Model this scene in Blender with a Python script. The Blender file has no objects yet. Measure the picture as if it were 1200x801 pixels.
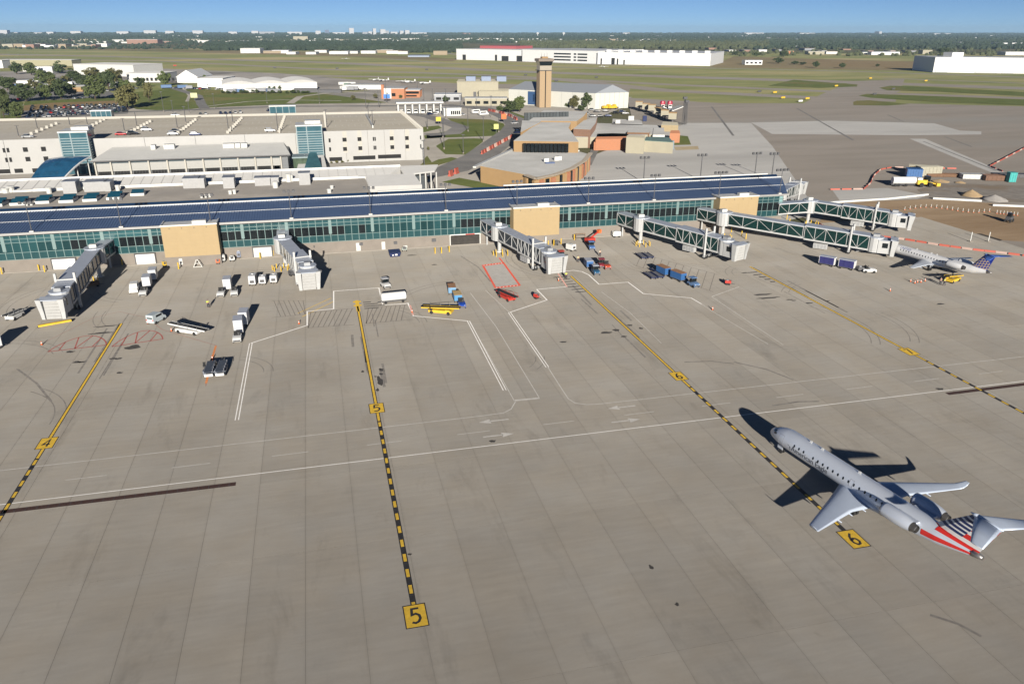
import bpy, math, random
from math import sin, cos, pi, radians, sqrt, atan2
from mathutils import Vector, Matrix
import numpy as np
random.seed(7)
SC = bpy.context.scene
COL = SC.collection

# ------------------------------------------------------------------ camera
CAM_H = 52.5
FPX, VX, VY, ROLL, PW, PH = 910.0, 358.0, 34.2, 0.0016, 1200.0, 801.0
_d1 = Vector((VX - PW/2, -(VY - PH/2), -FPX)).normalized()
_p2 = Vector((VX + 1000 - PW/2, -(VY + ROLL*1000 - PH/2), -FPX))
_up = _d1.cross(_p2).normalized()
if _up.y < 0: _up = -_up
_rt = _d1.cross(_up)
RM = Matrix((_rt, _d1, _up))
cam_data = bpy.data.cameras.new('camera')
cam_data.sensor_width = 36.0
cam_data.lens = FPX/PW*36.0
cam_data.clip_start = 1.0
cam_data.clip_end = 60000.0
cam = bpy.data.objects.new('camera', cam_data)
COL.objects.link(cam)
cam.matrix_world = Matrix.Translation((0, 0, CAM_H)) @ RM.to_4x4()
SC.camera = cam
SC.render.resolution_x, SC.render.resolution_y = 1024, 683

# ------------------------------------------------------------------ light
SUN_EL, SUN_DX, SUN_DY = radians(15.5), -0.112, -1.0     # towards the sun: behind the camera, a little left
world = bpy.data.worlds.new('World'); SC.world = world
world.use_nodes = True
wn = world.node_tree; wn.nodes.clear()
sky = wn.nodes.new('ShaderNodeTexSky'); sky.sky_type = 'NISHITA'; sky.sun_disc = False
sky.sun_elevation = SUN_EL
sky.sun_rotation = atan2(SUN_DX, SUN_DY)
sky.altitude = 7500; sky.air_density = 0.85; sky.dust_density = 0.0; sky.ozone_density = 3.0
bg = wn.nodes.new('ShaderNodeBackground'); bg.inputs['Strength'].default_value = 0.05
wo = wn.nodes.new('ShaderNodeOutputWorld')
wn.links.new(sky.outputs['Color'], bg.inputs['Color']); wn.links.new(bg.outputs['Background'], wo.inputs['Surface'])
sun_d = bpy.data.lights.new('sun', 'SUN'); sun_d.energy = 5.0; sun_d.angle = radians(0.5); sun_d.color = (1.0, 0.93, 0.82)
sun = bpy.data.objects.new('sun', sun_d); COL.objects.link(sun)
_sd = Vector((SUN_DX, SUN_DY, 0)).normalized()*cos(SUN_EL) + Vector((0, 0, sin(SUN_EL)))
sun.rotation_euler = (-_sd).to_track_quat('-Z', 'Y').to_euler()
sun.location = (0, -50, 120)
SC.view_settings.view_transform = 'Standard'; SC.view_settings.look = 'None'
SC.view_settings.gamma = 1.0; SC.view_settings.use_curve_mapping = False
SC.view_settings.exposure = 0.47

# ------------------------------------------------------------------ helpers
def at(px, py, z=0.0):
    """survey: where the sight line through this photo point meets the level z"""
    w = RM @ Vector((px - PW/2, -(py - PH/2), -FPX))
    t = (z - CAM_H)/w.z
    return Vector((w.x*t, w.y*t, z))
def onY(px, py, Y):
    w = RM @ Vector((px - PW/2, -(py - PH/2), -FPX)); t = Y/w.y
    return Vector((w.x*t, Y, CAM_H + w.z*t))

MATS = {}
def mat(name, rgb, rough=0.65, metal=0.0, var=0.12, scale=1.5, objvar=0.0, bump=0.0, spec=0.5, stretch=None, coat=0.0, emit=None):
    if name in MATS: return MATS[name]
    m = bpy.data.materials.new(name); m.use_nodes = True; MATS[name] = m
    nt = m.node_tree; n = nt.nodes; L = nt.links
    b = n['Principled BSDF']
    b.inputs['Roughness'].default_value = rough; b.inputs['Metallic'].default_value = metal
    b.inputs['Specular IOR Level'].default_value = spec
    b.inputs['Coat Weight'].default_value = coat
    if rough >= 0.68: b.inputs['Diffuse Roughness'].default_value = 0.5
    tc = n.new('ShaderNodeTexCoord'); mp = n.new('ShaderNodeMapping'); L.new(tc.outputs['Object'], mp.inputs['Vector'])
    if stretch: mp.inputs['Scale'].default_value = stretch
    no = n.new('ShaderNodeTexNoise'); no.inputs['Scale'].default_value = scale; no.inputs['Detail'].default_value = 5; no.inputs['Roughness'].default_value = 0.6
    L.new(mp.outputs['Vector'], no.inputs['Vector'])
    mr = n.new('ShaderNodeMapRange'); mr.inputs['From Min'].default_value = 0.25; mr.inputs['From Max'].default_value = 0.75
    mr.inputs['To Min'].default_value = 1 - var; mr.inputs['To Max'].default_value = 1 + var
    L.new(no.outputs['Fac'], mr.inputs['Value'])
    val = mr.outputs['Result']
    if objvar:
        oi = n.new('ShaderNodeObjectInfo'); m2 = n.new('ShaderNodeMapRange')
        m2.inputs['To Min'].default_value = 1 - objvar; m2.inputs['To Max'].default_value = 1 + objvar
        L.new(oi.outputs['Random'], m2.inputs['Value'])
        mu = n.new('ShaderNodeMath'); mu.operation = 'MULTIPLY'; L.new(val, mu.inputs[0]); L.new(m2.outputs['Result'], mu.inputs[1]); val = mu.outputs['Value']
    vm = n.new('ShaderNodeVectorMath'); vm.operation = 'SCALE'; vm.inputs[0].default_value = rgb
    L.new(val, vm.inputs['Scale']); L.new(vm.outputs['Vector'], b.inputs['Base Color'])
    if bump:
        bp = n.new('ShaderNodeBump'); bp.inputs['Strength'].default_value = bump; bp.inputs['Distance'].default_value = 0.05
        L.new(no.outputs['Fac'], bp.inputs['Height']); L.new(bp.outputs['Normal'], b.inputs['Normal'])
    return m

def link(o, parent=None):
    COL.objects.link(o)
    if parent: o.parent = parent
    return o
def tag(o, label=None, cat=None, group=None, kind=None):
    if label: o['label'] = label
    if cat: o['category'] = cat
    if group: o['group'] = group
    if kind: o['kind'] = kind
    return o
def thing(name, label, cat, loc=(0, 0, 0), rz=0.0, group=None):
    o = bpy.data.objects.new(name, None); o.empty_display_size = 0.5
    o.location = loc; o.rotation_euler = (0, 0, rz); link(o)
    return tag(o, label, cat, group)
def dup(root, loc, rz=0.0, label=None, group=None, scale=None):
    r = root.copy(); COL.objects.link(r); r.location = loc; r.rotation_euler = (0, 0, rz)
    if scale: r.scale = scale
    if label: r['label'] = label
    if group: r['group'] = group
    for ch in list(root.children):
        c = ch.copy(); COL.objects.link(c); c.parent = r
        for g in list(ch.children):
            d = g.copy(); COL.objects.link(d); d.parent = c
    return r

class MB:
    def __init__(s): s.v = []; s.f = []
    def add(s, vs, fs):
        k = len(s.v); s.v += [tuple(p) for p in vs]; s.f += [tuple(i + k for i in f) for f in fs]; return s
    def quad(s, *p): return s.add(p, [tuple(range(len(p)))])
    def box(s, c, d, rz=0.0, ry=0.0):
        x, y, z = d[0]/2, d[1]/2, d[2]/2
        vs = [(sx*x, sy*y, sz*z) for sz in (-1, 1) for sx, sy in ((-1, -1), (1, -1), (1, 1), (-1, 1))]
        if ry: vs = [(a*cos(ry) + e*sin(ry), b, -a*sin(ry) + e*cos(ry)) for a, b, e in vs]
        cr, sr = cos(rz), sin(rz)
        vs = [(c[0] + a*cr - b*sr, c[1] + a*sr + b*cr, c[2] + e) for a, b, e in vs]
        return s.add(vs, [(3, 2, 1, 0), (4, 5, 6, 7), (0, 1, 5, 4), (1, 2, 6, 5), (2, 3, 7, 6), (3, 0, 4, 7)])
    def bx(s, x0, x1, y0, y1, z0, z1): return s.box(((x0+x1)/2, (y0+y1)/2, (z0+z1)/2), (abs(x1-x0), abs(y1-y0), abs(z1-z0)))
    def bar(s, p0, p1, w, h=None):
        """rectangular bar from p0 to p1"""
        h = h or w; p0 = Vector(p0); p1 = Vector(p1); d = (p1-p0)
        if d.length < 1e-6: return s
        d.normalize(); u = Vector((0, 0, 1)) if abs(d.z) < 0.95 else Vector((1, 0, 0))
        a = d.cross(u).normalized(); b = a.cross(d)
        vs = [p + a*(i*w/2) + b*(j*h/2) for p in (p0, p1) for i, j in ((-1, -1), (1, -1), (1, 1), (-1, 1))]
        return s.add(vs, [(3, 2, 1, 0), (4, 5, 6, 7), (0, 1, 5, 4), (1, 2, 6, 5), (2, 3, 7, 6), (3, 0, 4, 7)])
    def cyl(s, p0, p1, r0, r1=None, n=8, cap=True):
        r1 = r0 if r1 is None else r1; p0 = Vector(p0); p1 = Vector(p1); d = (p1-p0).normalized()
        u = Vector((0, 0, 1)) if abs(d.z) < 0.95 else Vector((1, 0, 0))
        a = d.cross(u).normalized(); b = d.cross(a)
        vs = []
        for p, r in ((p0, r0), (p1, r1)):
            for i in range(n):
                t = 2*pi*i/n; vs.append(p + a*(cos(t)*r) + b*(sin(t)*r))
        fs = [(i, (i+1) % n, n+(i+1) % n, n+i) for i in range(n)]
        if cap: fs += [tuple(range(n-1, -1, -1)), tuple(range(n, 2*n))]
        return s.add(vs, fs)
    def prism(s, poly, z0, z1, top=True, bottom=False):
        n = len(poly); a = sum(poly[i][0]*poly[(i+1) % n][1] - poly[(i+1) % n][0]*poly[i][1] for i in range(n))
        if a < 0: poly = poly[::-1]
        vs = [(p[0], p[1], z0) for p in poly] + [(p[0], p[1], z1) for p in poly]
        fs = [(i, (i+1) % n, n+(i+1) % n, n+i) for i in range(n)]
        if top: fs.append(tuple(range(n, 2*n)))
        if bottom: fs.append(tuple(range(n-1, -1, -1)))
        return s.add(vs, fs)
    def sheet(s, poly, z):
        n = len(poly); a = sum(poly[i][0]*poly[(i+1) % n][1] - poly[(i+1) % n][0]*poly[i][1] for i in range(n))
        if a < 0: poly = poly[::-1]
        return s.add([(p[0], p[1], z) for p in poly], [tuple(range(n))])
    def strip(s, pts, w, z, closed=False):
        pts = [Vector((p[0], p[1])) for p in pts]; n = len(pts); L = []; R = []
        for i, p in enumerate(pts):
            a = pts[(i-1) % n] if (closed or i > 0) else None; b = pts[(i+1) % n] if (closed or i < n-1) else None
            d0 = (p-a).normalized() if a is not None else None; d1 = (b-p).normalized() if b is not None else None
            if d0 is None: d0 = d1
            if d1 is None: d1 = d0
            t = (d0+d1); t = t.normalized() if t.length > 1e-6 else d0
            nn = Vector((-t.y, t.x)); k = max(0.35, nn.dot(Vector((-d0.y, d0.x))))
            L.append(p + nn*(w/2/k)); R.append(p - nn*(w/2/k))
        for i in range(n if closed else n-1):
            j = (i+1) % n
            s.add([(q.x, q.y, z) for q in (R[i], R[j], L[j], L[i])], [(0, 1, 2, 3)])
        return s
    def loft(s, rings, cap0=True, cap1=True):
        n = len(rings[0]); vs = [p for r in rings for p in r]; fs = []
        for k in range(len(rings)-1):
            for i in range(n):
                j = (i+1) % n; fs.append((k*n+i, k*n+j, (k+1)*n+j, (k+1)*n+i))
        if cap0: fs.append(tuple(range(n-1, -1, -1)))
        if cap1: fs.append(tuple(range((len(rings)-1)*n, len(rings)*n)))
        return s.add(vs, fs)
    def mesh(s, name, smooth=False):
        me = bpy.data.meshes.new(name); me.from_pydata(s.v, [], s.f); me.update()
        if smooth: me.polygons.foreach_set('use_smooth', [True]*len(me.polygons))
        return me
    def build(s, name, m, parent=None, smooth=False, kind=None):
        me = s.mesh(name, smooth); me.materials.append(m)
        o = link(bpy.data.objects.new(name, me), parent)
        if kind: o['kind'] = kind
        return o
def obj_of(name, me, parent=None, loc=None, rot=None):
    o = link(bpy.data.objects.new(name, me), parent)
    if loc is not None: o.location = loc
    if rot is not None: o.rotation_euler = rot
    return o

# ------------------------------------------------------------------ palette (real surface colours)
WHITE = mat('white_paint', (0.78, 0.78, 0.76), 0.45, var=0.06, scale=0.8)
OFFW = mat('pale_panel', (0.60, 0.60, 0.57), 0.6, var=0.08, scale=0.6)
GREYM = mat('grey_metal', (0.38, 0.39, 0.40), 0.45, 0.3, var=0.12)
DGREY = mat('dark_grey', (0.09, 0.09, 0.095), 0.6, var=0.2)
RUBBER = mat('rubber', (0.02, 0.02, 0.021), 0.8, var=0.2)
YELLOW = mat('safety_yellow', (0.72, 0.47, 0.04), 0.5, var=0.12)
RED = mat('red_paint', (0.55, 0.05, 0.035), 0.45, var=0.12)
ORANGE = mat('orange_plastic', (0.75, 0.16, 0.04), 0.5, var=0.12)
BLUE = mat('blue_paint', (0.04, 0.13, 0.33), 0.45, var=0.12)
NAVY = mat('navy_paint', (0.018, 0.03, 0.10), 0.5, var=0.15)
TAN = mat('tan_panel', (0.42, 0.315, 0.17), 0.7, var=0.035, scale=0.7)
BROWN = mat('brown_load', (0.20, 0.11, 0.06), 0.8, var=0.3, scale=3)
STEEL = mat('galvanised', (0.45, 0.46, 0.47), 0.4, 0.6, var=0.15)
DGLASS = mat('dark_glass', (0.012, 0.016, 0.018), 0.08, var=0.1, spec=0.6)
TEAL = mat('teal_glass', (0.016, 0.058, 0.064), 0.12, var=0.15, scale=0.4, objvar=0.32, spec=0.6)
TEALF = mat('teal_frame', (0.17, 0.25, 0.245), 0.5, 0.1, var=0.08)
GGLASS = mat('green_glass', (0.008, 0.030, 0.028), 0.1, var=0.15, spec=0.6, objvar=0.2)
CONCW = mat('concrete_wall', (0.255, 0.225, 0.195), 0.85, var=0.10, scale=0.5, bump=0.1)
SKIN = mat('skin', (0.45, 0.27, 0.19), 0.6, var=0.05)
HIVIS = mat('hi_vis_vest', (0.55, 0.75, 0.06), 0.7, var=0.08)
CLOTH = mat('dark_cloth', (0.03, 0.035, 0.05), 0.85, var=0.2)
# ------------------------------------------------------------------ ground
def ground_mat(name, c1, c2, scale, c3=None, gain=0.66, stretch=(1, 1, 1), bump=0.0, detail=8.0, scale2=None, rot=0.0):
    c1 = tuple(v*gain for v in c1); c2 = tuple(v*gain for v in c2); c3 = tuple(v*gain for v in c3) if c3 else None
    m = bpy.data.materials.new(name); m.use_nodes = True; MATS[name] = m
    nt = m.node_tree; n = nt.nodes; L = nt.links; b = n['Principled BSDF']
    b.inputs['Roughness'].default_value = 0.95; b.inputs['Specular IOR Level'].default_value = 0.15; b.inputs['Diffuse Roughness'].default_value = 0.5
    g = n.new('ShaderNodeNewGeometry'); mp = n.new('ShaderNodeMapping'); mp.inputs['Scale'].default_value = stretch
    mp.inputs['Rotation'].default_value = (0, 0, rot)
    L.new(g.outputs['Position'], mp.inputs['Vector'])
    a = n.new('ShaderNodeTexNoise'); a.inputs['Scale'].default_value = scale; a.inputs['Detail'].default_value = detail; a.inputs['Roughness'].default_value = 0.65
    L.new(mp.outputs['Vector'], a.inputs['Vector'])
    r = n.new('ShaderNodeValToRGB'); r.color_ramp.elements[0].position = 0.32; r.color_ramp.elements[1].position = 0.68
    r.color_ramp.elements[0].color = (*c1, 1); r.color_ramp.elements[1].color = (*c2, 1)
    L.new(a.outputs['Fac'], r.inputs['Fac']); col = r.outputs['Color']
    if c3:
        d = n.new('ShaderNodeTexNoise'); d.inputs['Scale'].default_value = scale2 or scale*0.22; d.inputs['Detail'].default_value = 4
        L.new(mp.outputs['Vector'], d.inputs['Vector'])
        mr = n.new('ShaderNodeMapRange'); mr.inputs['From Min'].default_value = 0.5; mr.inputs['From Max'].default_value = 0.68
        L.new(d.outputs['Fac'], mr.inputs['Value'])
        mx = n.new('ShaderNodeMix'); mx.data_type = 'RGBA'; L.new(mr.outputs['Result'], mx.inputs[0]); L.new(col, mx.inputs[6]); mx.inputs[7].default_value = (*c3, 1)
        col = mx.outputs[2]
    L.new(col, b.inputs['Base Color'])
    if bump:
        bp = n.new('ShaderNodeBump'); bp.inputs['Strength'].default_value = bump; bp.inputs['Distance'].default_value = 0.3
        L.new(a.outputs['Fac'], bp.inputs['Height']); L.new(bp.outputs['Normal'], b.inputs['Normal'])
    return m

# far terrain: one sheet out to where the eye meets the horizon
TERR = ground_mat('plain_soil', (0.07, 0.085, 0.04), (0.19, 0.165, 0.095), 0.004, (0.23, 0.18, 0.11), bump=0.0)
mb = MB()
rad = 14500.0
mb.sheet([(rad*cos(2*pi*i/96), rad*sin(2*pi*i/96)) for i in range(96)], -0.30)
tag(mb.build('terrain', TERR), kind='structure')

def pxpoly(pts, z=0.0): return [tuple(at(p[0], p[1], z))[:2] for p in pts]
GRASS = ground_mat('airfield_turf', (0.125, 0.15, 0.052), (0.245, 0.235, 0.105), 0.02, (0.32, 0.27, 0.145), stretch=(0.5, 1.3, 1), rot=0.45, gain=0.95)
LAWN = ground_mat('mown_lawn', (0.105, 0.135, 0.036), (0.165, 0.19, 0.06), 0.08, (0.20, 0.18, 0.07))
DRYG = ground_mat('dry_field', (0.22, 0.18, 0.095), (0.30, 0.24, 0.14), 0.012, (0.17, 0.17, 0.075), stretch=(0.4, 1.5, 1), rot=0.45)
ASPH = ground_mat('asphalt', (0.17, 0.165, 0.165), (0.23, 0.225, 0.215), 0.15, (0.27, 0.26, 0.25))
PAVE = ground_mat('airfield_concrete', gain=0.56, c1=(0.34, 0.305, 0.265), c2=(0.43, 0.385, 0.34), scale=0.03, c3=(0.385, 0.365, 0.335), stretch=(0.4, 2.0, 1))
PALEC = ground_mat('new_concrete', (0.47, 0.46, 0.445), (0.56, 0.55, 0.53), 0.05, (0.43, 0.42, 0.405), stretch=(0.5, 1.6, 1))
ROADC = ground_mat('road_concrete', (0.40, 0.37, 0.33), (0.50, 0.47, 0.42), 0.1, (0.37, 0.345, 0.31))
DIRT = ground_mat('bare_dirt', (0.24, 0.165, 0.10), (0.38, 0.285, 0.19), 0.05, (0.085, 0.055, 0.035), stretch=(0.35, 1.6, 1), bump=0.4, gain=0.8)

def land(name, poly, z, m):
    b = MB(); b.sheet(poly, z); o = b.build(name, m); tag(o, kind='structure'); return o

# turf of the airfield
land('airfield_grass', [(-3200, 620), (-1300, 620), (-300, 480), (60, 480), (230, 600), (1500, -60), (3500, -400), (3600, 1500), (1400, 1700), (400, 2300), (-1500, 2900), (-3200, 3200)], -0.20, GRASS)
land('dry_field', pxpoly([(0, 56), (200, 61), (400, 66), (530, 72), (540, 69), (380, 61), (230, 58), (0, 53)]), -0.19, DRYG)
land('dry_field', pxpoly([(830, 79), (1075, 83), (1090, 73), (860, 66)]), -0.19, DRYG)
land('dry_field', pxpoly([(935, 77.5), (1078, 80.5), (1080, 72), (945, 70)]), -0.185, ground_mat('brown_field', (0.24, 0.18, 0.095), (0.31, 0.235, 0.13), 0.02))

# runways and taxiways (strips with real width)
def ribbon(name, px, w, m=PAVE, z=-0.17):
    b = MB(); b.strip([at(*p)[:2] for p in px], w, z); o = b.build(name, m); tag(o, kind='structure')
ribbon('runway', [(-60, 62.5), (120, 66), (380, 73), (600, 83.5), (780, 89.5), (1000, 96.3), (1240, 104.8)], 46)
ribbon('taxiway', [(-60, 67), (200, 72), (380, 81.3), (580, 88.3), (780, 98.8), (963, 106.6), (1060, 110), (1240, 116.4)], 24, z=-0.165)
ribbon('taxiway', [(250, 87), (450, 90), (660, 93), (780, 106), (945, 114), (1050, 117.5)], 30, z=-0.16)
ribbon('taxiway', [(520, 62), (600, 72), (830, 79.8), (1000, 83.5), (1240, 92)], 18, z=-0.168)
ribbon('taxiway', [(1035, 91.5), (1090, 93.5), (1240, 99)], 14, z=-0.162)
ribbon('taxiway', [(455, 69), (520, 74), (640, 78), (780, 83)], 16, z=-0.163)

# big eastern apron and the junction of the taxiways
land('east_apron', pxpoly([(735, 114.5), (848, 121), (941, 121), (968, 108), (1000, 95), (1060, 93), (1055, 107), (1040, 112), (1030, 120), (1068, 121.5), (1200, 124.5), (1420, 131), (1700, 230), (1400, 330)]) + [(170, 170), (141, 196), (141, 260), (75, 262), (85, 330)] + pxpoly([(655, 215), (700, 180), (745, 160)]), -0.05, PAVE)
def island(px): land('grass_island', pxpoly(px), -0.04, LAWN)
island([(1030, 103), (1043, 100.5), (1100, 102.5), (1240, 110), (1240, 114.6), (1100, 107.5), (1040, 106)])
island([(1006, 112), (1016, 110), (1060, 111.5), (1240, 118), (1240, 125), (1100, 119.5), (1020, 114.6)])
island([(1000, 119.6), (1004, 118), (1020, 117.6), (1066, 122), (1040, 123.8), (1000, 123.3)])
island([(930, 93.5), (975, 97), (1005, 99), (1004, 101.5), (960, 103), (900, 100.5)])
# paler rebuilt concrete
land('new_concrete', pxpoly([(700, 180), (806, 144), (880, 144), (905, 171), (936, 216), (960, 250), (905, 262), (880, 210), (790, 240), (655, 216)]), -0.044, PALEC)
land('new_concrete', pxpoly([(880, 143.5), (975, 141.5), (1095, 144.5), (1125, 153), (1150, 154), (1150, 157.5), (1070, 158.5), (905, 157)]), -0.041, PALEC)
land('new_concrete', pxpoly([(1066, 162.5), (1084, 162.5), (1178, 202), (1165, 203.5)]), -0.041, PALEC)
land('new_concrete', pxpoly([(975, 222), (1040, 220), (1086, 229), (1075, 233), (985, 236)]), -0.041, PALEC)
land('crack_line', pxpoly([(833, 125), (835, 125), (861, 159), (858, 159)]), -0.036, ASPH)
land('crack_line', pxpoly([(933, 127), (935, 127), (1001, 164), (999, 164.5)]), -0.036, ASPH)
land('crack_line', pxpoly([(1039.5, 134.5), (1041, 134.5), (1060, 142.6), (1058.5, 142.6)]), -0.036, ASPH)
land('crack_line', pxpoly([(1106, 160), (1108, 160), (1140, 172), (1138, 172)]), -0.036, ASPH)
land('crack_line', pxpoly([(1081, 165.5), (1082.5, 165.5), (1168, 199.5), (1166, 199.8)]), -0.036, ASPH)
land('dark_patch', pxpoly([(683, 193), (693, 193.5), (703, 173), (694, 172.5)]), -0.036, ASPH)

# construction site beside the far stands
land('dirt_ground', pxpoly([(972, 238), (1086, 233), (1165, 238), (1240, 243), (1300, 262), (1260, 287), (1170, 281), (1130, 272), (1075, 262), (1020, 266), (960, 262)]), -0.03, DIRT)
land('gravel_ground', pxpoly([(1075, 222), (1100, 214), (1200, 217), (1300, 226), (1300, 240), (1165, 236), (1086, 231)]), -0.034, ground_mat('gravel', (0.22, 0.20, 0.18), (0.33, 0.30, 0.27), 0.3, (0.25, 0.2, 0.15)))

# ---- main apron: paved in lanes, each lane poured in lengths
CONC = None
def conc_mat(nm='apron_concrete', gain=1.0):
    m = bpy.data.materials.new(nm); m.use_nodes = True
    nt = m.node_tree; n = nt.nodes; L = nt.links; b = n['Principled BSDF']
    b.inputs['Roughness'].default_value = 0.9; b.inputs['Specular IOR Level'].default_value = 0.2; b.inputs['Diffuse Roughness'].default_value = 0.5
    g = n.new('ShaderNodeNewGeometry'); oi = n.new('ShaderNodeObjectInfo')
    def noise(scale, st, det=6, rough=0.6, dist=0.0):
        mp = n.new('ShaderNodeMapping'); mp.inputs['Scale'].default_value = st; L.new(g.outputs['Position'], mp.inputs['Vector'])
        a = n.new('ShaderNodeTexNoise'); a.inputs['Scale'].default_value = scale; a.inputs['Detail'].default_value = det; a.inputs['Roughness'].default_value = rough
        a.inputs['Distortion'].default_value = dist
        L.new(mp.outputs['Vector'], a.inputs['Vector']); return a.outputs['Fac']
    def rng(x, a, b_, c, d):
        r = n.new('ShaderNodeMapRange'); r.inputs['From Min'].default_value = a; r.inputs['From Max'].default_value = b_
        r.inputs['To Min'].default_value = c; r.inputs['To Max'].default_value = d; L.new(x, r.inputs['Value']); return r.outputs['Result']
    def mul(x, y):
        k = n.new('ShaderNodeMath'); k.operation = 'MULTIPLY'; L.new(x, k.inputs[0]); L.new(y, k.inputs[1]); return k.outputs['Value']
    v = rng(oi.outputs['Random'], 0, 1, 0.965, 1.035)
    v = mul(v, rng(noise(0.07, (1, 1, 1)), 0.3, 0.7, 0.90, 1.08))             # broad tone
    v = mul(v, rng(noise(0.9, (0.22, 1.6, 1), 7, 0.62), 0.3, 0.7, 0.94, 1.05))  # broom streaks across the lane
    v = mul(v, rng(noise(5.0, (0.5, 2.5, 1), 4), 0.3, 0.7, 0.97, 1.03))
    v = mul(v, rng(noise(0.16, (1.4, 0.35, 1), 8, 0.68, 0.4), 0.56, 0.76, 1.0, 0.76))  # traffic wear along the lanes
    v = mul(v, rng(noise(0.45, (1, 0.8, 1), 6, 0.6, 0.6), 0.70, 0.80, 1.0, 0.72))      # oil blotches
    # every lane has its own tone
    lx = n.new('ShaderNodeSeparateXYZ'); L.new(g.outputs['Position'], lx.inputs[0])
    l1 = n.new('ShaderNodeMath'); l1.operation = 'ADD'; l1.inputs[1].default_value = 4.98 + 549.0; L.new(lx.outputs['X'], l1.inputs[0])
    l2 = n.new('ShaderNodeMath'); l2.operation = 'DIVIDE'; l2.inputs[1].default_value = 5.49; L.new(l1.outputs['Value'], l2.inputs[0])
    l3 = n.new('ShaderNodeMath'); l3.operation = 'FLOOR'; L.new(l2.outputs['Value'], l3.inputs[0])
    wn_ = n.new('ShaderNodeTexWhiteNoise'); wn_.noise_dimensions = '1D'; L.new(l3.outputs['Value'], wn_.inputs['W'])
    v = mul(v, rng(wn_.outputs['Value'], 0, 1, 0.965, 1.035))
    # slab tone darkens slightly towards each lane joint
    sx = n.new('ShaderNodeSeparateXYZ'); L.new(g.outputs['Position'], sx.inputs[0])
    k = n.new('ShaderNodeMath'); k.operation = 'ADD'; k.inputs[1].default_value = 4.98 + 54.9*8; L.new(sx.outputs['X'], k.inputs[0])
    k2 = n.new('ShaderNodeMath'); k2.operation = 'PINGPONG'; k2.inputs[1].default_value = 5.49/2; L.new(k.outputs['Value'], k2.inputs[0])
    v = mul(v, rng(k2.outputs['Value'], 0.0, 0.30, 0.945, 1.0))
    rp = n.new('ShaderNodeValToRGB'); rp.color_ramp.elements[0].position = 0.35; rp.color_ramp.elements[1].position = 0.65
    rp.color_ramp.elements[0].color = (0.43*gain, 0.390*gain, 0.333*gain, 1); rp.color_ramp.elements[1].color = (0.435*gain, 0.406*gain, 0.362*gain, 1)
    L.new(noise(0.12, (1, 1, 1), 3), rp.inputs['Fac'])
    vm = n.new('ShaderNodeVectorMath'); vm.operation = 'SCALE'; L.new(rp.outputs['Color'], vm.inputs[0]); L.new(v, vm.inputs['Scale'])
    L.new(vm.outputs['Vector'], b.inputs['Base Color'])
    bp = n.new('ShaderNodeBump'); bp.inputs['Strength'].default_value = 0.15; bp.inputs['Distance'].default_value = 0.02
    L.new(noise(9.0, (0.4, 3, 1), 4), bp.inputs['Height']); L.new(bp.outputs['Normal'], b.inputs['Normal'])
    return m
CONC = conc_mat(gain=0.76); CONC2 = conc_mat('terminal_side_concrete', 0.75)  # same concrete; second tone puts brightness towards the terminal into the colour
LW = 5.49; X0 = -4.98
mb = MB(); mb.sheet([(-160, -60), (330, -60), (175, 150), (160, 185), (141, 196.2), (-160, 196.2)], -0.024)
apron = tag(mb.build('apron', mat('joint_sealant', (0.17, 0.155, 0.14), 0.9)), kind='structure')
breaks = [-58, 26, 50, 73, 88.3, 112.3, 133, 158, 177, 196.0]
g = 0.022
cnt = 0
for i in range(-20, 33):
    xa = X0 + i*LW + g/2; xb = xa + LW - g
    off = 0.0
    for k in range(len(breaks)-1):
        ya, yb = breaks[k] + g/2, breaks[k+1] - g/2
        if xa > 136 and ya > 185: continue
        xm = (xa+xb)/2
        # only lengths the view can reach (plus a margin)
        if yb < 30 + max(0, -xm)*0.3: continue
        if xm < -(0.78*yb) - 12: continue
        b = MB(); b.add([(xa, ya, 0), (xb, ya, 0), (xb, yb, 0), (xa, yb, 0), (xa, ya, -.02), (xb, ya, -.02), (xb, yb, -.02), (xa, yb, -.02)],
                        [(0, 1, 2, 3), (4, 5, 1, 0), (5, 6, 2, 1), (6, 7, 3, 2), (7, 4, 0, 3)])
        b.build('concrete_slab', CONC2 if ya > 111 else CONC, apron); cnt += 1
print('slabs', cnt)

# ---- paint on the apron
PY_ = mat('yellow_marking', (0.62, 0.40, 0.04), 0.7, var=0.22, scale=2.0)
PK_ = mat('black_marking', (0.025, 0.024, 0.026), 0.8, var=0.3, scale=2.0)
PW_ = mat('white_marking', (0.80, 0.78, 0.75), 0.75, var=0.14, scale=1.2)
PWF = mat('faded_white_marking', (0.50, 0.48, 0.45), 0.8, var=0.2, scale=1.2)
PR_ = mat('red_marking', (0.32, 0.09, 0.075), 0.75, var=0.3, scale=2.0)
PRF = mat('faded_red_marking', (0.30, 0.19, 0.16), 0.8, var=0.3, scale=2.0)
PD_ = mat('hatch_marking', (0.16, 0.14, 0.125), 0.85, var=0.3, scale=2.0)
PB_ = mat('trench_grating', (0.055, 0.028, 0.022), 0.8, var=0.3, scale=4.0)
Z1, Z2, Z3, Z4 = 0.004, 0.008, 0.012, 0.016
def paint(name, b, m, parent=None): return b.build(name, m, parent or apron)

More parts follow.
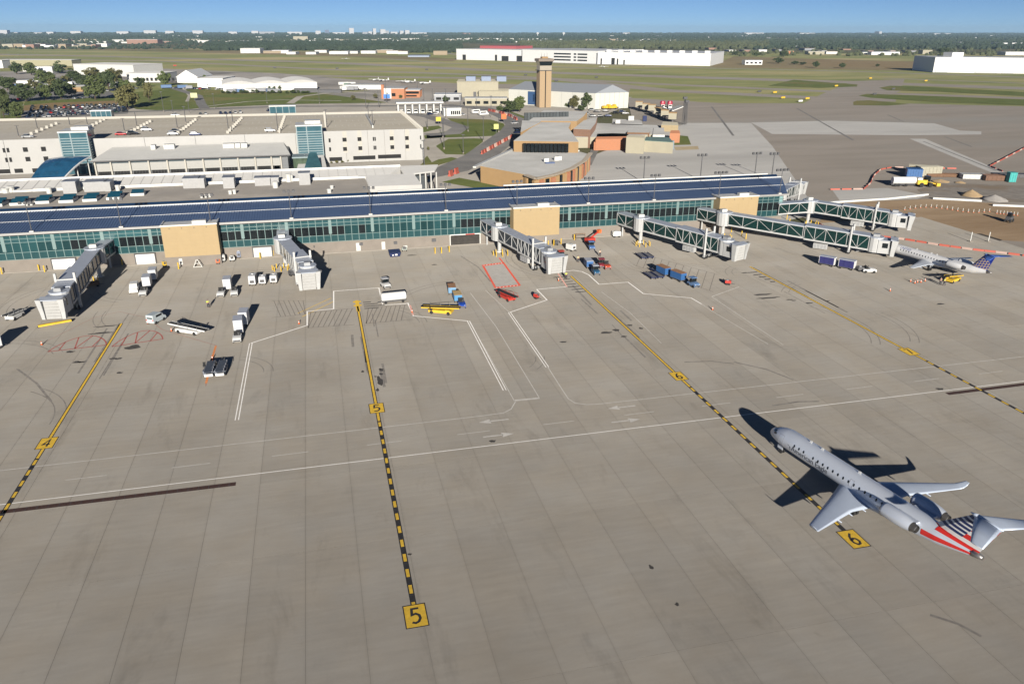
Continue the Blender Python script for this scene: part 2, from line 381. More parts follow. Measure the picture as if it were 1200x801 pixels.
DIG = {'4': [[(0.3, -1.0), (0.3, 1.0), (-0.62, -0.38), (0.7, -0.38)]],
       '5': [[(0.55, 1.0), (-0.42, 1.0), (-0.5, 0.15), (0.05, 0.28), (0.5, 0.02), (0.58, -0.42), (0.3, -0.85), (-0.15, -1.0), (-0.6, -0.85)]],
       '6': [[(0.3, 1.0), (-0.25, 0.45), (-0.55, -0.2), (-0.5, -0.65), (-0.1, -1.0), (0.35, -0.9), (0.58, -0.5), (0.4, -0.05), (0.0, 0.08), (-0.45, -0.2)]],
       '7': [[(-0.55, 1.0), (0.55, 1.0), (-0.1, -1.0)]]}
def numbox(x, y, d, w=2.25, h=3.25, faded=False):
    b = MB(); b.sheet([(x-w/2, y-h/2), (x+w/2, y-h/2), (x+w/2, y+h/2), (x-w/2, y+h/2)], Z3)
    o = paint('stand_number_box', b, PK_); t = 0.11
    b = MB(); b.sheet([(x-w/2+t, y-h/2+t), (x+w/2-t, y-h/2+t), (x+w/2-t, y+h/2-t), (x-w/2+t, y+h/2-t)], Z4); b.build('yellow_field', PY_, o)
    b = MB()
    for s in DIG[d]: b.strip([(x + px_*0.62*w/2, y + py_*0.62*h/2) for px_, py_ in s], 0.27, Z4+0.004)
    b.build('stand_number', PK_, o)
def stand_line(x, d, ytop, yend, ym=105.8, box_end=True):
    b = MB(); b.sheet([(x-.30, ym), (x+.30, ym), (x+.30, ytop), (x-.30, ytop)], Z1)
    b.sheet([(x-.30, yend), (x+.30, yend), (x+.30, ym), (x-.30, ym)], Z1); paint('lead_in_line_border', b, PK_)
    b = MB(); b.sheet([(x-.17, ym-4.2), (x+.17, ym-4.2), (x+.17, ytop), (x-.17, ytop)], Z2); paint('lead_in_line', b, PY_)
    y = ym - 4.6
    me = None
    while y > yend + 0.6:
        b = MB(); b.sheet([(x-.17, y-1.3), (x+.17, y-1.3), (x+.17, y), (x-.17, y)], Z2); paint('yellow_dash', b, PY_)
        y -= 2.6
    numbox(x, ym, d)
    if box_end: numbox(x, yend - 1.2, d)
stand_line(-39.3, '4', 153.7, 50.0)
stand_line(5.35, '5', 153.6, 61.4)
stand_line(54.2, '6', 163.0, 62.0)
stand_line(98.2, '7', 160.2, 50.0)
# stop bar head of stand 5
b = MB()
for yy in (153.2, 155.6): b.sheet([(4.6, yy), (6.2, yy), (6.2, yy+0.9), (4.6, yy+0.9)], Z3)
b.sheet([(5.0, 150.0), (5.75, 150.0), (5.75, 157.0), (5.0, 157.0)], Z2); paint('stop_bar', b, PY_)
b = MB()
for k in range(4): b.sheet([(6.6, 151.2+k*1.3), (6.6+4.2-abs(k-1)*1.3, 151.2+k*1.3), (6.6+4.2-abs(k-1)*1.3, 151.6+k*1.3), (6.6, 151.6+k*1.3)], Z2)
for k in range(7): b.sheet([(50.0+k*0.25, 163-1.9*k), (53.2+k*0.12, 163-1.9*k), (53.2+k*0.12, 162.6-1.9*k), (50.0+k*0.25, 162.6-1.9*k)], Z2)
for k in range(5): b.sheet([(95.2+k*0.3, 156-1.9*k), (97.6, 156-1.9*k), (97.6, 155.5-1.9*k), (95.2+k*0.3, 155.5-1.9*k)], Z2)
paint('stop_mark', b, PK_)

# service road
b = MB(); b.strip([(-130, 90.75), (200, 90.9)], 0.15, Z1); paint('road_edge_line', b, PW_)
b = MB(); b.strip([(-130, 99.05)] + pxpoly([(560, 487.6), (590, 483.5), (599, 479), (604, 470.5)]), 0.15, Z1); paint('road_edge_line', b, PWF)
b = MB(); b.strip(pxpoly([(642, 430), (660, 458), (666, 467), (674, 472), (688, 473.8), (705, 472.8)]) + [(200, 99.2)], 0.15, Z1); paint('road_edge_line', b, PWF)
x = -84.0
while x < 130:
    b = MB(); b.strip([(x, 94.9), (x+4.7, 94.95)], 0.13, Z1); paint('road_dash', b, PWF); x += 12.45
def arrow(px, py, s):
    p = at(px, py); b = MB()
    b.strip([(p.x - s*2.4, p.y), (p.x + s*0.4, p.y)], 0.28, Z1)
    b.add([(p.x + s*0.3, p.y - 0.65, Z1), (p.x + s*2.0, p.y, Z1), (p.x + s*0.3, p.y + 0.65, Z1)], [(0, 1, 2)] if s > 0 else [(2, 1, 0)])
    paint('lane_arrow', b, PWF)
arrow(577, 493, -1); arrow(586, 509.5, 1); arrow(727, 477, -1); arrow(735, 492.5, 1)
b = MB(); b.strip(pxpoly([(602.5, 469), (632.5, 466.2)]), 0.45, Z1); paint('give_way_bar', b, PWF)
b = MB(); b.strip(pxpoly([(551, 343), (581, 382), (632, 466)]), 0.13, Z1); b.strip(pxpoly([(549.5, 376), (570, 411), (603, 470)]), 0.12, Z1)
b.strip(pxpoly([(569, 340), (597, 366)]), 0.12, Z1); paint('alley_line', b, PWF)
# stand boundary lines
def wline(px, w=0.25, m=PW_, dbl=None):
    b = MB(); b.strip(pxpoly(px), w, Z2); paint('stand_boundary_line', b, m)
wline([(294, 402), (360, 381), (360, 364.7), (391, 361.8), (391, 341), (444, 337.2), (448.5, 357), (474, 356), (478, 355), (484.5, 370), (549, 376)])
def dbl(a, c, w=0.15, gap=0.46, m=PW_):
    p = Vector(at(*a)[:2]); q = Vector(at(*c)[:2]); d = (q-p).normalized(); nrm = Vector((-d.y, d.x))
    b = MB()
    for s in (-1, 1): b.strip([p + nrm*s*gap/2, q + nrm*s*gap/2], w, Z2)
    paint('double_boundary_line', b, m)
dbl((294, 402), (277.5, 492)); dbl((549, 376), (591.5, 457)); dbl((597, 366), (641.5, 430))
wline([(597, 366), (641, 351.3), (629, 339), (664, 335.8)])
wline([(654, 320), (659, 318), (672, 316.7), (682, 318.2), (690, 322), (702, 333), (736, 330.5), (754, 344), (810, 349), (822, 356)])
wline([(822, 356), (837, 366), (900, 403)], 0.13, PWF)
wline([(834, 347.5), (866, 336)], 0.2, PWF); wline([(834, 347.5), (918, 404)], 0.12, PWF)
wline([(705, 342), (738, 366), (775, 402)], 0.10, PWF)
b = MB(); b.strip(pxpoly([(654, 320.5), (664.5, 336)]), 0.35, Z3); b.strip(pxpoly([(480.5, 357.5), (484, 369)]), 0.4, Z3); paint('pink_marking', b, mat('pink_marking', (0.60, 0.33, 0.28), 0.8, var=0.25, scale=3))
# trench drains
for p, q in (((-10+-120, 89.6), (-13.4, 88.95)), ((92.0, 89.75), (190, 90.3))):
    b = MB(); b.strip([p, q], 0.85, Z1); o = paint('trench_drain', b, PB_)
    n_ = int((q[0]-p[0])/1.2); c = MB()
    for k in range(n_):
        xx = p[0] + (k+0.5)*1.2; yy = p[1] + (q[1]-p[1])*(k+0.5)/n_; c.box((xx, yy, Z1+0.006), (0.05, 0.8, 0.006))
    c.build('grating_bar', DGREY, o)
# hatched keep-clear areas under the bridge heads
def hatch(px, n_, sl, w=0.16, m=PD_):
    P = [Vector(q) for q in pxpoly(px)]; b = MB()
    for k in range(n_):
        t = (k+0.5)/n_; t2 = min(1, max(0, t+sl))
        b.strip([P[0].lerp(P[1], t), P[3].lerp(P[2], t2)], w, Z1)
    b.strip([P[0], P[1]], w, Z1); b.strip([P[3], P[2]], w, Z1); paint('keep_clear_hatching', b, m)
hatch([(361, 366), (416, 361), (416, 380), (361, 384)], 9, -0.18)
hatch([(429, 361), (477, 357), (484, 374), (429, 379)], 9, -0.2)
hatch([(690, 292), (790, 330), (835, 352), (856, 336)][:0] or [(748, 296), (842, 322), (836, 342), (742, 310)], 11, 0.0, 0.14)
hatch([(310, 350), (360, 350), (392, 345), (392, 341)][:0] or [(318, 352), (358, 352), (358, 368), (318, 372)], 7, 0.2, 0.14)
b = MB(); b.strip(pxpoly([(349, 367), (388, 349)]), 0.18, Z1); b.strip(pxpoly([(354, 371), (391, 353)]), 0.18, Z1); paint('yellow_edge_line', b, PY_)
# red service-zone markings
b = MB()
def arc(px0, px1, h, n_=16):
    a = at(*px0); c = at(*px1); out = []
    for k in range(n_+1):
        t = k/n_; out.append((a.x + (c.x-a.x)*t, a.y + (c.y-a.y)*t + h*sin(pi*t)**0.7))
    return out
for e0, e1 in (((56, 412), (125, 404)), ((131, 406), (191, 397))):
    A = arc(e0, e1, 6.2); b.strip(A, 0.24, Z1); b.strip([A[0], A[-1]], 0.3, Z1)
    for i, j in ((3, 0.18), (6, 0.45), (10, 0.45), (13, 0.75)):
        q = Vector(A[0]).lerp(Vector(A[-1]), j); b.strip([A[i], q], 0.22, Z1)
paint('red_service_zone', b, PR_)
b = MB(); b.strip(pxpoly([(172, 372), (190, 386), (253, 404.5), (249, 418), (241, 452)]), 0.17, Z1); b.strip(pxpoly([(48, 403), (110, 372), (140, 365), (172, 372)]), 0.13, Z1); paint('red_edge_line', b, PRF)
b = MB(); b.strip(pxpoly([(253, 405), (249, 418), (241.5, 449)]), 0.35, Z2); paint('orange_edge_line', b, mat('orange_marking', (0.55, 0.2, 0.07), 0.8, var=0.3))
RZ = [(566, 311), (590, 308), (609, 334), (580.6, 337)]
b = MB(); b.sheet(pxpoly(RZ), Z1); zone = paint('pale_service_zone', b, mat('washed_concrete', (0.345, 0.33, 0.31), 0.9, var=0.12, scale=0.8))
b = MB(); b.strip(pxpoly(RZ), 0.5, Z2, closed=True); b.strip(pxpoly([(590, 308), (585, 302)]), 0.4, Z2); b.strip(pxpoly([RZ[0], RZ[1]]), 1.1, Z2+.001); b.strip(pxpoly([RZ[2], RZ[3]]), 1.0, Z2+.001); b.build('red_zone_border', mat('red_zone_border', (0.60, 0.10, 0.06), 0.7, var=0.3, scale=3), zone)
b = MB()
for (a, c) in (((566, 311), (590, 308)), ((580.6, 337), (609, 334))):
    p, q = Vector(at(*a)[:2]), Vector(at(*c)[:2])
    for k in range(7): b.strip([p.lerp(q, k/7+0.02), p.lerp(q, k/7+0.075)], 0.30, Z3)
b.build('white_zone_dash', PW_, zone)
# oil stains with shapes of their own
STAIN = mat('oil_stain', (0.06, 0.055, 0.05), 0.7, var=0.3, scale=3)
def stain(px, py, rx, ry):
    p = at(px, py); b = MB(); ph = random.random()*6
    b.sheet([(p.x + rx*cos(t)*(1+.25*sin(3*t+ph)+.12*sin(7*t)), p.y + ry*sin(t)*(1+.25*cos(2*t+ph)+.1*sin(5*t))) for t in [2*pi*k/18 for k in range(18)]], Z1+0.001)
    paint('oil_stain', b, STAIN)
for s in ((445, 446, .45, 1.7), (446.5, 433, .35, .7), (442.5, 456.5, .25, .5), (446.5, 438, .3, .5), (425, 435, .25, .35), (710, 389.5, 1.1, .45), (722, 386.7, .6, .7), (731, 394, .6, .3), (738, 381, .5, .5), (751, 384.5, .4, .4), (660, 400.5, .6, .4),
          (577, 516.7, .42, .4), (763, 664, .22, .32), (793.5, 707.5, .2, .25), (480, 649, .22, .2), (82, 412, .7, .5), (156, 406.5, 1.3, .9), (125, 382, 2.0, .35), (119, 390, 2.2, .35), (90, 424, .7, .4), (96, 424, .6, .4), (132, 420, .6, .4), (139, 420, .6, .4), (140, 436.5, .5, .35), (925, 351, .7, .3), (930, 352, .5, .3), (948, 355, .8, .35), (970, 352.5, .6, .2), (1101, 455.5, .6, .4), (1102, 356, .9, .35), (873, 319.5, .9, .3), (482, 299, 1.2, .35), (509, 310, .7, .3), (440, 441, .2, .3), (900, 349, 2.5, .5), (893, 345, 2.0, .5)):
    stain(*s)
# tyre tracks and scuffs with their own shapes
TYRE = mat('tyre_rubber_mark', (0.20, 0.184, 0.166), 0.9, var=0.35, scale=0.9)
rt = random.Random(21)
b = MB()
def arcmark(x, y, r, a0, a1, w=.22):
    b.strip([(x+r*cos(a0+(a1-a0)*k/14), y+r*sin(a0+(a1-a0)*k/14)) for k in range(15)], w, Z1*.5)
for k in range(20):
    x, y = rt.uniform(-60, 120), rt.uniform(105, 185); r = rt.uniform(6, 18); a = rt.uniform(0, 6.28); s = rt.uniform(.5, 1.5)
    arcmark(x, y, r, a, a+s, .16); arcmark(x, y, r+1.5, a, a+s, .16)
for x0 in (-39.3, 5.35, 54.2, 98.2):
    for k in range(7):
        xx = x0 + rt.choice((-2.2, 2.2, 0)) + rt.uniform(-.5, .5); ya = rt.uniform(112, 150); b.strip([(xx, ya), (xx+rt.uniform(-.3, .3), ya+rt.uniform(5, 22))], rt.uniform(.18, .5), Z1*.6)
for px0, px1 in (((860, 424), (930, 445)), ((802, 424), (860, 426)), ((1090, 640+80), (1150, 745)), ((20, 432), (60, 470)), ((575, 330), (540, 300)), ((905, 475), (960, 470))):
    b.strip(pxpoly([px0, ((px0[0]+px1[0])/2+3, (px0[1]+px1[1])/2-2), px1]), .35, Z1*.7)
o = paint('tyre_mark', b, TYRE); o['kind'] = 'stuff'
# ------------------------------------------------------------------ terminal concourse
FY = 196.0                                   # apron face
TX0, TX1 = -86.0, 128.5
ROOFM = mat('roof_seam_metal', (0.115, 0.175, 0.31), 0.42, 0.25, var=0.10, scale=0.25)
ROOFR = mat('roof_rib', (0.10, 0.157, 0.285), 0.45, 0.25, var=0.05)
COPE = mat('white_coping', (0.66, 0.66, 0.63), 0.5, var=0.06)
EAVE = mat('eave_metal', (0.36, 0.355, 0.345), 0.5, 0.2, var=0.05)
con = thing('terminal_concourse', 'long terminal concourse with blue seamed roof and teal glass front facing the apron', 'terminal', (0, FY, 0))
def cx(b, name, m, parent=None, kind=None): return b.build(name, m, parent or con, kind=kind)
b = MB(); b.bx(TX0, TX1, 0.3, 14, 0, 2.95); cx(b, 'base_wall', CONCW)
b = MB(); b.bx(TX0, TX1, 0.6, 14, 2.96, 8.6); cx(b, 'room_core', mat('room_core', (0.02, 0.025, 0.03), 0.9))
# plinth kerb at the foot
b = MB(); b.bx(TX0, TX1, -0.5, 0.28, 0, 0.14); cx(b, 'plinth', mat('plinth_concrete', (0.34, 0.31, 0.27), 0.9, var=0.12, scale=0.6))
# glass: column of panes every 1.38 m; lean outwards towards the top
PWD = 1.74
rows = [(2.98, 4.62), (4.62, 6.95), (6.95, 7.9)]
def lean(z): return -0.10*(z-2.95)/5.7
npan = int((TX1-1-TX0)/PWD)
def dark_bay(x):
    p = None
    # stretches where the blinds are up and the dark interior shows through
    for a, c in ((-57.5, -54.6), (-47.5, -37.5), (-24.6, 4.5), (8.0, 10.0), (35.5, 48.2), (61.0, 128.0)):
        if a <= x <= c: return True
    return False
TEALS = mat('teal_spandrel', (0.020, 0.068, 0.075), 0.25, var=0.12, scale=0.5, objvar=0.10)
pane_me = {}
mull = MB()
for i in range(npan):
    xa = TX0 + 0.6 + i*PWD; xb = xa + PWD
    if xb > TX1 - 0.2: break
    skip = False
    for r, (za, zb) in enumerate(rows[:2]):
        key = (r, dark_bay((xa+xb)/2) and r == 1)
        if key not in pane_me:
            q = MB(); g_ = 0.045; ya, yb = lean(za), lean(zb)
            q.add([(g_, ya, za+g_), (PWD-g_, ya, za+g_), (PWD-g_, yb, zb-g_), (g_, yb, zb-g_), (g_, ya+.05, za+g_), (PWD-g_, ya+.05, za+g_), (PWD-g_, yb+.05, zb-g_), (g_, yb+.05, zb-g_)],
                  [(0, 1, 2, 3), (4, 0, 3, 7), (1, 5, 6, 2), (3, 2, 6, 7), (4, 5, 1, 0)])
            me = q.mesh('glass_pane'); me.materials.append(DGLASS if key[1] else (TEAL if r else TEALS)); pane_me[key] = me
        obj_of('glass_pane', pane_me[key], con, (xa, 0, 0))
top = MB()
for i in range(npan):
    xa = TX0 + 0.6 + i*PWD
    top.add([(xa+.05, lean(7.0), 7.0), (xa+PWD-.05, lean(7.0), 7.0), (xa+PWD-.05, lean(8.5), 8.5), (xa+.05, lean(8.5), 8.5)], [(0, 1, 2, 3)])
cx(top, 'clerestory_glazing', mat('clerestory_glass', (0.03, 0.085, 0.095), 0.15, var=0.5, scale=0.06), kind='stuff')
for i in range(npan+1):
    xa = TX0 + 0.6 + i*PWD; mull.bar((xa, lean(2.95)-.04, 2.95), (xa, lean(8.6)-.04, 8.6), 0.085, 0.14)
cx(mull, 'mullion', TEALF, kind='stuff')
b = MB()
for z in (2.97, 4.62, 6.95, 7.8): b.bar((TX0, lean(z)-.05, z), (TX1, lean(z)-.05, z), 0.14, 0.10)
cx(b, 'transom', TEALF)
xs = [TX0 + 0.6 + PWD*k for k in range(2, npan, 6)]
pier = None
for x in xs:
    if pier is None:
        b = MB(); b.box((0, -.10, 6.75), (0.75, 0.16, 3.55)); pier = cx(b, 'teal_pier', TEALF); pier.location.x = x
    else:
        o = pier.copy(); COL.objects.link(o); o.location.x = x
# roof: shallow slope up from the eave to the ridge; the east end is cut on the skew
EZ, RZ_, EYO, RYO = 9.25, 11.2, -1.3, 14.6
XE, XR = 128.7, 136.2
b = MB()
b.add([(TX0, EYO, EZ), (XE, EYO, EZ), (XR, RYO, RZ_), (TX0, RYO, RZ_), (TX0, EYO, EZ-.25), (XE, EYO, EZ-.25), (XR, RYO, RZ_-.6), (TX0, RYO, RZ_-.6)],
      [(0, 1, 2, 3), (7, 6, 5, 4), (4, 5, 1, 0), (5, 6, 2, 1), (6, 7, 3, 2)])
cx(b, 'roof', ROOFM)
b = MB(); n_ = int((XE-TX0)/0.62)
for k in range(n_+1):
    x = TX0 + 0.3 + k*0.62; x2 = x + 0.0
    b.bar((x, EYO+.35, EZ+.075), (x2, RYO-.3, RZ_+.03), 0.07, 0.09)
cx(b, 'roof_seam', ROOFR, kind='stuff')
b = MB(); b.bar((TX0, EYO-.05, EZ-.02), (XE+.1, EYO-.05, EZ-.02), 0.22, 0.5); cx(b, 'eave_fascia', EAVE)
b = MB(); b.bar((TX0, EYO+.30, EZ+.14), (XE, EYO+.30, EZ+.14), 0.10, 0.08); cx(b, 'snow_rail', COPE)
b = MB(); b.add([(TX0, EYO+.1, EZ-.3), (XE, EYO+.1, EZ-.3), (XE, 0.55, 8.55), (TX0, 0.55, 8.55)], [(3, 2, 1, 0)]); cx(b, 'soffit', mat('soffit_panel', (0.42, 0.42, 0.40), 0.6))
ym = (EYO+RYO)/2+.3; zm = (EZ+RZ_)/2+.12
b = MB(); b.bar((TX0, ym, zm), (132, ym, zm), 0.09, 0.08); cx(b, 'snow_rail', COPE)
b = MB(); b.bar((TX0, RYO-.05, RZ_+.06), (XR, RYO-.05, RZ_+.06), 0.75, 0.24); cx(b, 'ridge_cap', COPE)
b = MB(); b.add([(TX0, RYO+.5, RZ_-.1), (XR-1, RYO+.5, RZ_-.1), (XR-.8, RYO+1.6, RZ_+.55), (TX0, RYO+1.6, RZ_+.55), (TX0, RYO+1.9, RZ_-.6), (XR-.8, RYO+1.9, RZ_-.6)], [(0, 1, 2, 3), (3, 2, 5, 4), (1, 5, 2)]); cx(b, 'ridge_screen', mat('ridge_screen', (0.012, 0.04, 0.10), 0.35, 0.2))
b = MB(); b.bar((50, RYO+2.1, RZ_+.75), (132.5, RYO+2.1, RZ_+.75), 0.6, 0.3); cx(b, 'rear_coping', COPE)
# east gable wall under the skew roof end
b = MB(); b.prism([(XE-.3, .5), (XR-.6, RYO-.3), (120, RYO-.3), (120, .5)], 0, 9.2); cx(b, 'end_wall', mat('teal_panel', (0.20, 0.34, 0.34), 0.5))
# rear wall
b = MB(); b.bx(TX0, 131, 14, 14.5, 0, 10.8); cx(b, 'rear_wall', CONCW)
# tan stair blocks standing in front of the glass
def tanblock(x0, x1, z0=2.35):
    b = MB(); b.bx(x0, x1, -3.8, 0.2, z0, 9.75); o = cx(b, 'stair_block', TAN)
    c = MB()
    for k in range(1, 8): c.bx(x0-.012, x1+.012, -3.812, -3.80, z0+k*(9.75-z0)/8-.012, z0+k*(9.75-z0)/8+.012)
    for k in range(1, 4): c.bx(x0+(x1-x0)*k/4-.012, x0+(x1-x0)*k/4+.012, -3.814, -3.80, z0, 9.75)
    c.build('panel_joint', mat('panel_joint', (0.38, 0.285, 0.155), 0.8), o)
    b = MB(); b.bx(x0+.05, x1-.05, -3.7, 0.2, 0, z0); cx(b, 'block_base', CONCW)
    c = MB(); c.bx(x0-.1, x1+.1, -3.95, -3.75, 9.72, 10.05); c.bx(x0-.1, x0+.15, -3.75, 1.2, 9.72, 10.05); c.bx(x1-.15, x1+.1, -3.75, 1.2, 9.72, 10.05); c.build('coping', COPE, o)
    c = MB(); c.bx(x0+.2, x1-.2, -3.7, 1.0, 9.70, 9.80); c.build('block_roof', COPE, o)
    c = MB(); c.bx(x0+.55*(x1-x0), x0+.8*(x1-x0), -2.6, -1.2, 9.8, 10.5); c.build('roof_vent', OFFW, o)
    c = MB()
    for k in range(4): c.box((x0+(x1-x0)*(0.15+0.22*k), -3.86, 9.2), (0.16, 0.12, 0.2))
    c.build('wall_lamp', DGREY, o)
tanblock(-36.9, -24.5); tanblock(47.9, 60.3, 2.3); tanblock(106.3, 118.0, 2.4)
# roller doors and doorways
def roller(px0, px1, m=WHITE):
    x0, x1 = px0, px1
    b = MB(); b.bx(x0, x1, -.04, .3, .1, 2.5); o = cx(b, 'roller_door', m)
    for xx in (x0-.25, x1):
        c = MB(); c.bx(xx, xx+.25, -.14, .3, .05, 2.75); c.build('door_jamb', DGREY, o)
    c = MB(); c.bx(x0, x1, -.13, .3, 2.5, 2.75); c.build('door_head', DGREY, o)
    c = MB()
    for k in range(1, 6): c.bx(x0, x1, -.055, -.04, .1+k*.4, .13+k*.4)
    c.build('door_slat', GREYM, o)
roller(-62.3, -57.4); roller(-44.2, -40.0); roller(-17.3, -13.0, OFFW)
def doorway(px, w=1.0, h=2.1, m=DGREY):
    x = onY(px, 290, FY).x
    b = MB(); b.bx(x-w/2, x+w/2, -.05, .3, .14, h); cx(b, 'service_door', m)
doorway(420, 1.1, 2.2, OFFW); doorway(449.5, .9, 2.1, OFFW)
def ventbox(px, py, w=.9, h=.7, m=DGREY):
    p = onY(px, py, FY)
    b = MB(); b.bx(p.x-w/2, p.x+w/2, -.06, .3, p.z-h/2, p.z+h/2); cx(b, 'wall_louvre', m)
ventbox(423, 286); ventbox(463.5, 284.5); ventbox(508.5, 281.5, 1.1, .8); ventbox(368, 289, .25, .5)
ventbox(475, 289.5, 1.0, .8, OFFW); ventbox(890, 262, 1.1, .8)
# tunnel passage through the ground floor near the middle
xa, xb = onY(528, 280, FY).x, onY(562, 277, FY).x
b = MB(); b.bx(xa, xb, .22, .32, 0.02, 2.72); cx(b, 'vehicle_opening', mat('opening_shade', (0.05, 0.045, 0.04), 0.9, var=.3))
b = MB(); b.bx(xa-.25, xa, -.1, .3, 0.02, 2.9); b.bx(xb, xb+.25, -.1, .3, 0.02, 2.9); cx(b, 'opening_jamb', OFFW)
b = MB(); b.bx(xa, xb, -.08, .3, 2.72, 2.92); cx(b, 'opening_lintel', WHITE)
b = MB(); b.bx(xa+4.0, xa+6.4, -.12, -.08, 2.72, 2.92); cx(b, 'height_sign', RED)
# floodlight masts on the eave, each with a head of three lamps
def mast(x, label, h=6.6, n_=3):
    t = thing('floodlight_mast', label, 'floodlight', (x, FY+EYO+.9, EZ+.1), 0, 'floodlight masts along the concourse roof edge')
    b = MB(); b.cyl((0, 0, 0), (0, 0, h), .12, .08, 8); b.build('pole', DGREY, t)
    b = MB(); b.box((0, 0, .12), (.9, .7, .3)); b.build('pole_base', COPE, t)
    b = MB(); b.bar((-.55*(n_-1)-.2, 0, h), (.55*(n_-1)+.2, 0, h), .1); b.build('cross_arm', DGREY, t)
    for k in range(n_):
        c = MB(); c.box(((k-(n_-1)/2)*1.1, -.12, h+.12), (.62, .5, .62), ry=0); c.build('lamp', DGREY, t)
    return t
MX = [(39, 270.5), (142.5, 266), (247.5, 260), (341.7, 255.3), (433.7, 250), (521.6, 245.5), (603, 240.3), (686.5, 236.8), (763, 233), (838, 229), (909, 225.5)]
ML = ['floodlight mast on the roof edge nearest the left end', 'floodlight mast on the roof edge between the left bridge and first tan block', 'floodlight mast just right of the left tan block',
      'floodlight mast behind the second jet bridge from left', 'floodlight mast above the blue skip', 'floodlight mast above the vehicle opening in the wall', 'floodlight mast at the left of the middle tan block',
      'floodlight mast just right of the middle tan block', 'floodlight mast behind the bridge with two tan blocks either side', 'floodlight mast at the left of the right tan block', 'floodlight mast nearest the right end of the roof']
for (px, py), l in zip(MX, ML):
    p = at(px, py, EZ+.1); mast(p.x, l, n_=3 if px < 800 else 4)

# ---- head house behind the concourse: flat roof with rooflights, then a low metal roof
hh = thing('terminal_head_house', 'pale flat roofed terminal hall behind the left half of the concourse', 'terminal', (0, 0, 0))
FLATR = ground_mat('flat_roof', (0.30, 0.275, 0.245), (0.40, 0.37, 0.335), 0.12, (0.26, 0.245, 0.23), gain=.78)
PALER = mat('pale_metal_roof', (0.50, 0.495, 0.48), 0.7, 0.0, var=0.06, scale=0.2)
ZF = 9.0
b = MB(); b.prism([(-140, 210.8), (14, 210.8), (14, 251), (-140, 251)], 0, ZF); b.build('flat_roof', FLATR, hh)
b = MB(); b.bx(-140, 21.5, 250.2, 251, 8.0, 9.55); b.build('parapet', COPE, hh)
b = MB(); b.add([(-140, 251.02, 9.3), (21.5, 251.02, 9.3), (26.4, 261, 10.6), (-140, 261, 10.6), (26.4, 261, 0), (-140, 261, 0), (21.5, 251.02, 0)], [(0, 1, 2, 3), (3, 2, 4, 5), (1, 6, 4, 2)]); b.build('metal_roof', PALER, hh)
b = MB()
for k in range(56): b.bar((-139+k*2.9, 251.2, 9.36), (-139+k*2.9, 260.8, 10.62), .08, .06)
b.build('roof_seam', mat('pale_seam', (0.44, 0.435, 0.42), 0.5), hh, kind='stuff')
b = MB(); b.bx(-140, 26.4, 260.7, 261.5, 10.4, 11.05); b.build('roof_coping', WHITE, hh)
# rooflights: paired dark glass boxes on white kerbs
def rooflight(px, py, single=False):
    p = at(px, py, ZF)
    b = MB(); b.box((p.x, p.y, ZF+.35), (3.6, 5.2 if not single else 2.6, .7)); o = b.build('rooflight', COPE, hh)
    for s in ((-1, 1) if not single else (0,)):
        yy = p.y + s*1.35
        c = MB(); c.add([(p.x-1.6, yy-1.05, ZF+.72), (p.x+1.6, yy-1.05, ZF+.72), (p.x+1.6, yy+1.05, ZF+1.5), (p.x-1.6, yy+1.05, ZF+1.5), (p.x-1.6, yy+1.05, ZF+.7), (p.x+1.6, yy+1.05, ZF+.7), ],
                        [(0, 1, 2, 3), (3, 2, 5, 4), (0, 3, 4), (1, 5, 2)]); c.build('glass', mat('rooflight_glass', (0.012, 0.075, 0.12), 0.15), o)
for px, py in ((-2, 240), (24, 238.5), (52.5, 236.5), (80.5, 235.5), (108, 234), (135.5, 232)): rooflight(px, py)
rooflight(162, 228.5, True)
# plant rooms on the roof
PLG = mat('plant_grey', (0.36, 0.36, 0.36), .6, var=.08)
def plant_box(px0, px1, pyb, h, d, m=PLG):
    a = at(px0, pyb, ZF); c = at(px1, pyb, ZF)
    q = MB(); q.bx(a.x, c.x, a.y, a.y+d, ZF, ZF+h); o = q.build('plant_room', m, hh)
    q = MB(); q.bx(a.x-.15, c.x+.15, a.y-.15, a.y+d+.15, ZF+h, ZF+h+.18); q.build('plant_roof', GREYM, o)
plant_box(74.5, 89.5, 227, 3.2, 5); plant_box(99, 123, 225, 2.6, 5); plant_box(123.5, 130, 224.5, 2.6, 5)
plant_box(215, 233.5, 221, 2.7, 5); plant_box(234, 240, 220.5, 2.7, 5); plant_box(262, 275, 221, 3.0, 5); plant_box(299, 317, 218, 2.2, 4); plant_box(318, 327, 217.5, 2.2, 4)
plant_box(351, 364, 217, 3.4, 4)
def vent(px, py, r, h):
    p = at(px, py, ZF); q = MB(); q.cyl((p.x, p.y, ZF), (p.x, p.y, ZF+h), r, r, 10); q.cyl((p.x, p.y, ZF+h), (p.x, p.y, ZF+h+.3), r*1.3, r*.9, 10); q.build('roof_vent', OFFW, hh)
for a in ((338.5, 213, .8, 2.2), (341.5, 212.5, .6, 1.8), (236.5, 232, .35, .6), (241.5, 231.5, .35, .6), (246, 231, .35, .6), (31.5, 241, .35, .6), (37, 240.5, .35, .6), (270, 227.5, .5, .8), (275, 227, .45, .9), (58, 226.5, .7, 1.4), (138.5, 224, .6, 1.5), (323, 220, .8, 1.6), (7, 226, .9, 1.1), (13, 225, 1.0, 1.4), (386, 226, .6, .9), (389, 221, .5, .7)): vent(*a)
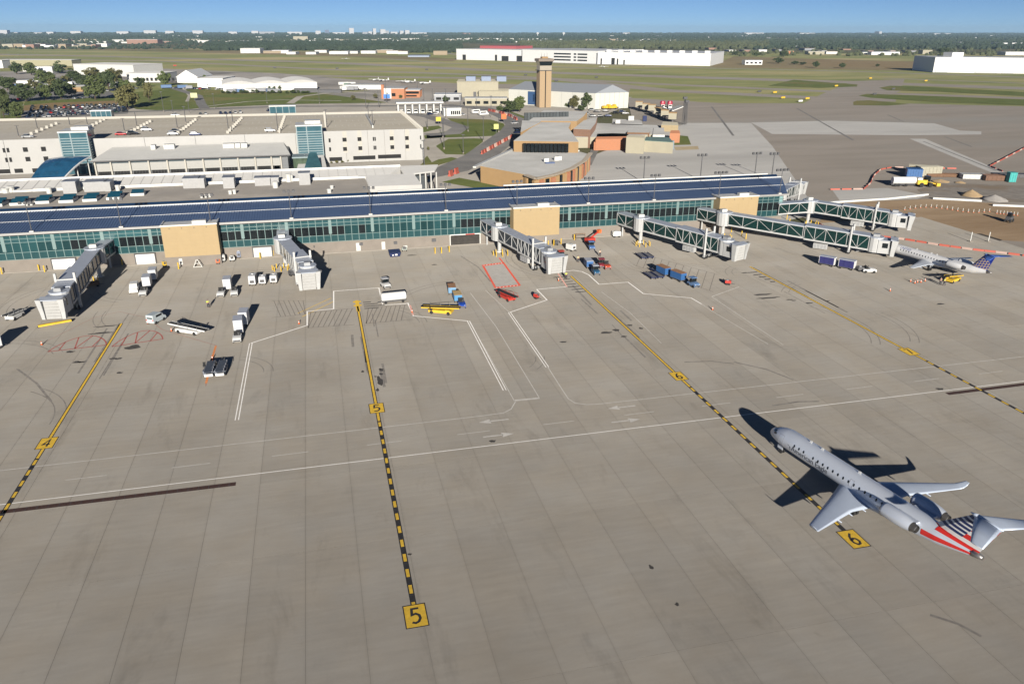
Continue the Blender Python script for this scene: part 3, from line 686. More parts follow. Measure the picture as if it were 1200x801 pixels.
# pipe racks along the roof
for y_, x0, x1 in ((213.5, -28, 12), (215.2, -26, 12), (217.0, -8, 12)):
    b = MB(); b.bar((x0, y_, ZF+.7), (x1, y_, ZF+.7), .12); b.bar((x0, y_, ZF+1.2), (x1, y_, ZF+1.2), .1)
    for k in range(int((x1-x0)/2)+1): b.bar((x0+2*k, y_, ZF), (x0+2*k, y_, ZF+1.2), .08)
    b.build('roof_railing', STEEL, hh)
b = MB(); b.bar((-80, 249.6, ZF+.5), (12, 249.6, ZF+.5), .5, .8); b.build('roof_duct', COPE, hh)
# east wing of the head house: pale flat block with a porch on posts
b = MB(); b.prism([(14.2, 211), (36, 211), (33, 226), (14.2, 226)], 0, 8.3); b.build('low_wing', FLATR, hh)
b = MB(); b.bx(16, 36, 225.6, 226.2, 7.5, 9.4); b.build('wing_parapet', COPE, hh)
b = MB(); b.bx(16.5, 35.5, 211.2, 211.8, 7.5, 9.0); b.build('wing_parapet', COPE, hh)
b = MB(); b.prism([(14.2, 232), (29.5, 231), (29.5, 251), (14.2, 251)], 0, 9.7); b.build('pale_block', PALER, hh)
b = MB(); b.prism([(26.6, 251.2), (37, 256), (40, 268), (26.6, 268)], 9.0, 9.5, bottom=True); b.build('porch_roof', PALER, hh)
for k in range(5):
    q = MB(); q.cyl((30+k*1.9, 252.6+k*.9, 0), (30+k*1.9, 252.6+k*.9, 9.0), .22, .22, 8); q.build('porch_column', OFFW, hh)
b = MB(); b.prism([(26.6, 255), (34, 258.5), (36, 267), (26.6, 267)], 0, 8.9); b.build('porch_glazing', mat('shaded_glazing', (0.10, 0.11, 0.12), 0.2), hh)
# ------------------------------------------------------------------ aircraft
def fus_ring(x, r, zc, n=28, squash=1.0):
    return [(x, r*cos(2*pi*k/n), zc + r*squash*sin(2*pi*k/n)) for k in range(n)]
def lerp_tab(tab, s):
    for (a, *u), (b_, *v) in zip(tab, tab[1:]):
        if a <= s <= b_:
            t = (s-a)/(b_-a); t = t*t*(3-2*t) if len(u) > 9 else t
            return [p+(q-p)*t for p, q in zip(u, v)]
    return list(tab[-1][1:])
def airfoil_loft(b, secs, m=7):
    """secs: (leading edge point, chord vector x, thickness, up vector) lofted"""
    rings = []
    for le, ch, th, up in secs:
        le = Vector(le); up = Vector(up); pr = []
        for k in range(m+1):
            u = k/m; y = 5*th*(0.2969*sqrt(u) - .126*u - .3516*u*u + .2843*u**3 - .1015*u**4); pr.append(le + Vector((-ch*u, 0, 0)) + up*(ch*y*1.25))
        for k in range(m-1, 0, -1):
            u = k/m; y = 5*th*(0.2969*sqrt(u) - .126*u - .3516*u*u + .2843*u**3 - .1015*u**4); pr.append(le + Vector((-ch*u, 0, 0)) - up*(ch*y*0.75))
        rings.append([tuple(p) for p in pr])
    b.loft(rings)
def flag_tail_mat():
    """printed stripes on the fin: red and white bands, dark blue and white at the upper front"""
    m = bpy.data.materials.new('striped_tail_paint'); m.use_nodes = True; nt = m.node_tree; n = nt.nodes; L = nt.links; b = n['Principled BSDF']
    b.inputs['Roughness'].default_value = 0.35
    tc = n.new('ShaderNodeTexCoord'); sp = n.new('ShaderNodeSeparateXYZ'); L.new(tc.outputs['Object'], sp.inputs[0])
    def ma(op, a, c):
        k = n.new('ShaderNodeMath'); k.operation = op
        for i, q in enumerate((a, c)):
            if q is None: continue
            if isinstance(q, (int, float)): k.inputs[i].default_value = q
            else: L.new(q, k.inputs[i])
        return k.outputs['Value']
    x, z = sp.outputs['X'], sp.outputs['Z']
    t = ma('ADD', z, ma('MULTIPLY', ma('ADD', x, 27.0), -0.055))                # bands rise slightly towards the back
    fr = ma('FRACT', ma('MULTIPLY', ma('ADD', t, -3.35), 1/1.12), None)
    redm = ma('LESS_THAN', fr, 0.55)
    fb = ma('FRACT', ma('MULTIPLY', ma('ADD', t, -4.42), 1/0.50), None)
    blm = ma('LESS_THAN', fb, 0.62)
    # blue region: in front of a line slanting with the fin
    reg = ma('GREATER_THAN', ma('ADD', x, ma('MULTIPLY', z, 0.62)), -26.2)
    up = ma('GREATER_THAN', t, 4.36); reg = ma('MULTIPLY', reg, up)
    def mix(f, a, c):
        k = n.new('ShaderNodeMix'); k.data_type = 'RGBA'; L.new(f, k.inputs[0])
        for i, q in ((6, a), (7, c)):
            if isinstance(q, tuple): k.inputs[i].default_value = (*q, 1)
            else: L.new(q, k.inputs[i])
        return k.outputs[2]
    W_ = (0.72, 0.72, 0.72)
    red = mix(redm, W_, (0.62, 0.03, 0.025)); blue = mix(blm, W_, (0.02, 0.035, 0.12))
    L.new(mix(reg, red, blue), b.inputs['Base Color']); return m
def globe_tail_mat():
    m = bpy.data.materials.new('grid_tail_paint'); m.use_nodes = True; nt = m.node_tree; n = nt.nodes; L = nt.links; b = n['Principled BSDF']
    b.inputs['Roughness'].default_value = 0.35
    tc = n.new('ShaderNodeTexCoord'); sp = n.new('ShaderNodeSeparateXYZ'); L.new(tc.outputs['Object'], sp.inputs[0])
    def ma(op, a, c=None):
        k = n.new('ShaderNodeMath'); k.operation = op
        for i, q in enumerate((a, c)):
            if q is None: continue
            if isinstance(q, (int, float)): k.inputs[i].default_value = q
            else: L.new(q, k.inputs[i])
        return k.outputs['Value']
    x, z = sp.outputs['X'], sp.outputs['Z']
    u = ma('FRACT', ma('MULTIPLY', ma('ADD', x, ma('MULTIPLY', z, 0.35)), 1/0.62)); v = ma('FRACT', ma('MULTIPLY', ma('ADD', z, ma('MULTIPLY', x, 0.15)), 1/0.55))
    gr = ma('MAXIMUM', ma('LESS_THAN', u, 0.26), ma('LESS_THAN', v, 0.26))
    cxn = ma('ADD', ma('POWER', ma('ABSOLUTE', ma('ADD', x, 25.2)), 2.0), ma('POWER', ma('ABSOLUTE', ma('ADD', z, -3.6)), 2.0))
    f = ma('MULTIPLY', gr, ma('LESS_THAN', cxn, 5.6))
    k = n.new('ShaderNodeMix'); k.data_type = 'RGBA'; L.new(f, k.inputs[0]); k.inputs[6].default_value = (0.02, 0.045, 0.33, 1); k.inputs[7].default_value = (0.55, 0.42, 0.28, 1)
    L.new(k.outputs[2], b.inputs['Base Color']); return m
PAINTA = mat('silver_white_paint', (0.60, 0.65, 0.74), 0.30, 0.15, var=0.035, scale=0.6, coat=0.3)
PAINTB = mat('gloss_white_paint', (0.80, 0.80, 0.80), 0.3, var=0.03, scale=0.6, coat=0.3)
WINGG = mat('wing_grey', (0.50, 0.57, 0.69), 0.35, 0.15, var=0.05, scale=0.8)
BARE = mat('bare_metal', (0.42, 0.40, 0.38), 0.3, 0.8, var=0.15, scale=3)
INK = mat('title_ink', (0.022, 0.025, 0.035), 0.5, var=0.05)
INKB = mat('blue_title_ink', (0.03, 0.06, 0.30), 0.5, var=0.05)
SEAMP = mat('door_seam', (0.30, 0.31, 0.34), 0.5)

def fus_prof(L, R, zc):
    """(station from the nose, radius, centre height)"""
    t = [(0.0, 0.04, zc-.42), (0.12, 0.30, zc-.40), (0.45, .58, zc-.34), (1.0, .84, zc-.24), (1.7, 1.05, zc-.13), (2.5, 1.22*R/1.345, zc-.05), (3.5, R, zc), (L*0.70, R, zc), (L*0.78, R*.95, zc+.05), (L*0.86, R*.78, zc+.22), (L*0.93, R*.50, zc+.44), (L*0.975, R*.30, zc+.58), (L, R*.16, zc+.62)]
    return t
def text_on_side(s, size, x_start, zc, R, side, ang0, m, parent, name):
    cu = bpy.data.curves.new('lettering', 'FONT'); cu.body = s; cu.size = size; cu.resolution_u = 2
    to = bpy.data.objects.new('lettering', cu); COL.objects.link(to)
    dg = bpy.context.evaluated_depsgraph_get(); me = bpy.data.meshes.new_from_object(to.evaluated_get(dg))
    bpy.data.objects.remove(to)
    import bmesh
    bm = bmesh.new(); bm.from_mesh(me); bmesh.ops.triangulate(bm, faces=bm.faces)
    bmesh.ops.subdivide_edges(bm, edges=[e for e in bm.edges if e.calc_length() > size*.25], cuts=2); bmesh.ops.triangulate(bm, faces=bm.faces)
    for v in bm.verts:
        u, w = v.co.x, v.co.y
        a = ang0 + w/R
        # port side: nose is to the left of the reader, letters run nose to tail
        x = x_start - u if side > 0 else x_start - u
        v.co = Vector((x, side*(R+.012)*cos(a), zc + (R+.012)*sin(a)))
    bm.to_mesh(me); bm.free(); me.materials.clear(); me.materials.append(m)
    o = link(bpy.data.objects.new(name, me), parent); return o

def make_jet(nm, label, P, loc, heading):
    L, R, zc = P['L'], P['R'], P['zc']
    t = thing(nm, label, 'airliner', (loc[0], loc[1], 0), heading)       # origin below the nose tip, +X to the nose
    prof = fus_prof(L, R, zc)
    stn = sorted(set([p[0] for p in prof] + [3.5 + (L*.70-3.5)*k/8 for k in range(9)] + [L*.70 + L*.30*k/10 for k in range(11)] + [0.25, .7, 1.35, 2.1, 3.0]))
    rings = []
    for s in stn:
        r, z = lerp_tab(prof, s); rings.append(fus_ring(-s, r, z))
    b = MB(); b.loft(rings); fus = b.build('fuselage', P['paint'], t, smooth=True)
    def rad(s): return lerp_tab(prof, s)
    # belly fairing
    b = MB(); rr = []
    for k in range(11):
        s = P['wx']-1.2 + k*0.9; f = sin(pi*min(1, max(0.02, k/10)))**.5
        rr.append([(-s, 1.18*R*f*cos(a)*1.05, zc-.62*R + .62*R*f*sin(a)) for a in [2*pi*q/16 for q in range(16)]])
    b.loft(rr); b.build('belly_fairing', P['paint'], t, smooth=True)
    # cabin windows
    wm = MB()
    def disc(s, ang, w, h, side, off=.008):
        r, z = rad(s); vs = []
        for k in range(10):
            a = 2*pi*k/10; aa = ang + sin(a)*h/2/r; vs.append((-s + cos(a)*w/2, side*(r+off)*cos(aa), z + (r+off)*sin(aa)))
        return vs if side < 0 else vs[::-1]
    me = {}
    for side in (1, -1):
        for k in range(P['nwin']):
            s = P['win0'] + k*P['winp']
            if k in P['skip']: continue
            if side not in me:
                q = MB(); r0, z0 = rad(P['win0']); v = disc(P['win0'], .30, .27, .40, side); q.add([(a + P['win0'], c, e) for a, c, e in v], [tuple(range(10))]); me[side] = q.mesh('cabin_window'); me[side].materials.append(DGLASS)
            obj_of('cabin_window', me[side], t, (-s, 0, 0))
    # cockpit glazing: four panes following the nose
    for side in (1, -1):
        for (s0, s1, a0, a1) in ((0.95, 1.62, 1.02, 1.50), (1.15, 1.85, .56, .95), (1.45, 2.05, .30, .55)):
            q = MB(); g_ = []
            for ss in (s0, (s0+s1)/2, s1):
                for aa in (a0, (a0+a1)/2, a1):
                    r, z = rad(ss); g_.append((-ss, side*(r+.012)*cos(aa), z+(r+.012)*sin(aa)))
            fs = [(i*3+j, i*3+j+1, i*3+j+4, i*3+j+3) for i in range(2) for j in range(2)]
            if side > 0: fs = [f[::-1] for f in fs]
            q.add(g_, fs); q.build('cockpit_window', DGLASS, t)
    # door outlines and the overwing exit
    def outline(s0, s1, a0, a1, side):
        pts = []
        for s, a in ((s0, a0), (s1, a0), (s1, a1), (s0, a1)): pts.append((s, a))
        q = MB()
        for (sa, aa), (sb, ab) in zip(pts, pts[1:]+pts[:1]):
            for k in range(4):
                u0, u1 = k/4, (k+1)/4; c = []
                for u in (u0, u1):
                    s = sa+(sb-sa)*u; a = aa+(ab-aa)*u; r, z = rad(s); c.append(Vector((-s, side*(r+.006)*cos(a), z+(r+.006)*sin(a))))
                q.bar(c[0], c[1], .035, .02)
        q.build('door_outline', P['seam'], t)
    outline(2.75, 3.65, -.75, .62, 1); outline(2.9, 3.6, -.4, .5, -1); outline(P['exit'], P['exit']+.55, -.05, .62, 1); outline(P['exit'], P['exit']+.55, -.05, .62, -1)
    # wings
    for side in (1, -1):
        b = MB(); wx, sp_, z0 = P['wx'], P['span']/2, zc - R*.68
        def sec(y, le, ch, z, th, up=(0, 0, 1)): return ((-le, side*y, z), ch, th, up)
        tip = sp_ - P['wl'][0]
        secs = [sec(.6, wx-.4, 5.6*P['k'], z0, .13), sec(1.5, wx+.15, 5.0*P['k'], z0+.04, .12), sec(4.2*P['k'], wx+1.75*P['k'], 3.35*P['k'], z0+.20, .11), sec(tip, wx+tip*P['sw'], P['ctip'], z0+.075*tip*.65, .10)]
        zt = z0+.075*tip*.65; ty = tip
        if P['wl'][1]:
            dy, dz = P['wl']
            secs += [sec(tip+dy*.35, wx+tip*P['sw']+.35, P['ctip']*.86, zt+dz*.16, .09, (0, -side*.35, .93)), sec(tip+dy*.7, wx+tip*P['sw']+.85, P['ctip']*.62, zt+dz*.6, .09, (0, -side*.8, .6)), sec(tip+dy, wx+tip*P['sw']+1.25, P['ctip']*.34, zt+dz, .09, (0, -side*.85, .5))]
        if side < 0: secs = secs[::-1]
        else: secs = secs
        airfoil_loft(b, secs); b.build('wing', P['wing'], t, smooth=True)
        # dark leading edge, spoilers and flap gaps, flap track fairings
        q = MB()
        for y0, y1, c0 in ((1.7, 4.0, .72), (4.3, 8.0, .72)):
            def pt(y, f):
                if y < 4.2*P['k']:
                    u = (y-1.5)/(4.2*P['k']-1.5); le = wx+.15+(1.75*P['k']-.15)*u; ch = 5.0*P['k']+(3.35-5.0)*P['k']*u; zz = z0+.04+.16*u
                else:
                    u = (y-4.2*P['k'])/(tip-4.2*P['k']); le = wx+1.75*P['k']+(tip*P['sw']-1.75*P['k'])*u; ch = 3.35*P['k']+(P['ctip']-3.35*P['k'])*u; zz = z0+.20+(zt-z0-.20)*u
                return Vector((-(le+ch*f), side*y, zz+ch*.055*(1-f)**.6+.02))
            q.bar(pt(y0, c0), pt(y1, c0), .035, .02)
        q.build('flap_gap', P['seam'], t)
        for y in (2.4, 4.6, 6.8):
            q = MB(); p = pt(y, .93); q.cyl((p.x+.9, p.y, p.z-.22), (p.x-.55, p.y, p.z-.22), .14, .05, 8); q.build('flap_fairing', P['wing'], t, smooth=True)
        # engine nacelle and pylon
        ex, ey, ez, el, er = P['eng']
        b = MB(); prf = [(0, .80), (.08, .93), (.35, 1.0), (.5*el, 1.0), (.75*el, .90), (el*.92, .70)]
        b.loft([[(-(ex+s), side*ey + er*f*cos(a), ez + er*f*sin(a)) for a in [2*pi*q_/18 for q_ in range(18)]] for s, f in prf], cap0=False, cap1=False); nac = b.build('engine_nacelle', P['paint'], t, smooth=True)
        b = MB(); b.cyl((-ex-.30, side*ey, ez), (-ex-.34, side*ey, ez), er*.86, er*.86, 18); b.build('fan_face', DGREY, nac)
        b = MB(); b.loft([[(-(ex+s), side*ey + er*f*cos(a), ez + er*f*sin(a)) for a in [2*pi*q_/18 for q_ in range(18)]] for s, f in ((-.04, .86), (0, .82), (.02, .80), (-.02, .93), (.10, .94))], cap0=False, cap1=False); b.build('intake_lip', BARE, nac, smooth=True)
        b = MB(); b.cyl((-ex-el*.88, side*ey, ez), (-ex-el*1.06, side*ey, ez), er*.66, er*.52, 16, False); b.build('exhaust_nozzle', mat('exhaust_metal', (.16, .15, .14), .45, .6, var=.2), nac, smooth=True)
        b = MB(); b.cyl((-ex-el*.95, side*ey, ez), (-ex-el*.97, side*ey, ez), er*.58, er*.56, 14); b.build('exhaust_core', DGREY, nac)
        b = MB(); b.box((-(ex+el*.55), side*(ey-.75), ez-.02), (el*.62, 1.25, .22)); b.build('engine_pylon', P['paint'], t)
        # stabiliser on top of the fin
        b = MB(); fx, fz, ss = P['fin'][2], P['fin'][3], P['stab']
        s2 = [((-(fx+.1), side*.05, fz), P['sc'][0], .10, (0, 0, 1)), ((-(fx+ss*.70), side*ss, fz+.02), P['sc'][1], .09, (0, 0, 1))]
        airfoil_loft(b, s2 if side > 0 else s2[::-1]); b.build('tailplane', P['tailp'], t, smooth=True)
        # main gear
        for k in (-1, 1):
            q = MB(); q.cyl((-P['mg'], side*P['tr']+k*.24-.13, .42), (-P['mg'], side*P['tr']+k*.24+.13, .42), .42, .42, 14); q.build('main_wheel', RUBBER, t)
        q = MB(); q.cyl((-P['mg'], side*P['tr'], .42), (-P['mg'], side*(P['tr']-.2), zc-R*.7), .11, .13, 8); q.bar((-P['mg'], side*P['tr'], .5), (-P['mg']+.2, side*.6, zc-R*.85), .09); q.build('gear_leg', STEEL, t)
    # fin
    f0, fz0, f1, fz1, c0, c1 = P['fin']
    b = MB()
    airfoil_loft(b, [((-f0, 0, fz0), c0, .105, (0, 1, 0)), ((-(f0+(f1-f0)*.5), 0, (fz0+fz1)/2), (c0+c1)/2, .10, (0, 1, 0)), ((-f1, 0, fz1), c1, .10, (0, 1, 0))][::-1]); fin = b.build('tail_fin', P['tail'], t, smooth=False)
    b = MB(); b.cyl((-f1+.35, 0, fz1+.03), (-f1-.5, 0, fz1+.05), .05, .24, 10); b.cyl((-f1-.5, 0, fz1+.05), (-f1-c1-.1, 0, fz1+.05), .24, .06, 10); b.build('tail_bullet', P['tailp'], t, smooth=True)
    b = MB(); r1, z1 = rad(L*.975); b.cyl((-L*.972, 0, z1), (-L*1.012, 0, z1+.06), r1*1.06, r1*.62, 12); b.build('tail_cone', BARE, t, smooth=True)
    # nose gear
    for k in (-1, 1):
        q = MB(); q.cyl((-P['ng'], k*.2-.09, .28), (-P['ng'], k*.2+.09, .28), .28, .28, 12); q.build('nose_wheel', RUBBER, t)
    q = MB(); q.cyl((-P['ng'], 0, .28), (-P['ng']-.1, 0, zc-R*.8), .08, .10, 8); q.build('nose_gear_leg', STEEL, t)
    q = MB(); q.box((-P['ng']+.1, .32, .95), (.9, .03, .55)); q.build('gear_door', P['paint'], t)
    # blade aerials on the crown
    for s in P['aer']:
        r, z = rad(s); q = MB(); q.add([(-s+.2, -.02, z+r), (-s-.25, -.02, z+r), (-s-.28, -.02, z+r+.3), (-s-.05, -.02, z+r+.3), (-s+.2, .02, z+r), (-s-.25, .02, z+r), (-s-.28, .02, z+r+.3), (-s-.05, .02, z+r+.3)], [(0, 1, 2, 3), (7, 6, 5, 4), (0, 3, 7, 4), (3, 2, 6, 7), (2, 1, 5, 6)]); q.build('aerial', WHITE, t)
    return t, rad
FT = flag_tail_mat()
PA = dict(L=30.9, R=1.345, zc=2.62, paint=PAINTA, wing=WINGG, seam=SEAMP, nwin=20, win0=5.7, winp=.83, skip=(3,), exit=15.0, wx=13.5, span=23.24, wl=(.85, .85), k=1.0, sw=.50, ctip=1.45,
          eng=(21.0, 2.35, 3.45, 4.1, .82), fin=(25.2, 3.55, 29.3, 7.25, 5.6, 3.1), stab=4.4, sc=(2.95, 1.35), tail=FT, tailp=WINGG, mg=17.0, tr=2.05, ng=2.4, aer=(7.0, 9.0, 15.0))
nose = at(901.5, 504.5, 2.2); tailp = at(1140, 646, 3.2)
hdg = atan2(nose.y-tailp.y, nose.x-tailp.x)
hdg -= radians(1.0); nose = nose + Vector((sin(hdg), -cos(hdg), 0))*.4
jet1, rad1 = make_jet('regional_jet', 'silver grey twin jet with red white and blue striped tail parked beside stand mark 6', PA, nose, hdg)
print('jet length', (nose-tailp).length, math.degrees(hdg))
text_on_side('American Eagle', 1.02, -5.25, PA['zc'], PA['R'], 1, -.32, INK, jet1, 'airline_title')
# small slanted emblem in front of the title
q = MB()
for side in (1,):
    for pts in (((-4.55, .08), (-4.75, .08), (-5.15, -.30), (-4.95, -.30)), ((-4.85, .02), (-5.15, -.05), (-5.05, -.20), (-4.95, -.10))):
        vs = []
        for x, a in pts: vs.append((x, side*(PA['R']+.013)*cos(a), PA['zc']+(PA['R']+.013)*sin(a)))
        q.add(vs, [(0, 1, 2, 3)])
q.build('emblem', INK, jet1)
# striped paint on the flank below the fin
SR = mat('red_stripe', (0.60, 0.03, 0.025), 0.4, var=.04)
for side in (1, -1):
    for a0, a1, s0 in ((.80, 1.42, 26.2), (-.30, .26, 25.0)):
        q = MB(); n_ = 14; m_ = 6
        for i in range(n_):
            for j in range(m_):
                vs = []
                for s, a in ((s0+(30.2-s0)*i/n_, a0+(a1-a0)*j/m_), (s0+(30.2-s0)*(i+1)/n_, a0+(a1-a0)*j/m_), (s0+(30.2-s0)*(i+1)/n_, a0+(a1-a0)*(j+1)/m_), (s0+(30.2-s0)*i/n_, a0+(a1-a0)*(j+1)/m_)):
                    r, z = rad1(s); vs.append((-s, side*(r+.02)*cos(a), z+(r+.02)*sin(a)))
                q.add(vs, [(0, 1, 2, 3) if side < 0 else (3, 2, 1, 0)])
        q.build('tail_stripe', SR, jet1)
PB2 = dict(L=27.6, R=1.15, zc=2.35, paint=PAINTB, wing=mat('pale_wing', (0.46, 0.50, 0.56), .4, var=.04), seam=mat('door_seam_grey', (0.42, .43, .46), .5), nwin=17, win0=5.0, winp=.78, skip=(), exit=12.2, wx=10.7, span=20.04, wl=(0, 0), k=.86, sw=.44, ctip=1.25,
           eng=(18.6, 1.95, 2.95, 4.1, .76), fin=(22.6, 3.0, 25.6, 6.55, 4.2, 2.4), stab=3.75, sc=(2.3, 1.2), tail=globe_tail_mat(), tailp=mat('tail_blue', (0.06, 0.13, 0.42), .35), mg=14.4, tr=2.05, ng=2.2, aer=(8.5, 12.5, 14.0))
n2 = at(1043, 288.5, 2.4); t2 = at(1160, 319.5, 2.9); h2 = atan2(n2.y-t2.y, n2.x-t2.x)
print('jet2 length', (n2-t2).length, math.degrees(h2))
n2 = t2 + Vector((cos(h2), sin(h2), 0))*27.6
jet2, rad2 = make_jet('regional_jet', 'white twin jet with blue and gold gridded tail docked at the farthest bridge', PB2, n2, h2)
text_on_side('UNITED', .85, -4.6, PB2['zc'], PB2['R'], 1, .52, INKB, jet2, 'airline_title')
# ------------------------------------------------------------------ jet bridges
BR_ROOF = mat('bridge_roof', (0.44, 0.48, 0.55), 0.5, 0.1, var=0.08, scale=0.5)
BR_WHITE = mat('bridge_white', (0.48, 0.485, 0.48), 0.5, var=0.06)
BR_SLAT = mat('bridge_bellows', (0.42, 0.42, 0.41), 0.7, var=0.08)
BR_BLUE = mat('bridge_blue', (0.05, 0.08, 0.22), 0.5, var=0.1)
def tunnel(t, p0, p1, z0, z1, w, h, nbay, glass, diag=True):
    """one tunnel section: roof, floor, glazed sides behind a white truss, end frames"""
    p0 = Vector((p0[0], p0[1], z0)); p1 = Vector((p1[0], p1[1], z1)); d = p1-p0; u = d.normalized(); n_ = Vector((-u.y, u.x, 0)).normalized(); up = Vector((0, 0, 1))
    def P(s, a, z): return p0 + d*s + n_*a + up*z
    def slab(z, th, ww):
        b = MB(); b.add([P(0, -ww/2, z), P(1, -ww/2, z), P(1, ww/2, z), P(0, ww/2, z), P(0, -ww/2, z+th), P(1, -ww/2, z+th), P(1, ww/2, z+th), P(0, ww/2, z+th)], [(3, 2, 1, 0), (4, 5, 6, 7), (0, 1, 5, 4), (1, 2, 6, 5), (2, 3, 7, 6), (3, 0, 4, 7)]); return b
    slab(h-.02, .16, w+.16).build('tunnel_roof', BR_ROOF, t)
    b = slab(-.22, .22, w); b.build('tunnel_floor', BR_WHITE, t)
    for s in (-1, 1):
        for k in range(nbay):
            b = MB(); a = s*(w/2-.10); g_ = .02/nbay
            q = [P(k/nbay+g_, a, .12), P((k+1)/nbay-g_, a, .12), P((k+1)/nbay-g_, a, h-.12), P(k/nbay+g_, a, h-.12)]
            b.add(q if s < 0 else q[::-1], [(0, 1, 2, 3)]); b.build('side_pane', glass, t)
        b = MB(); a = s*(w/2-.03)
        b.bar(P(0, a, .06), P(1, a, .06), .14, .26); b.bar(P(0, a, h-.08), P(1, a, h-.08), .14, .22)
        for k in range(nbay+1): b.bar(P(k/nbay, a, 0), P(k/nbay, a, h), .14, .11)
        for k in range(nbay if diag else 0):
            if k % 2: b.bar(P(k/nbay, a, .1), P((k+1)/nbay, a, h-.1), .09, .08)
            else: b.bar(P(k/nbay, a, h-.1), P((k+1)/nbay, a, .1), .09, .08)
        b.build('side_truss', BR_WHITE, t)
    return P, u, n_
BOLL = None
def bollard(x, y, label, group, m=YELLOW, h=1.15, r=.11):
    b = MB(); b.cyl((0, 0, 0), (0, 0, h), r, r, 8); b.cyl((0, 0, h), (0, 0, h+.07), r, r*.4, 8)
    o = b.build('bollard', m); o.location = (x, y, 0); return tag(o, label, 'bollard', group)
def bridge(label, wall, rot, cab, cabdir, glass=GGLASS, frac=(.0, .56, .46, .90), h1=2.95, h2=3.4, ac=True, fixed=True, zr=3.55, zc=2.25, nb=(5, 6), stairs=True, diag=True):
    """wall: where it leaves the building, rot: rotunda, cab: head; cabdir: heading of the cab"""
    rot = Vector((rot[0], rot[1], 0)); cab = Vector((cab[0], cab[1], 0)); d = cab-rot; ln = d.length; u = d.normalized()
    t = thing('jet_bridge', label, 'jet bridge', (0, 0, 0), 0, 'jet bridges along the concourse')
    if fixed:
        wv = Vector((wall[0], wall[1], 0)); tunnel(t, wv, rot - (rot-wv).normalized()*1.2, zr, zr, 2.7, 2.9, max(2, int((rot-wv).length/3)), glass, diag)
        for f in (.12,):
            q = wv.lerp(rot, f); b = MB(); b.cyl((q.x, q.y, 0), (q.x, q.y, zr), .22, .22, 8); b.build('support_post', BR_WHITE, t)
    # rotunda drum on its column
    b = MB(); b.cyl((rot.x, rot.y, zr-.35), (rot.x, rot.y, zr+3.1), 2.0, 2.0, 16); ro = b.build('rotunda', BR_WHITE, t)
    b = MB()
    for k in range(16): a = 2*pi*k/16; b.bar((rot.x+2.01*cos(a), rot.y+2.01*sin(a), zr-.2), (rot.x+2.01*cos(a), rot.y+2.01*sin(a), zr+3.05), .08, .05)
    b.build('shutter_rib', BR_SLAT, ro, kind='stuff')
    b = MB(); b.cyl((rot.x, rot.y, zr+3.1), (rot.x, rot.y, zr+3.3), 2.2, 2.15, 16); b.build('rotunda_roof', BR_ROOF, ro)
    b = MB(); b.box((rot.x-.2, rot.y+.2, zr+3.62), (1.5, 1.2, .7)); b.build('roof_unit', OFFW, ro)
    b = MB(); b.cyl((rot.x, rot.y, 0), (rot.x, rot.y, zr-.35), .48, .48, 12); b.cyl((rot.x, rot.y, 0), (rot.x, rot.y, .35), .95, .85, 12); b.build('rotunda_column', BR_WHITE, t)
    # telescoping tunnels
    def at_(s): return rot + u*(ln*s)
    def zf(s): return zr + (zc-zr)*s
    s0 = 1.6/ln
    P1, _, _ = tunnel(t, at_(s0), at_(frac[1]), zf(s0)+.12, zf(frac[1])+.12, 2.8, h1, nb[0], glass, diag)
    P2, uu, nn = tunnel(t, at_(frac[2]), at_(frac[3]), zf(frac[2])-.05, zf(frac[3])-.05, 3.25, h2, nb[1], glass, diag)
    # drive columns, axle and wheels
    sw = frac[2] + (frac[3]-frac[2])*.72; q = at_(sw)
    nn = Vector((-u.y, u.x, 0))
    for s in (-1, 1):
        c = q + nn*(s*1.75); b = MB(); b.bar((c.x, c.y, .55), (c.x, c.y, zf(sw)+h2+1.7), .42, .42); b.build('lift_column', BR_WHITE, t)
        w = q + nn*(s*1.1)
        for e in (-.35, .35):
            b = MB(); c2 = w + nn*e; b.cyl((c2.x-nn.x*.14, c2.y-nn.y*.14, .52), (c2.x+nn.x*.14, c2.y+nn.y*.14, .52), .52, .52, 14); b.build('drive_wheel', RUBBER, t)
    b = MB(); a, c = q-nn*2.0, q+nn*2.0; b.bar((a.x, a.y, .75), (c.x, c.y, .75), .45, .5); b.build('drive_bogie', GREYM, t)
    b = MB(); b.bar((a.x, a.y, zf(sw)+h2+.35), (c.x, c.y, zf(sw)+h2+.35), .28, .25); b.build('lift_crosshead', BR_WHITE, t)
    if ac:
        e = at_(sw-.16) - Vector((0, 0, 0)); n2 = nn if nn.y < 0 else -nn
        e = e + n2*1.0; b = MB(); b.box((e.x, e.y, zf(sw)-1.0), (3.4, 1.0, 1.25), rz=atan2(u.y, u.x)); o = b.build('air_unit', BR_WHITE, t)
        b = MB()
        for k in range(4):
            for m_ in range(3):
                f = e + u*(-1.2+.8*k) + n2*.52; b.box((f.x, f.y, zf(sw)-1.35+.35*m_), (.62, .03, .24), rz=atan2(u.y, u.x))
        b.build('louvre', GREYM, o, kind='stuff')
    # cab: drum, house, folded hood towards the aircraft
    ca = cabdir; cd = Vector((cos(ca), sin(ca), 0)); cn = Vector((-cd.y, cd.x, 0)); zb = zf(.97)-.1
    c0 = at_(frac[3]) + u*1.3
    b = MB(); b.cyl((c0.x, c0.y, zb-.25), (c0.x, c0.y, zb+h2-.05), 1.75, 1.75, 14); o = b.build('cab_drum', BR_WHITE, t)
    b = MB(); b.cyl((c0.x, c0.y, zb+h2-.05), (c0.x, c0.y, zb+h2+.12), 1.95, 1.9, 14); b.build('cab_drum_roof', BR_ROOF, o)
    b = MB(); e = c0 + cd*.1; b.box((e.x, e.y, zb+h2+.45), (1.5, 1.3, .65), rz=ca); b.build('cab_roof_unit', GREYM, t)
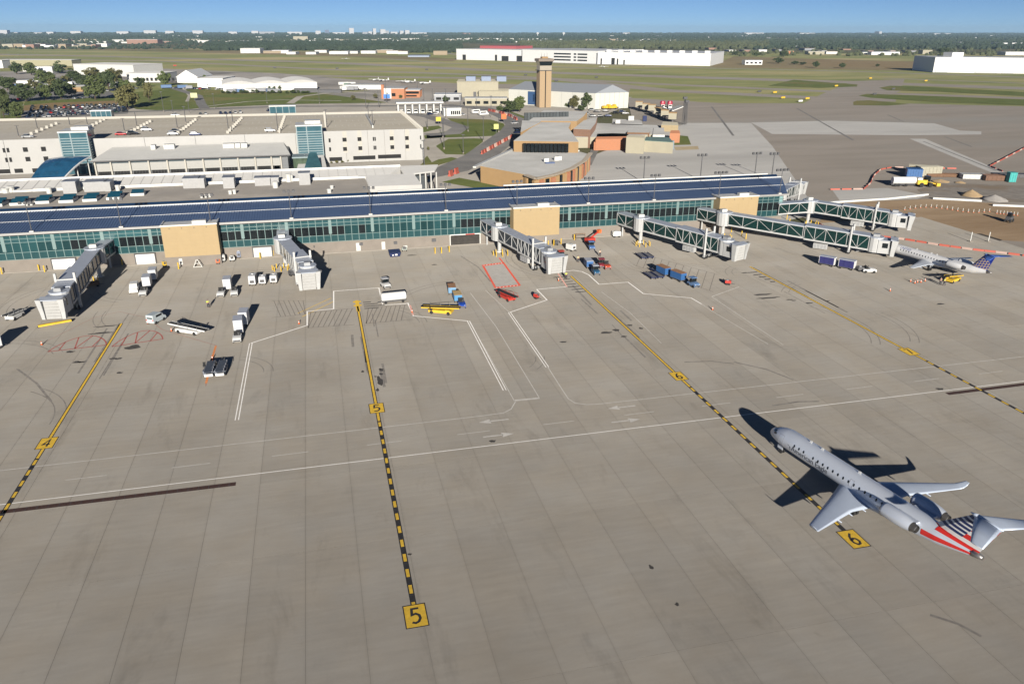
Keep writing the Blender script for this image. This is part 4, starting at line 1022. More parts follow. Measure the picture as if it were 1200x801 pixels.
    e = c0 + cd*2.0; b = MB(); b.box((e.x, e.y, zb+1.35), (2.6, 3.5, 3.2), rz=ca); ho = b.build('cab_house', BR_WHITE, t)
    b = MB(); b.box((e.x, e.y, zb+2.99), (2.8, 3.7, .12), rz=ca); b.build('cab_house_roof', BR_ROOF, ho)
    for s in (-1, 1):
        f = e + cn*(s*1.77) + cd*.3; b = MB(); b.box((f.x, f.y, zb+1.75), (1.3, .03, 1.2), rz=ca); b.build('cab_window', DGLASS, ho)
    # hood towards the aircraft: a slatted middle between two splayed white cheeks, canopy over
    f0 = c0 + cd*3.3
    b = MB()
    for k in range(4):
        f = f0 + cd*(.25*k); b.box((f.x, f.y, zb+1.35), (.12, 3.6+.18*k+.12*(k % 2), 3.3+.1*k), rz=ca)
    b.build('hood_fold', BR_SLAT, t, kind='stuff')
    f = f0 + cd*1.0
    for s in (-1, 1):
        a = f + cn*(s*1.85) + cd*.1
        b = MB(); w0, w1 = .75, .95
        rings = []
        for z, ww, fw in ((zb-.75, .62, .25), (zb+.6, .75, .35), (zb+2.6, .95, .75), (zb+3.25, 1.0, .85)):
            o_ = a + cn*(s*(ww-.7)*.5)
            pts = [o_ - cn*(ww/2) - cd*.7, o_ + cn*(ww/2) - cd*.7, o_ + cn*(ww/2) + cd*(fw if s < 0 else fw*.8), o_ - cn*(ww/2) + cd*(fw if s > 0 else fw*.8)]
            rings.append([(q_.x, q_.y, z) for q_ in pts])
        b.loft(rings); b.build('hood_cheek', BR_WHITE, t)
    a = f + cd*.05; b = MB()
    b.add([tuple(a + cn*y_ + cd*x_ + Vector((0, 0, z_))) for x_, y_, z_ in ((-1.0, -2.1, zb+3.2), (-1.0, 2.1, zb+3.2), (.75, 1.9, zb+3.05), (.75, -1.9, zb+3.05), (-1.0, -2.1, zb+3.42), (-1.0, 2.1, zb+3.42), (.75, 1.9, zb+3.2), (.75, -1.9, zb+3.2))],
          [(0, 1, 2, 3), (7, 6, 5, 4), (4, 5, 1, 0), (5, 6, 2, 1), (6, 7, 3, 2), (7, 4, 0, 3)]); b.build('hood_canopy', BR_ROOF, t)
    a = f0 + cd*1.15
    for k in range(6):
        b = MB(); q_ = a + cd*(.10*k/6); b.box((q_.x, q_.y, zb-.45+k*.6), (.08, 2.7, .54), rz=ca); b.build('roller_slat', BR_SLAT, t)
    a = f + cn*2.5; b = MB(); b.box((a.x, a.y, zb+3.1), (.45, .5, .5), rz=ca); b.build('spot_lamp', DGREY, t)
    if stairs:
        n2 = nn if nn.y > 0 else -nn
        e0 = c0 + n2*2.0; e1 = e0 - u*4.2 + n2*.1
        b = MB()
        for s in (-.4, .4):
            k_ = n2*s; b.bar((e0.x+k_.x, e0.y+k_.y, zb), (e1.x+k_.x, e1.y+k_.y, .1), .07, .22); b.bar((e0.x+k_.x, e0.y+k_.y, zb+1), (e1.x+k_.x, e1.y+k_.y, 1.1), .05)
        for k in range(10):
            f = e0.lerp(e1, k/9); b.box((f.x, f.y, zb+(.15-zb)*k/9), (.28, .8, .04), rz=atan2(u.y, u.x))
        b.build('service_stair', STEEL, t)
    return t, rot, zb
W = lambda px, py: tuple(at(px, py))
DOWN = -pi/2
BLG = mat('bridge_shade_glass', (0.02, 0.03, 0.045), 0.12, var=.1)
b1 = bridge('grey roofed jet bridge at the far left over the yellow bumper bar', (-49.6, FY), (-50.6, 188.0), (-50.6, 154.0), radians(-96), glass=BLG, frac=(0, .55, .42, .80), ac=False, diag=False)
b2 = bridge('jet bridge with three white box carts parked on its left', (-9.8, FY), (-9.6, 187.5), (-2.6, 160.8), radians(-88), glass=BLG, frac=(0, .55, .42, .74), ac=False, nb=(4, 5), diag=False)
b3 = bridge('jet bridge in front of the middle tan block beside the red outlined zone', (41.2, FY), (43.0, 187.3), (51.0, 161.2), radians(-82), glass=BLG, frac=(0, .55, .42, .78), nb=(4, 6))
b4 = bridge('jet bridge with green glazed truss sides over the hatched marking', (79.0, FY), (81.6, 187.8), (96.6, 161.2), radians(-68), frac=(0, .52, .40, .80), nb=(4, 6))
b5 = bridge('long green glazed jet bridge docked at the white jet', (102.6, FY), (106.0, 188.6), (136.6, 158.4), radians(-38), frac=(0, .58, .50, .86), nb=(6, 6), zc=1.5)
b6 = bridge('green glazed jet bridge beyond the long one, pointing at the bare dirt', (126.6, FY+.5), (138.0, 197.2), (157.0, 178.6), radians(-38), frac=(0, .42, .34, .80), nb=(3, 6))
b7 = bridge('short white jet bridge behind the roof end, pointing away from the apron', (128.0, FY+6), (138.8, 214.0), (157.5, 231.5), radians(45), frac=(0, .55, .42, .74), nb=(4, 5), ac=False, fixed=True)
# yellow bumper bar below the first bridge
p = at(45, 384); q = at(84, 377); t = thing('bumper_bar', 'yellow bumper bar lying under the far left bridge hood', 'bumper bar', (p.x, p.y, 0))
d = q-p
b = MB(); b.bar((0, 0, .35), (d.x, d.y, .35), .55, .35); b.build('beam', YELLOW, t)
b = MB(); b.cyl((0, 0, .12), (.0, .3, .12), .16, .16, 8); b.build('foot', RUBBER, t)
# bollards round the bridge columns
bgroups = [((104, 331), 'far left bridge'), ((329, 316), 'second bridge from left'), ((587, 299), 'bridge by the middle tan block'), ((753.5, 288), 'bridge over the hatched marking'), ((849, 280), 'long bridge to the white jet'), ((951, 264), 'bridge pointing at the dirt')]
for (px, py), where in bgroups:
    c = at(px, py)
    for k in range(7):
        a = 2*pi*k/7+.3; bollard(c.x+1.9*cos(a), c.y+1.5*sin(a), 'yellow bollard guarding the column of the '+where, 'bollards at the '+where)
for px, py in ((2.5, 321), (46, 317.5), (52.5, 318.5), (72.5, 315.5), (143.5, 311), (152, 310), (161, 309.5), (209.5, 315), (305, 303), (321, 300), (510, 297), (517.5, 296.5), (526.5, 295)):
    p = at(px, py); bollard(p.x, p.y, 'yellow bollard standing along the foot of the concourse wall', 'bollards along the concourse wall', h=1.5, r=.14)
for px, py in ((627, 290), (632, 289.5), (637.5, 289), (642.5, 288.5), (649, 287.5), (657.5, 286), (673, 281)):
    p = at(px, py); bollard(p.x, p.y, 'yellow bollard in the row below the middle tan block', 'bollards below the middle tan block', h=1.5, r=.13)
for px, py in ((869, 277), (874, 280), (857, 272), (922, 257), (925, 262)):
    p = at(px, py); bollard(p.x, p.y, 'yellow bollard below the right tan block', 'bollards below the right tan block', h=1.5, r=.13)

# ------------------------------------------------------------------ ramp vehicles (local +X is forwards)
def wheels(t, xs, y, r=.32, w=.22, m=RUBBER):
    me = None
    for x in xs:
        for s in (-1, 1):
            if me is None:
                q = MB(); q.cyl((0, -w/2, 0), (0, w/2, 0), r, r, 12); q.cyl((0, -w/2-.012, 0), (0, -w/2, 0), r*.5, r*.5, 8); me = q.mesh('wheel'); me.materials.append(m)
            obj_of('wheel', me, t, (x, s*y, r))
def tug(label, loc, rz, m, group=None, canopy=False, cm=None):
    t = thing('baggage_tug', label, 'tug', loc, rz, group)
    b = MB(); b.loft([[(x, -.72, .35), (x, .72, .35), (x, .72, z), (x, -.72, z)] for x, z in ((-1.45, .85), (-1.0, .9), (-.15, .9), (.05, 1.05), (1.05, .98), (1.5, .78))]); b.build('body', m, t)
    b = MB(); b.box((-.6, 0, 1.08), (.5, 1.1, .36)); b.box((-.85, 0, 1.4), (.12, 1.1, .5)); b.build('seat', RUBBER, t)
    b = MB(); b.bar((-.1, .3, 1.0), (-.25, .3, 1.35), .05); b.box((-.25, .3, 1.36), (.06, .36, .3), ry=.5); b.build('steering_wheel', DGREY, t)
    b = MB(); b.box((1.53, 0, .55), (.1, 1.3, .3)); b.build('bumper', DGREY, t)
    for s in (-1, 1):
        b = MB(); b.box((1.46, s*.5, .78), (.06, .2, .14)); b.build('headlight', WHITE, t)
    if canopy:
        b = MB()
        for x in (-1.1, .1):
            for s in (-.6, .6): b.bar((x, s, .9), (x, s, 1.95), .06)
        b.build('canopy_frame', DGREY, t)
        b = MB(); b.box((-.5, 0, 2.0), (1.5, 1.45, .09)); b.build('canopy', cm or m, t)
        b = MB(); b.box((.12, 0, 1.5), (.03, 1.2, .75)); b.build('windscreen', DGLASS, t)
    wheels(t, (-.95, .95), .66, .33); return t
def cart(label, loc, rz, m, top, group=None, h=1.75, l=3.0, w=1.6, open_side=None, fold=True):
    t = thing('baggage_cart', label, 'baggage cart', loc, rz, group)
    b = MB(); b.box((0, 0, .5), (l, w, .14)); b.build('deck', DGREY, t)
    for e in (-1, 1):
        b = MB(); b.box((e*(l/2-.04), 0, .55+h/2), (.08, w, h)); b.build('end_wall', m, t)
    for s in (-1, 1):
        for k in range(3):
            q = MB(); x = -l/2 + l*(k+.5)/3; q.box((x, s*(w/2-.03), .55+h/2), (l/3-.05, .05, h-.06)); q.build('curtain', (open_side or m), t)
    b = MB(); b.box((0, 0, .55+h+.04), (l+.06, w+.06, .09)); b.build('cart_roof', top, t)
    b = MB(); b.bar((l/2, 0, .4), (l/2+.85, 0, .32), .08); b.build('drawbar', DGREY, t)
    wheels(t, (-l/2+.5, l/2-.5), w/2-.14, .24, .14); return t
def flat_cart(label, loc, rz, m, group=None, l=3.4, w=1.6):
    """low dolly with two rails and a dark roller bed"""
    t = thing('flat_dolly', label, 'dolly', loc, rz, group)
    b = MB(); b.box((0, 0, .45), (l, w, .16)); b.build('deck', m, t)
    for s in (-1, 1):
        b = MB(); b.box((0, s*(w/2-.05), .62), (l, .10, .2)); b.build('side_rail', m, t)
    for k in range(8):
        b = MB(); b.cyl((-l/2+.3+k*(l-.6)/7, -w/2+.12, .56), (-l/2+.3+k*(l-.6)/7, w/2-.12, .56), .06, .06, 6); b.build('roller', DGREY, t)
    b = MB(); b.bar((l/2, 0, .4), (l/2+.8, 0, .3), .08); b.build('drawbar', DGREY, t)
    wheels(t, (-l/2+.5, l/2-.5), w/2-.14, .24, .14); return t
def belt(label, loc, rz, m, group=None, l=7.2, up=.9, rail=None, belt_m=None):
    t = thing('belt_loader', label, 'belt loader', loc, rz, group)
    b = MB(); b.loft([[(x, -.85, z0), (x, .85, z0), (x, .85, z1), (x, -.85, z1)] for x, z0, z1 in ((-l*.30, .35, .85), (-l*.1, .32, .9), (l*.26, .32, .9), (l*.30, .4, .72))]); b.build('chassis', m, t)
    z0, z1 = .98, .98+up
    b = MB(); b.add([(-l/2, -.5, z0), (l/2, -.5, z1), (l/2, .62, z1), (-l/2, .62, z0), (-l/2, -.5, z0+.16), (l/2, -.5, z1+.16), (l/2, .62, z1+.16), (-l/2, .62, z0+.16)], [(3, 2, 1, 0), (4, 5, 6, 7), (0, 1, 5, 4), (1, 2, 6, 5), (2, 3, 7, 6), (3, 0, 4, 7)]); bo = b.build('conveyor', belt_m or RUBBER, t)
    for y in (-.55, .67):
        b = MB(); b.bar((-l/2, y, z0+.08), (l/2, y, z1+.08), .09, .22); b.build('side_rail', rail or m, t)
    b = MB(); b.bar((-l*.3, .74, z0+.35), (l/2-.4, .74, z1+.75), .05); 
    for k in range(4): x = -l*.3 + k*(l*.8-.4)/3; zz = z0+(x+l/2)/l*up; b.bar((x, .74, zz), (x, .74, zz+.52), .05)
    b.build('hand_rail', rail or STEEL, t)
    b = MB(); b.box((-l*.22, -.95, 1.0), (.5, .4, .3)); b.box((-.2-l*.22, -.95, 1.3), (.1, .4, .45)); b.build('seat', RUBBER, t)
    b = MB(); b.box((l*.20, -.78, .98), (.9, .3, .22)); b.build('engine_hood', m, t)
    b = MB(); b.cyl((-l*.08, .3, .7), (l*.18, .3, 1.25), .06, .06, 6); b.build('lift_ram', STEEL, t)
    wheels(t, (-l*.22, l*.22), .74, .36, .24); return t
def van(label, loc, rz, m):
    t = thing('small_van', label, 'van', loc, rz)
    b = MB(); b.loft([[(x, -.85, .35), (x, .85, .35), (x, .85*a, z), (x, -.85*a, z)] for x, z, a in ((-1.75, 1.75, .92), (-1.7, 1.9, .9), (.5, 1.92, .9), (1.0, 1.6, .9), (1.25, 1.12, .95), (1.8, .95, .95), (1.85, .6, 1))]); b.build('body', m, t)
    b = MB(); b.add([(-1.765, -.6, 1.2), (-1.765, .6, 1.2), (-1.735, .6, 1.68), (-1.735, -.6, 1.68)], [(3, 2, 1, 0)]); b.build('rear_window', DGLASS, t)
    b = MB(); b.add([(.66, -.66, 1.82), (.66, .66, 1.82), (1.18, .7, 1.2), (1.18, -.7, 1.2)], [(3, 2, 1, 0)]); b.build('windscreen', DGLASS, t)
    for s in (-1, 1):
        b = MB(); b.box((-.1, s*.83, 1.5), (1.6, .03, .4)); b.build('side_window', DGLASS, t)
        b = MB(); b.box((-1.78, s*.7, .95), (.04, .16, .3)); b.build('tail_light', RED, t)
    wheels(t, (-1.15, 1.15), .76, .32); return t
def gpu(label, loc, rz, m, group=None, l=2.3, w=1.5, h=1.35, front=DGREY):
    t = thing('ground_power_unit', label, 'power unit', loc, rz, group)
    b = MB(); b.loft([[(x, -w/2, .45), (x, w/2, .45), (x, w/2*a, z), (x, -w/2*a, z)] for x, z, a in ((-l/2, h+.30, .96), (-l/2+.1, h+.42, .94), (l/2-.15, h+.42, .94), (l/2, h+.25, .96))]); b.build('housing', m, t)
    b = MB(); b.box((l/2+.01, 0, 1.0), (.03, w*.6, .6)); b.build('grille', front, t)
    b = MB(); b.box((-l*.1, 0, h+.5), (.5, .5, .16)); b.build('exhaust_box', STEEL, t)
    b = MB(); b.bar((l/2, 0, .42), (l/2+.9, 0, .25), .07); b.build('drawbar', DGREY, t)
    wheels(t, (-l/2+.4, l/2-.4), w/2-.12, .26, .16); return t
def cone(loc, label, group):
    t = thing('traffic_cone', label, 'cone', loc, 0, group)
    b = MB(); b.cyl((0, 0, .03), (0, 0, .72), .16, .04, 10); b.build('cone_body', ORANGE, t)
    b = MB(); b.cyl((0, 0, .36), (0, 0, .54), .108, .078, 10); b.build('white_band', WHITE, t)
    b = MB(); b.box((0, 0, .02), (.4, .4, .04)); b.build('cone_base', RUBBER, t); return t
def person(label, loc, rz=0.0, top=HIVIS, stride=.25):
    import bmesh
    t = thing('person', label, 'person', loc, rz)
    V = [((0, 0, .98), .15), ((0, 0, 1.18), .145), ((0, 0, 1.40), .17), ((0, 0, 1.52), .075), ((0.02, 0, 1.62), .095), ((.02, 0, 1.74), .085),
         ((0, .10, .92), .105), ((stride*.5, .11, .50), .075), ((stride*.35, .11, .08), .055), ((stride*.35+.17, .12, .045), .045),
         ((0, -.10, .92), .105), ((-stride*.3, -.11, .50), .075), ((-stride, -.11, .09), .055), ((-stride+.17, -.12, .045), .045),
         ((0, .20, 1.42), .072), ((-.05, .26, 1.14), .055), ((.10, .25, .92), .042), ((.16, .25, .86), .04),
         ((0, -.20, 1.42), .072), ((.08, -.27, 1.15), .055), ((.22, -.24, .98), .042), ((.28, -.23, .93), .04)]
    E = [(0, 1), (1, 2), (2, 3), (3, 4), (4, 5), (0, 6), (6, 7), (7, 8), (8, 9), (0, 10), (10, 11), (11, 12), (12, 13), (2, 14), (14, 15), (15, 16), (16, 17), (2, 18), (18, 19), (19, 20), (20, 21)]
    def skin(name, idx, m, grow=1.0, lv=1):
        mp = {i: k for k, i in enumerate(idx)}
        me = bpy.data.meshes.new(name); me.from_pydata([V[i][0] for i in idx], [(mp[a], mp[c]) for a, c in E if a in mp and c in mp], [])
        o = bpy.data.objects.new(name, me); COL.objects.link(o)
        o.modifiers.new('skin', 'SKIN'); s = o.modifiers.new('sub', 'SUBSURF'); s.levels = s.render_levels = lv
        for i in idx: me.skin_vertices[0].data[mp[i]].radius = (V[i][1]*grow, V[i][1]*grow)
        me.skin_vertices[0].data[0].use_root = True
        dg = bpy.context.evaluated_depsgraph_get(); m2 = bpy.data.meshes.new_from_object(o.evaluated_get(dg)); bpy.data.objects.remove(o)
        m2.materials.clear(); m2.materials.append(m); return link(bpy.data.objects.new(name, m2), t)
    skin('body', list(range(22)), SKIN)
    skin('trousers', [0, 6, 7, 8, 10, 11, 12], CLOTH, 1.22)
    skin('vest', [1, 2, 14, 15, 18, 19], top, 1.2)
    b = MB(); b.loft([[(.02+r*cos(a), r*.9*sin(a), z) for a in [2*pi*k/10 for k in range(10)]] for r, z in ((.115, 1.71), (.11, 1.78), (.07, 1.835))]); b.build('hair', DGREY, t, smooth=True)
    return t
def head(a, c):  # heading from photo point a to photo point c
    p, q = at(*a), at(*c); return atan2(q.y-p.y, q.x-p.x)
def mid(a, c): p = (at(*a)+at(*c))/2; return (p.x, p.y, 0)
# ------------------------------------------------------------------ vehicles and people on the apron
def cs(a, c): m_ = mid(a, c); return m_, head(a, c)
CW = mat('cart_white', (0.58, 0.585, 0.60), 0.5, var=0.06)
CTOP = mat('cart_grey_top', (0.50, 0.53, 0.60), 0.55, var=0.06)
g_wt = 'white baggage tugs left of the second bridge'
# far left
belt('white belt loader parked at the far left edge of the apron', at(18, 373), head((30, 366), (6, 379)), WHITE, 'belt loaders', l=5.6, up=.5)
cart('white box cart at the left border of the photo', at(-9, 409), radians(30), CW, CTOP, 'white box carts', h=2.2)
# tug with carts below the left tan block
van('white open sided tug beside the tug pulling two box carts', at(158, 341.5), head((161, 333), (156, 346)), WHITE)
tug('white tug at the head of two box carts below the left tan block', at(168.5, 345.5), head((172, 338), (167, 349)), WHITE, g_wt)
cart('white box cart coupled first behind the white tug', at(173.5, 336.5), head((176, 330), (171, 342)), CW, CTOP, 'white box carts', h=2.1)
cart('white box cart coupled last behind the white tug', at(180.5, 328), head((183, 321), (178, 333)), CW, CTOP, 'white box carts', h=2.1)
tug('white tug on the left of a pair facing the camera', at(259.5, 346.5), head((263, 338), (258, 350)), WHITE, g_wt)
tug('white tug on the right of a pair facing the camera', at(275, 345.5), head((276, 338), (275, 350)), WHITE, g_wt)
cart('white box cart standing behind the pair of white tugs', at(267.5, 339), head((271, 330), (267, 344)), CW, CTOP, 'white box carts', h=2.1)
for px, py, l_ in ((297, 336, 'tall white power unit leftmost of three beside the second bridge'), (308.5, 335.5, 'white power unit with a round fan in the middle of three'), (321.5, 334, 'low white power unit rightmost of three beside the second bridge')):
    gpu(l_, at(px, py-3), radians(-95), CW, 'white power units beside the second bridge', l=2.8 if px < 300 else 2.2, h=1.9 if px < 300 else 1.5)
person('person in a yellow hi-vis vest walking alone near the left bridge', at(244.5, 360.5), radians(-60))
van('small white van seen from behind with dark rear window', at(183.5, 377), radians(62), mat('van_white', (0.50, 0.56, 0.58), .4, var=.04))
belt('white belt loader with black belt lying across the apron near stand 4', at(222, 390), head((248, 392), (206, 386)), WHITE, 'belt loaders', l=8.2, up=.55)
tug('white tug pulling two box carts above the boundary line', at(278.5, 399), head((280, 391), (278, 404)), WHITE, g_wt)
cart('white box cart directly behind the lone white tug', at(280.5, 389.5), head((281, 380), (280, 395)), CW, CTOP, 'white box carts', h=2.3)
cart('white box cart at the tail of the lone white tug', at(287, 380), head((290, 372), (284, 386)), CW, CTOP, 'white box carts', h=2.3)
for a, c, l_ in (((249, 428), (244, 447), 'grey conveyor dolly on the left of two side by side'), ((263, 427), (257, 446), 'grey conveyor dolly on the right of two side by side')):
    m_, h_ = cs(a, c); o = belt(l_, m_, h_, mat('dolly_grey', (0.16, 0.18, 0.22), .5), 'grey conveyor dollies', l=5.4, up=.25, rail=mat('rail_grey', (.24, .25, .28), .5), belt_m=mat('belt_grey', (.045, .055, .075), .7))
    b = MB(); b.box((2.75, .1, .85), (.2, 1.3, .4)); b.build('front_plate', WHITE, o)
# around stand 5
tug('small white cabless tractor right of the second bridge', at(452, 336.5), radians(-75), WHITE, g_wt, canopy=True, cm=CW)
t = thing('air_start_tank', 'long white tank cart standing on the white boundary line', 'tank cart', at(461.5, 354), radians(5))
b = MB(); b.loft([[(x, .95*f*cos(a), 1.35+.85*f*sin(a)) for a in [2*pi*k/14 for k in range(14)]] for x, f in ((-2.6, .75), (-2.45, 1), (2.45, 1), (2.6, .75))]); b.build('tank', WHITE, t, smooth=False)
b = MB(); b.box((0, 0, .5), (5.0, 1.5, .16)); b.build('deck', DGREY, t); wheels(t, (-1.8, 1.8), .7, .28)
b = MB(); b.bar((-2.5, 0, .4), (-3.4, 0, .3), .09); b.build('drawbar', DGREY, t)
m_, h_ = cs((533, 340), (543, 362))
tug('bright blue baggage tug pulling two brown topped carts', at(541, 359.5), head((536, 346), (542, 364)), mat('tug_bright_blue', (0.02, 0.08, 0.45), .4), 'blue baggage tugs')
cart('blue cart with tan load right behind the bright blue tug', at(536, 352.5), head((532, 344), (538, 358)), mat('cart_sky_blue', (0.08, 0.27, 0.52), .5), mat('tan_load', (0.30, 0.22, 0.11), .8, var=.3, scale=3), 'blue baggage carts', h=1.2)
cart('blue cart with brown load last behind the bright blue tug', at(529.5, 343.5), head((528, 335), (531, 348)), mat('cart_pale_blue', (0.16, 0.32, 0.50), .5), BROWN, 'blue baggage carts', h=1.2)
belt('yellow belt loader with black belt beside the bright blue tug', at(517, 367), head((500, 363), (534, 366)), YELLOW, 'belt loaders', l=8.0, up=.45)
belt('red belt loader with black belt below the red outlined zone', at(594, 350.5), head((583, 344), (606, 356)), RED, 'belt loaders', l=7.0, up=.35, rail=RED)
t = thing('waste_skip', 'dark blue waste skip against the concourse wall', 'skip', at(462.5, 300.5), radians(4))
b = MB(); b.loft([[(x*f, -1.0*f, z), (x*f, 1.0*f, z)] for x, z, f in ()] or [[(-1.2, -.9, .2), (1.2, -.9, .2), (1.2, .9, .2), (-1.2, .9, .2)], [(-1.4, -1.1, 1.1), (1.4, -1.1, 1.1), (1.4, 1.1, 1.5), (-1.4, 1.1, 1.5)]]); b.build('bin', NAVY, t)
b = MB(); b.add([(-1.42, -1.12, 1.12), (1.42, -1.12, 1.12), (1.42, 1.12, 1.53), (-1.42, 1.12, 1.53), (-1.42, -1.12, 1.2), (1.42, -1.12, 1.2), (1.42, 1.12, 1.61), (-1.42, 1.12, 1.61)], [(3, 2, 1, 0), (4, 5, 6, 7), (0, 1, 5, 4), (1, 2, 6, 5), (2, 3, 7, 6), (3, 0, 4, 7)]); b.build('lid', NAVY, t)
b = MB(); b.box((.25, -1.04, .75), (.6, .03, .45)); b.build('white_sign', WHITE, t)
b = MB(); b.box((-.55, -1.04, .65), (.35, .03, .3)); b.build('white_sign', WHITE, t)
# around the middle tan block
tug('red tug parked in front of the middle tan block', at(658, 303.5), radians(-90), RED, 'red tugs', canopy=True)
gpu('white ground unit with black pipes beside the red tug', at(669, 293.5), radians(-60), WHITE, 'ground units', l=2.2)
tug('blue tug parked under the red crane arm', at(693, 292), radians(-100), mat('tug_mid_blue', (0.10, 0.22, 0.52), .45), 'blue baggage tugs', canopy=True)
t = thing('deicing_lift', 'red lift unit with raised arm behind the blue tug', 'lift', at(694, 284), radians(20))
b = MB(); b.box((-.8, 0, .9), (2.4, 1.6, 1.0)); b.build('chassis', RED, t); b = MB(); b.bar((-.5, 0, 1.4), (2.2, .2, 2.6), .3); b.build('boom', RED, t); b = MB(); b.box((2.4, .2, 2.7), (.9, .9, .9)); b.build('basket', ORANGE, t); wheels(t, (-1.4, 0), .7, .35)
t = thing('equipment_rack', 'dark red rack frame against the concourse wall', 'rack', at(680, 281), 0)
b = MB()
for x in (-1.3, 1.3):
    for z in (.6, 1.3): b.bar((x*-1, 0, z), (x, 0, z), .1)
    b.bar((x, 0, 0), (x, 0, 1.7), .12)
b.bar((-1.3, 0, 1.7), (1.3, 0, 1.7), .12); b.build('frame', BROWN, t); b = MB(); b.box((0, .1, 1.0), (2.4, .1, 1.0)); b.build('back_panel', CONCW, t)
gpu('white cabinet standing by the wall left of the fourth bridge', at(722, 277.5), 0, WHITE, 'ground units', l=2.2, h=1.2)
tug('dark red tug parked right of the blue carts', at(705, 313), head((699, 303), (708, 316)), mat('tug_maroon', (0.33, 0.04, 0.06), .45), 'red tugs', canopy=True)
tug('orange red tractor in front of the dark red tug', at(711, 314.5), head((704, 308), (712, 318)), mat('tug_orange_red', (0.62, 0.10, 0.05), .45), 'red tugs')
cart('blue cart with open top behind the blue tug near the red tugs', at(689.5, 313), head((684, 306), (694, 318)), BLUE, CTOP, 'blue baggage carts', h=1.3)
tug('blue tug with white canopy pulling one blue cart', at(698, 321), head((691, 313), (701, 324)), mat('tug_teal_blue', (0.03, 0.13, 0.26), .45), 'blue baggage tugs', canopy=True, cm=CTOP)
person('person in a pale vest standing by the left of the blue cart', at(677.5, 307.5), radians(-80), mat('pale_vest', (.6, .65, .35), .7))
person('person in a hi-vis vest standing near the head of stand line 6', at(663.5, 327), radians(-70))
person('person in a pale shirt behind the dark red tug', at(703, 300.5), radians(-70), mat('pale_shirt', (.62, .60, .5), .7))
gd = 'dark blue roller dollies'
for a, c, l_ in (((745, 297), (758, 306), 'dark blue roller dolly parked nearest the fourth bridge column'), ((755, 320), (769, 329), 'dark blue roller dolly beside the two cart train')):
    m_, h_ = cs(a, c); flat_cart(l_, m_, h_, NAVY, gd, l=4.2, w=1.5); 
    off = Vector((cos(h_+pi/2), sin(h_+pi/2), 0))*1.75
    flat_cart(l_.replace('dark blue roller dolly', 'dark blue roller dolly of a close pair, right one,'), tuple(Vector(m_)+off), h_, NAVY, gd, l=4.2, w=1.5)
flat_cart('navy folded dolly in the shade behind the two brown topped carts', mid((764, 316), (772, 320)), head((764, 316), (772, 320)), NAVY, gd, l=2.5)
cart('blue cart with brown load in the middle of the train by the fourth bridge', mid((770, 319), (784, 325)), head((770, 319), (784, 325)), BLUE, BROWN, 'blue baggage carts', h=1.5, l=3.4)
cart('blue cart with brown load right behind the small blue tug', mid((786, 325), (803, 331.5)), head((786, 325), (803, 331.5)), BLUE, BROWN, 'blue baggage carts', h=1.5, l=3.6)
tug('small blue tug heading the train of brown topped carts', at(812.5, 335.5), head((800, 329), (818, 338)), mat('tug_pale_blue', (0.16, 0.28, 0.50), .45), 'blue baggage tugs', canopy=True)
gpu('small red hose cart in front of the fourth bridge hood', at(853, 333.5), radians(-30), RED, 'ground units', l=1.3, w=.8, h=.6)
gpu('red and white fire bottle cart on the boundary line by the red belt loader', at(628.5, 350), radians(-60), RED, 'ground units', l=1.1, w=.7, h=.7)
# right side
for px, py, l_ in ((969, 311, 'white baggage cart with navy curtains on the left of two below the long bridge'), (992, 315, 'white baggage cart with navy curtains on the right of two below the long bridge')):
    cart(l_, at(px, py), head((960, 308), (1005, 316)), WHITE, CTOP, 'curtained carts below the long bridge', h=1.7, l=3.6, open_side=mat('navy_curtain', (0.03, 0.03, 0.14), .7))
tug('white tug parked below the hood of the long bridge', at(1018, 319), radians(-20), WHITE, g_wt)
gpu('dark tow unit beside the white tug below the long bridge', at(1008, 317.5), radians(-15), DGREY, 'ground units', l=1.6, h=.7)
belt('yellow belt loader raised beside the engine of the white jet', at(1116, 330), head((1124, 327), (1104, 334)), YELLOW, 'belt loaders', l=6.5, up=.9)
person('person in a hi-vis vest at the yellow belt loader by the white jet', at(1106, 334.5), radians(100))
person('person in a dark jacket beside the yellow belt loader by the white jet', at(1101.5, 334), radians(60), CLOTH)
for k, (px, py) in enumerate(((1067, 330), (1072, 332), (1075, 331), (1079, 331), (1084, 329.5))):
    cone(at(px, py), 'traffic cone in the short row beside the white jet wing', 'cones beside the white jet wing')
for px, py, l_ in ((1043, 341, 'traffic cone standing alone nearer than the white jet'), (835, 363, 'traffic cone on the boundary line right of stand line 6'), (249, 421, 'traffic cone at the top of the orange line'), (350.5, 379.5, 'traffic cone beside the boundary line left of stand 5'), (483, 366, 'traffic cone on the pink marking right of stand 5'),
                 (173.5, 379, 'traffic cone beside the small white van'), (201, 388, 'traffic cone at the rear of the long white belt loader'), (507, 364, 'traffic cone at the rear end of the yellow belt loader'), (654.5, 329, 'traffic cone at the foot of the middle bridge hood'), (448.5, 349, 'traffic cone left of the white tank cart'), (49, 404, 'traffic cone at the left end of the red arcs')):
    cone(at(px, py), l_, 'single traffic cones')
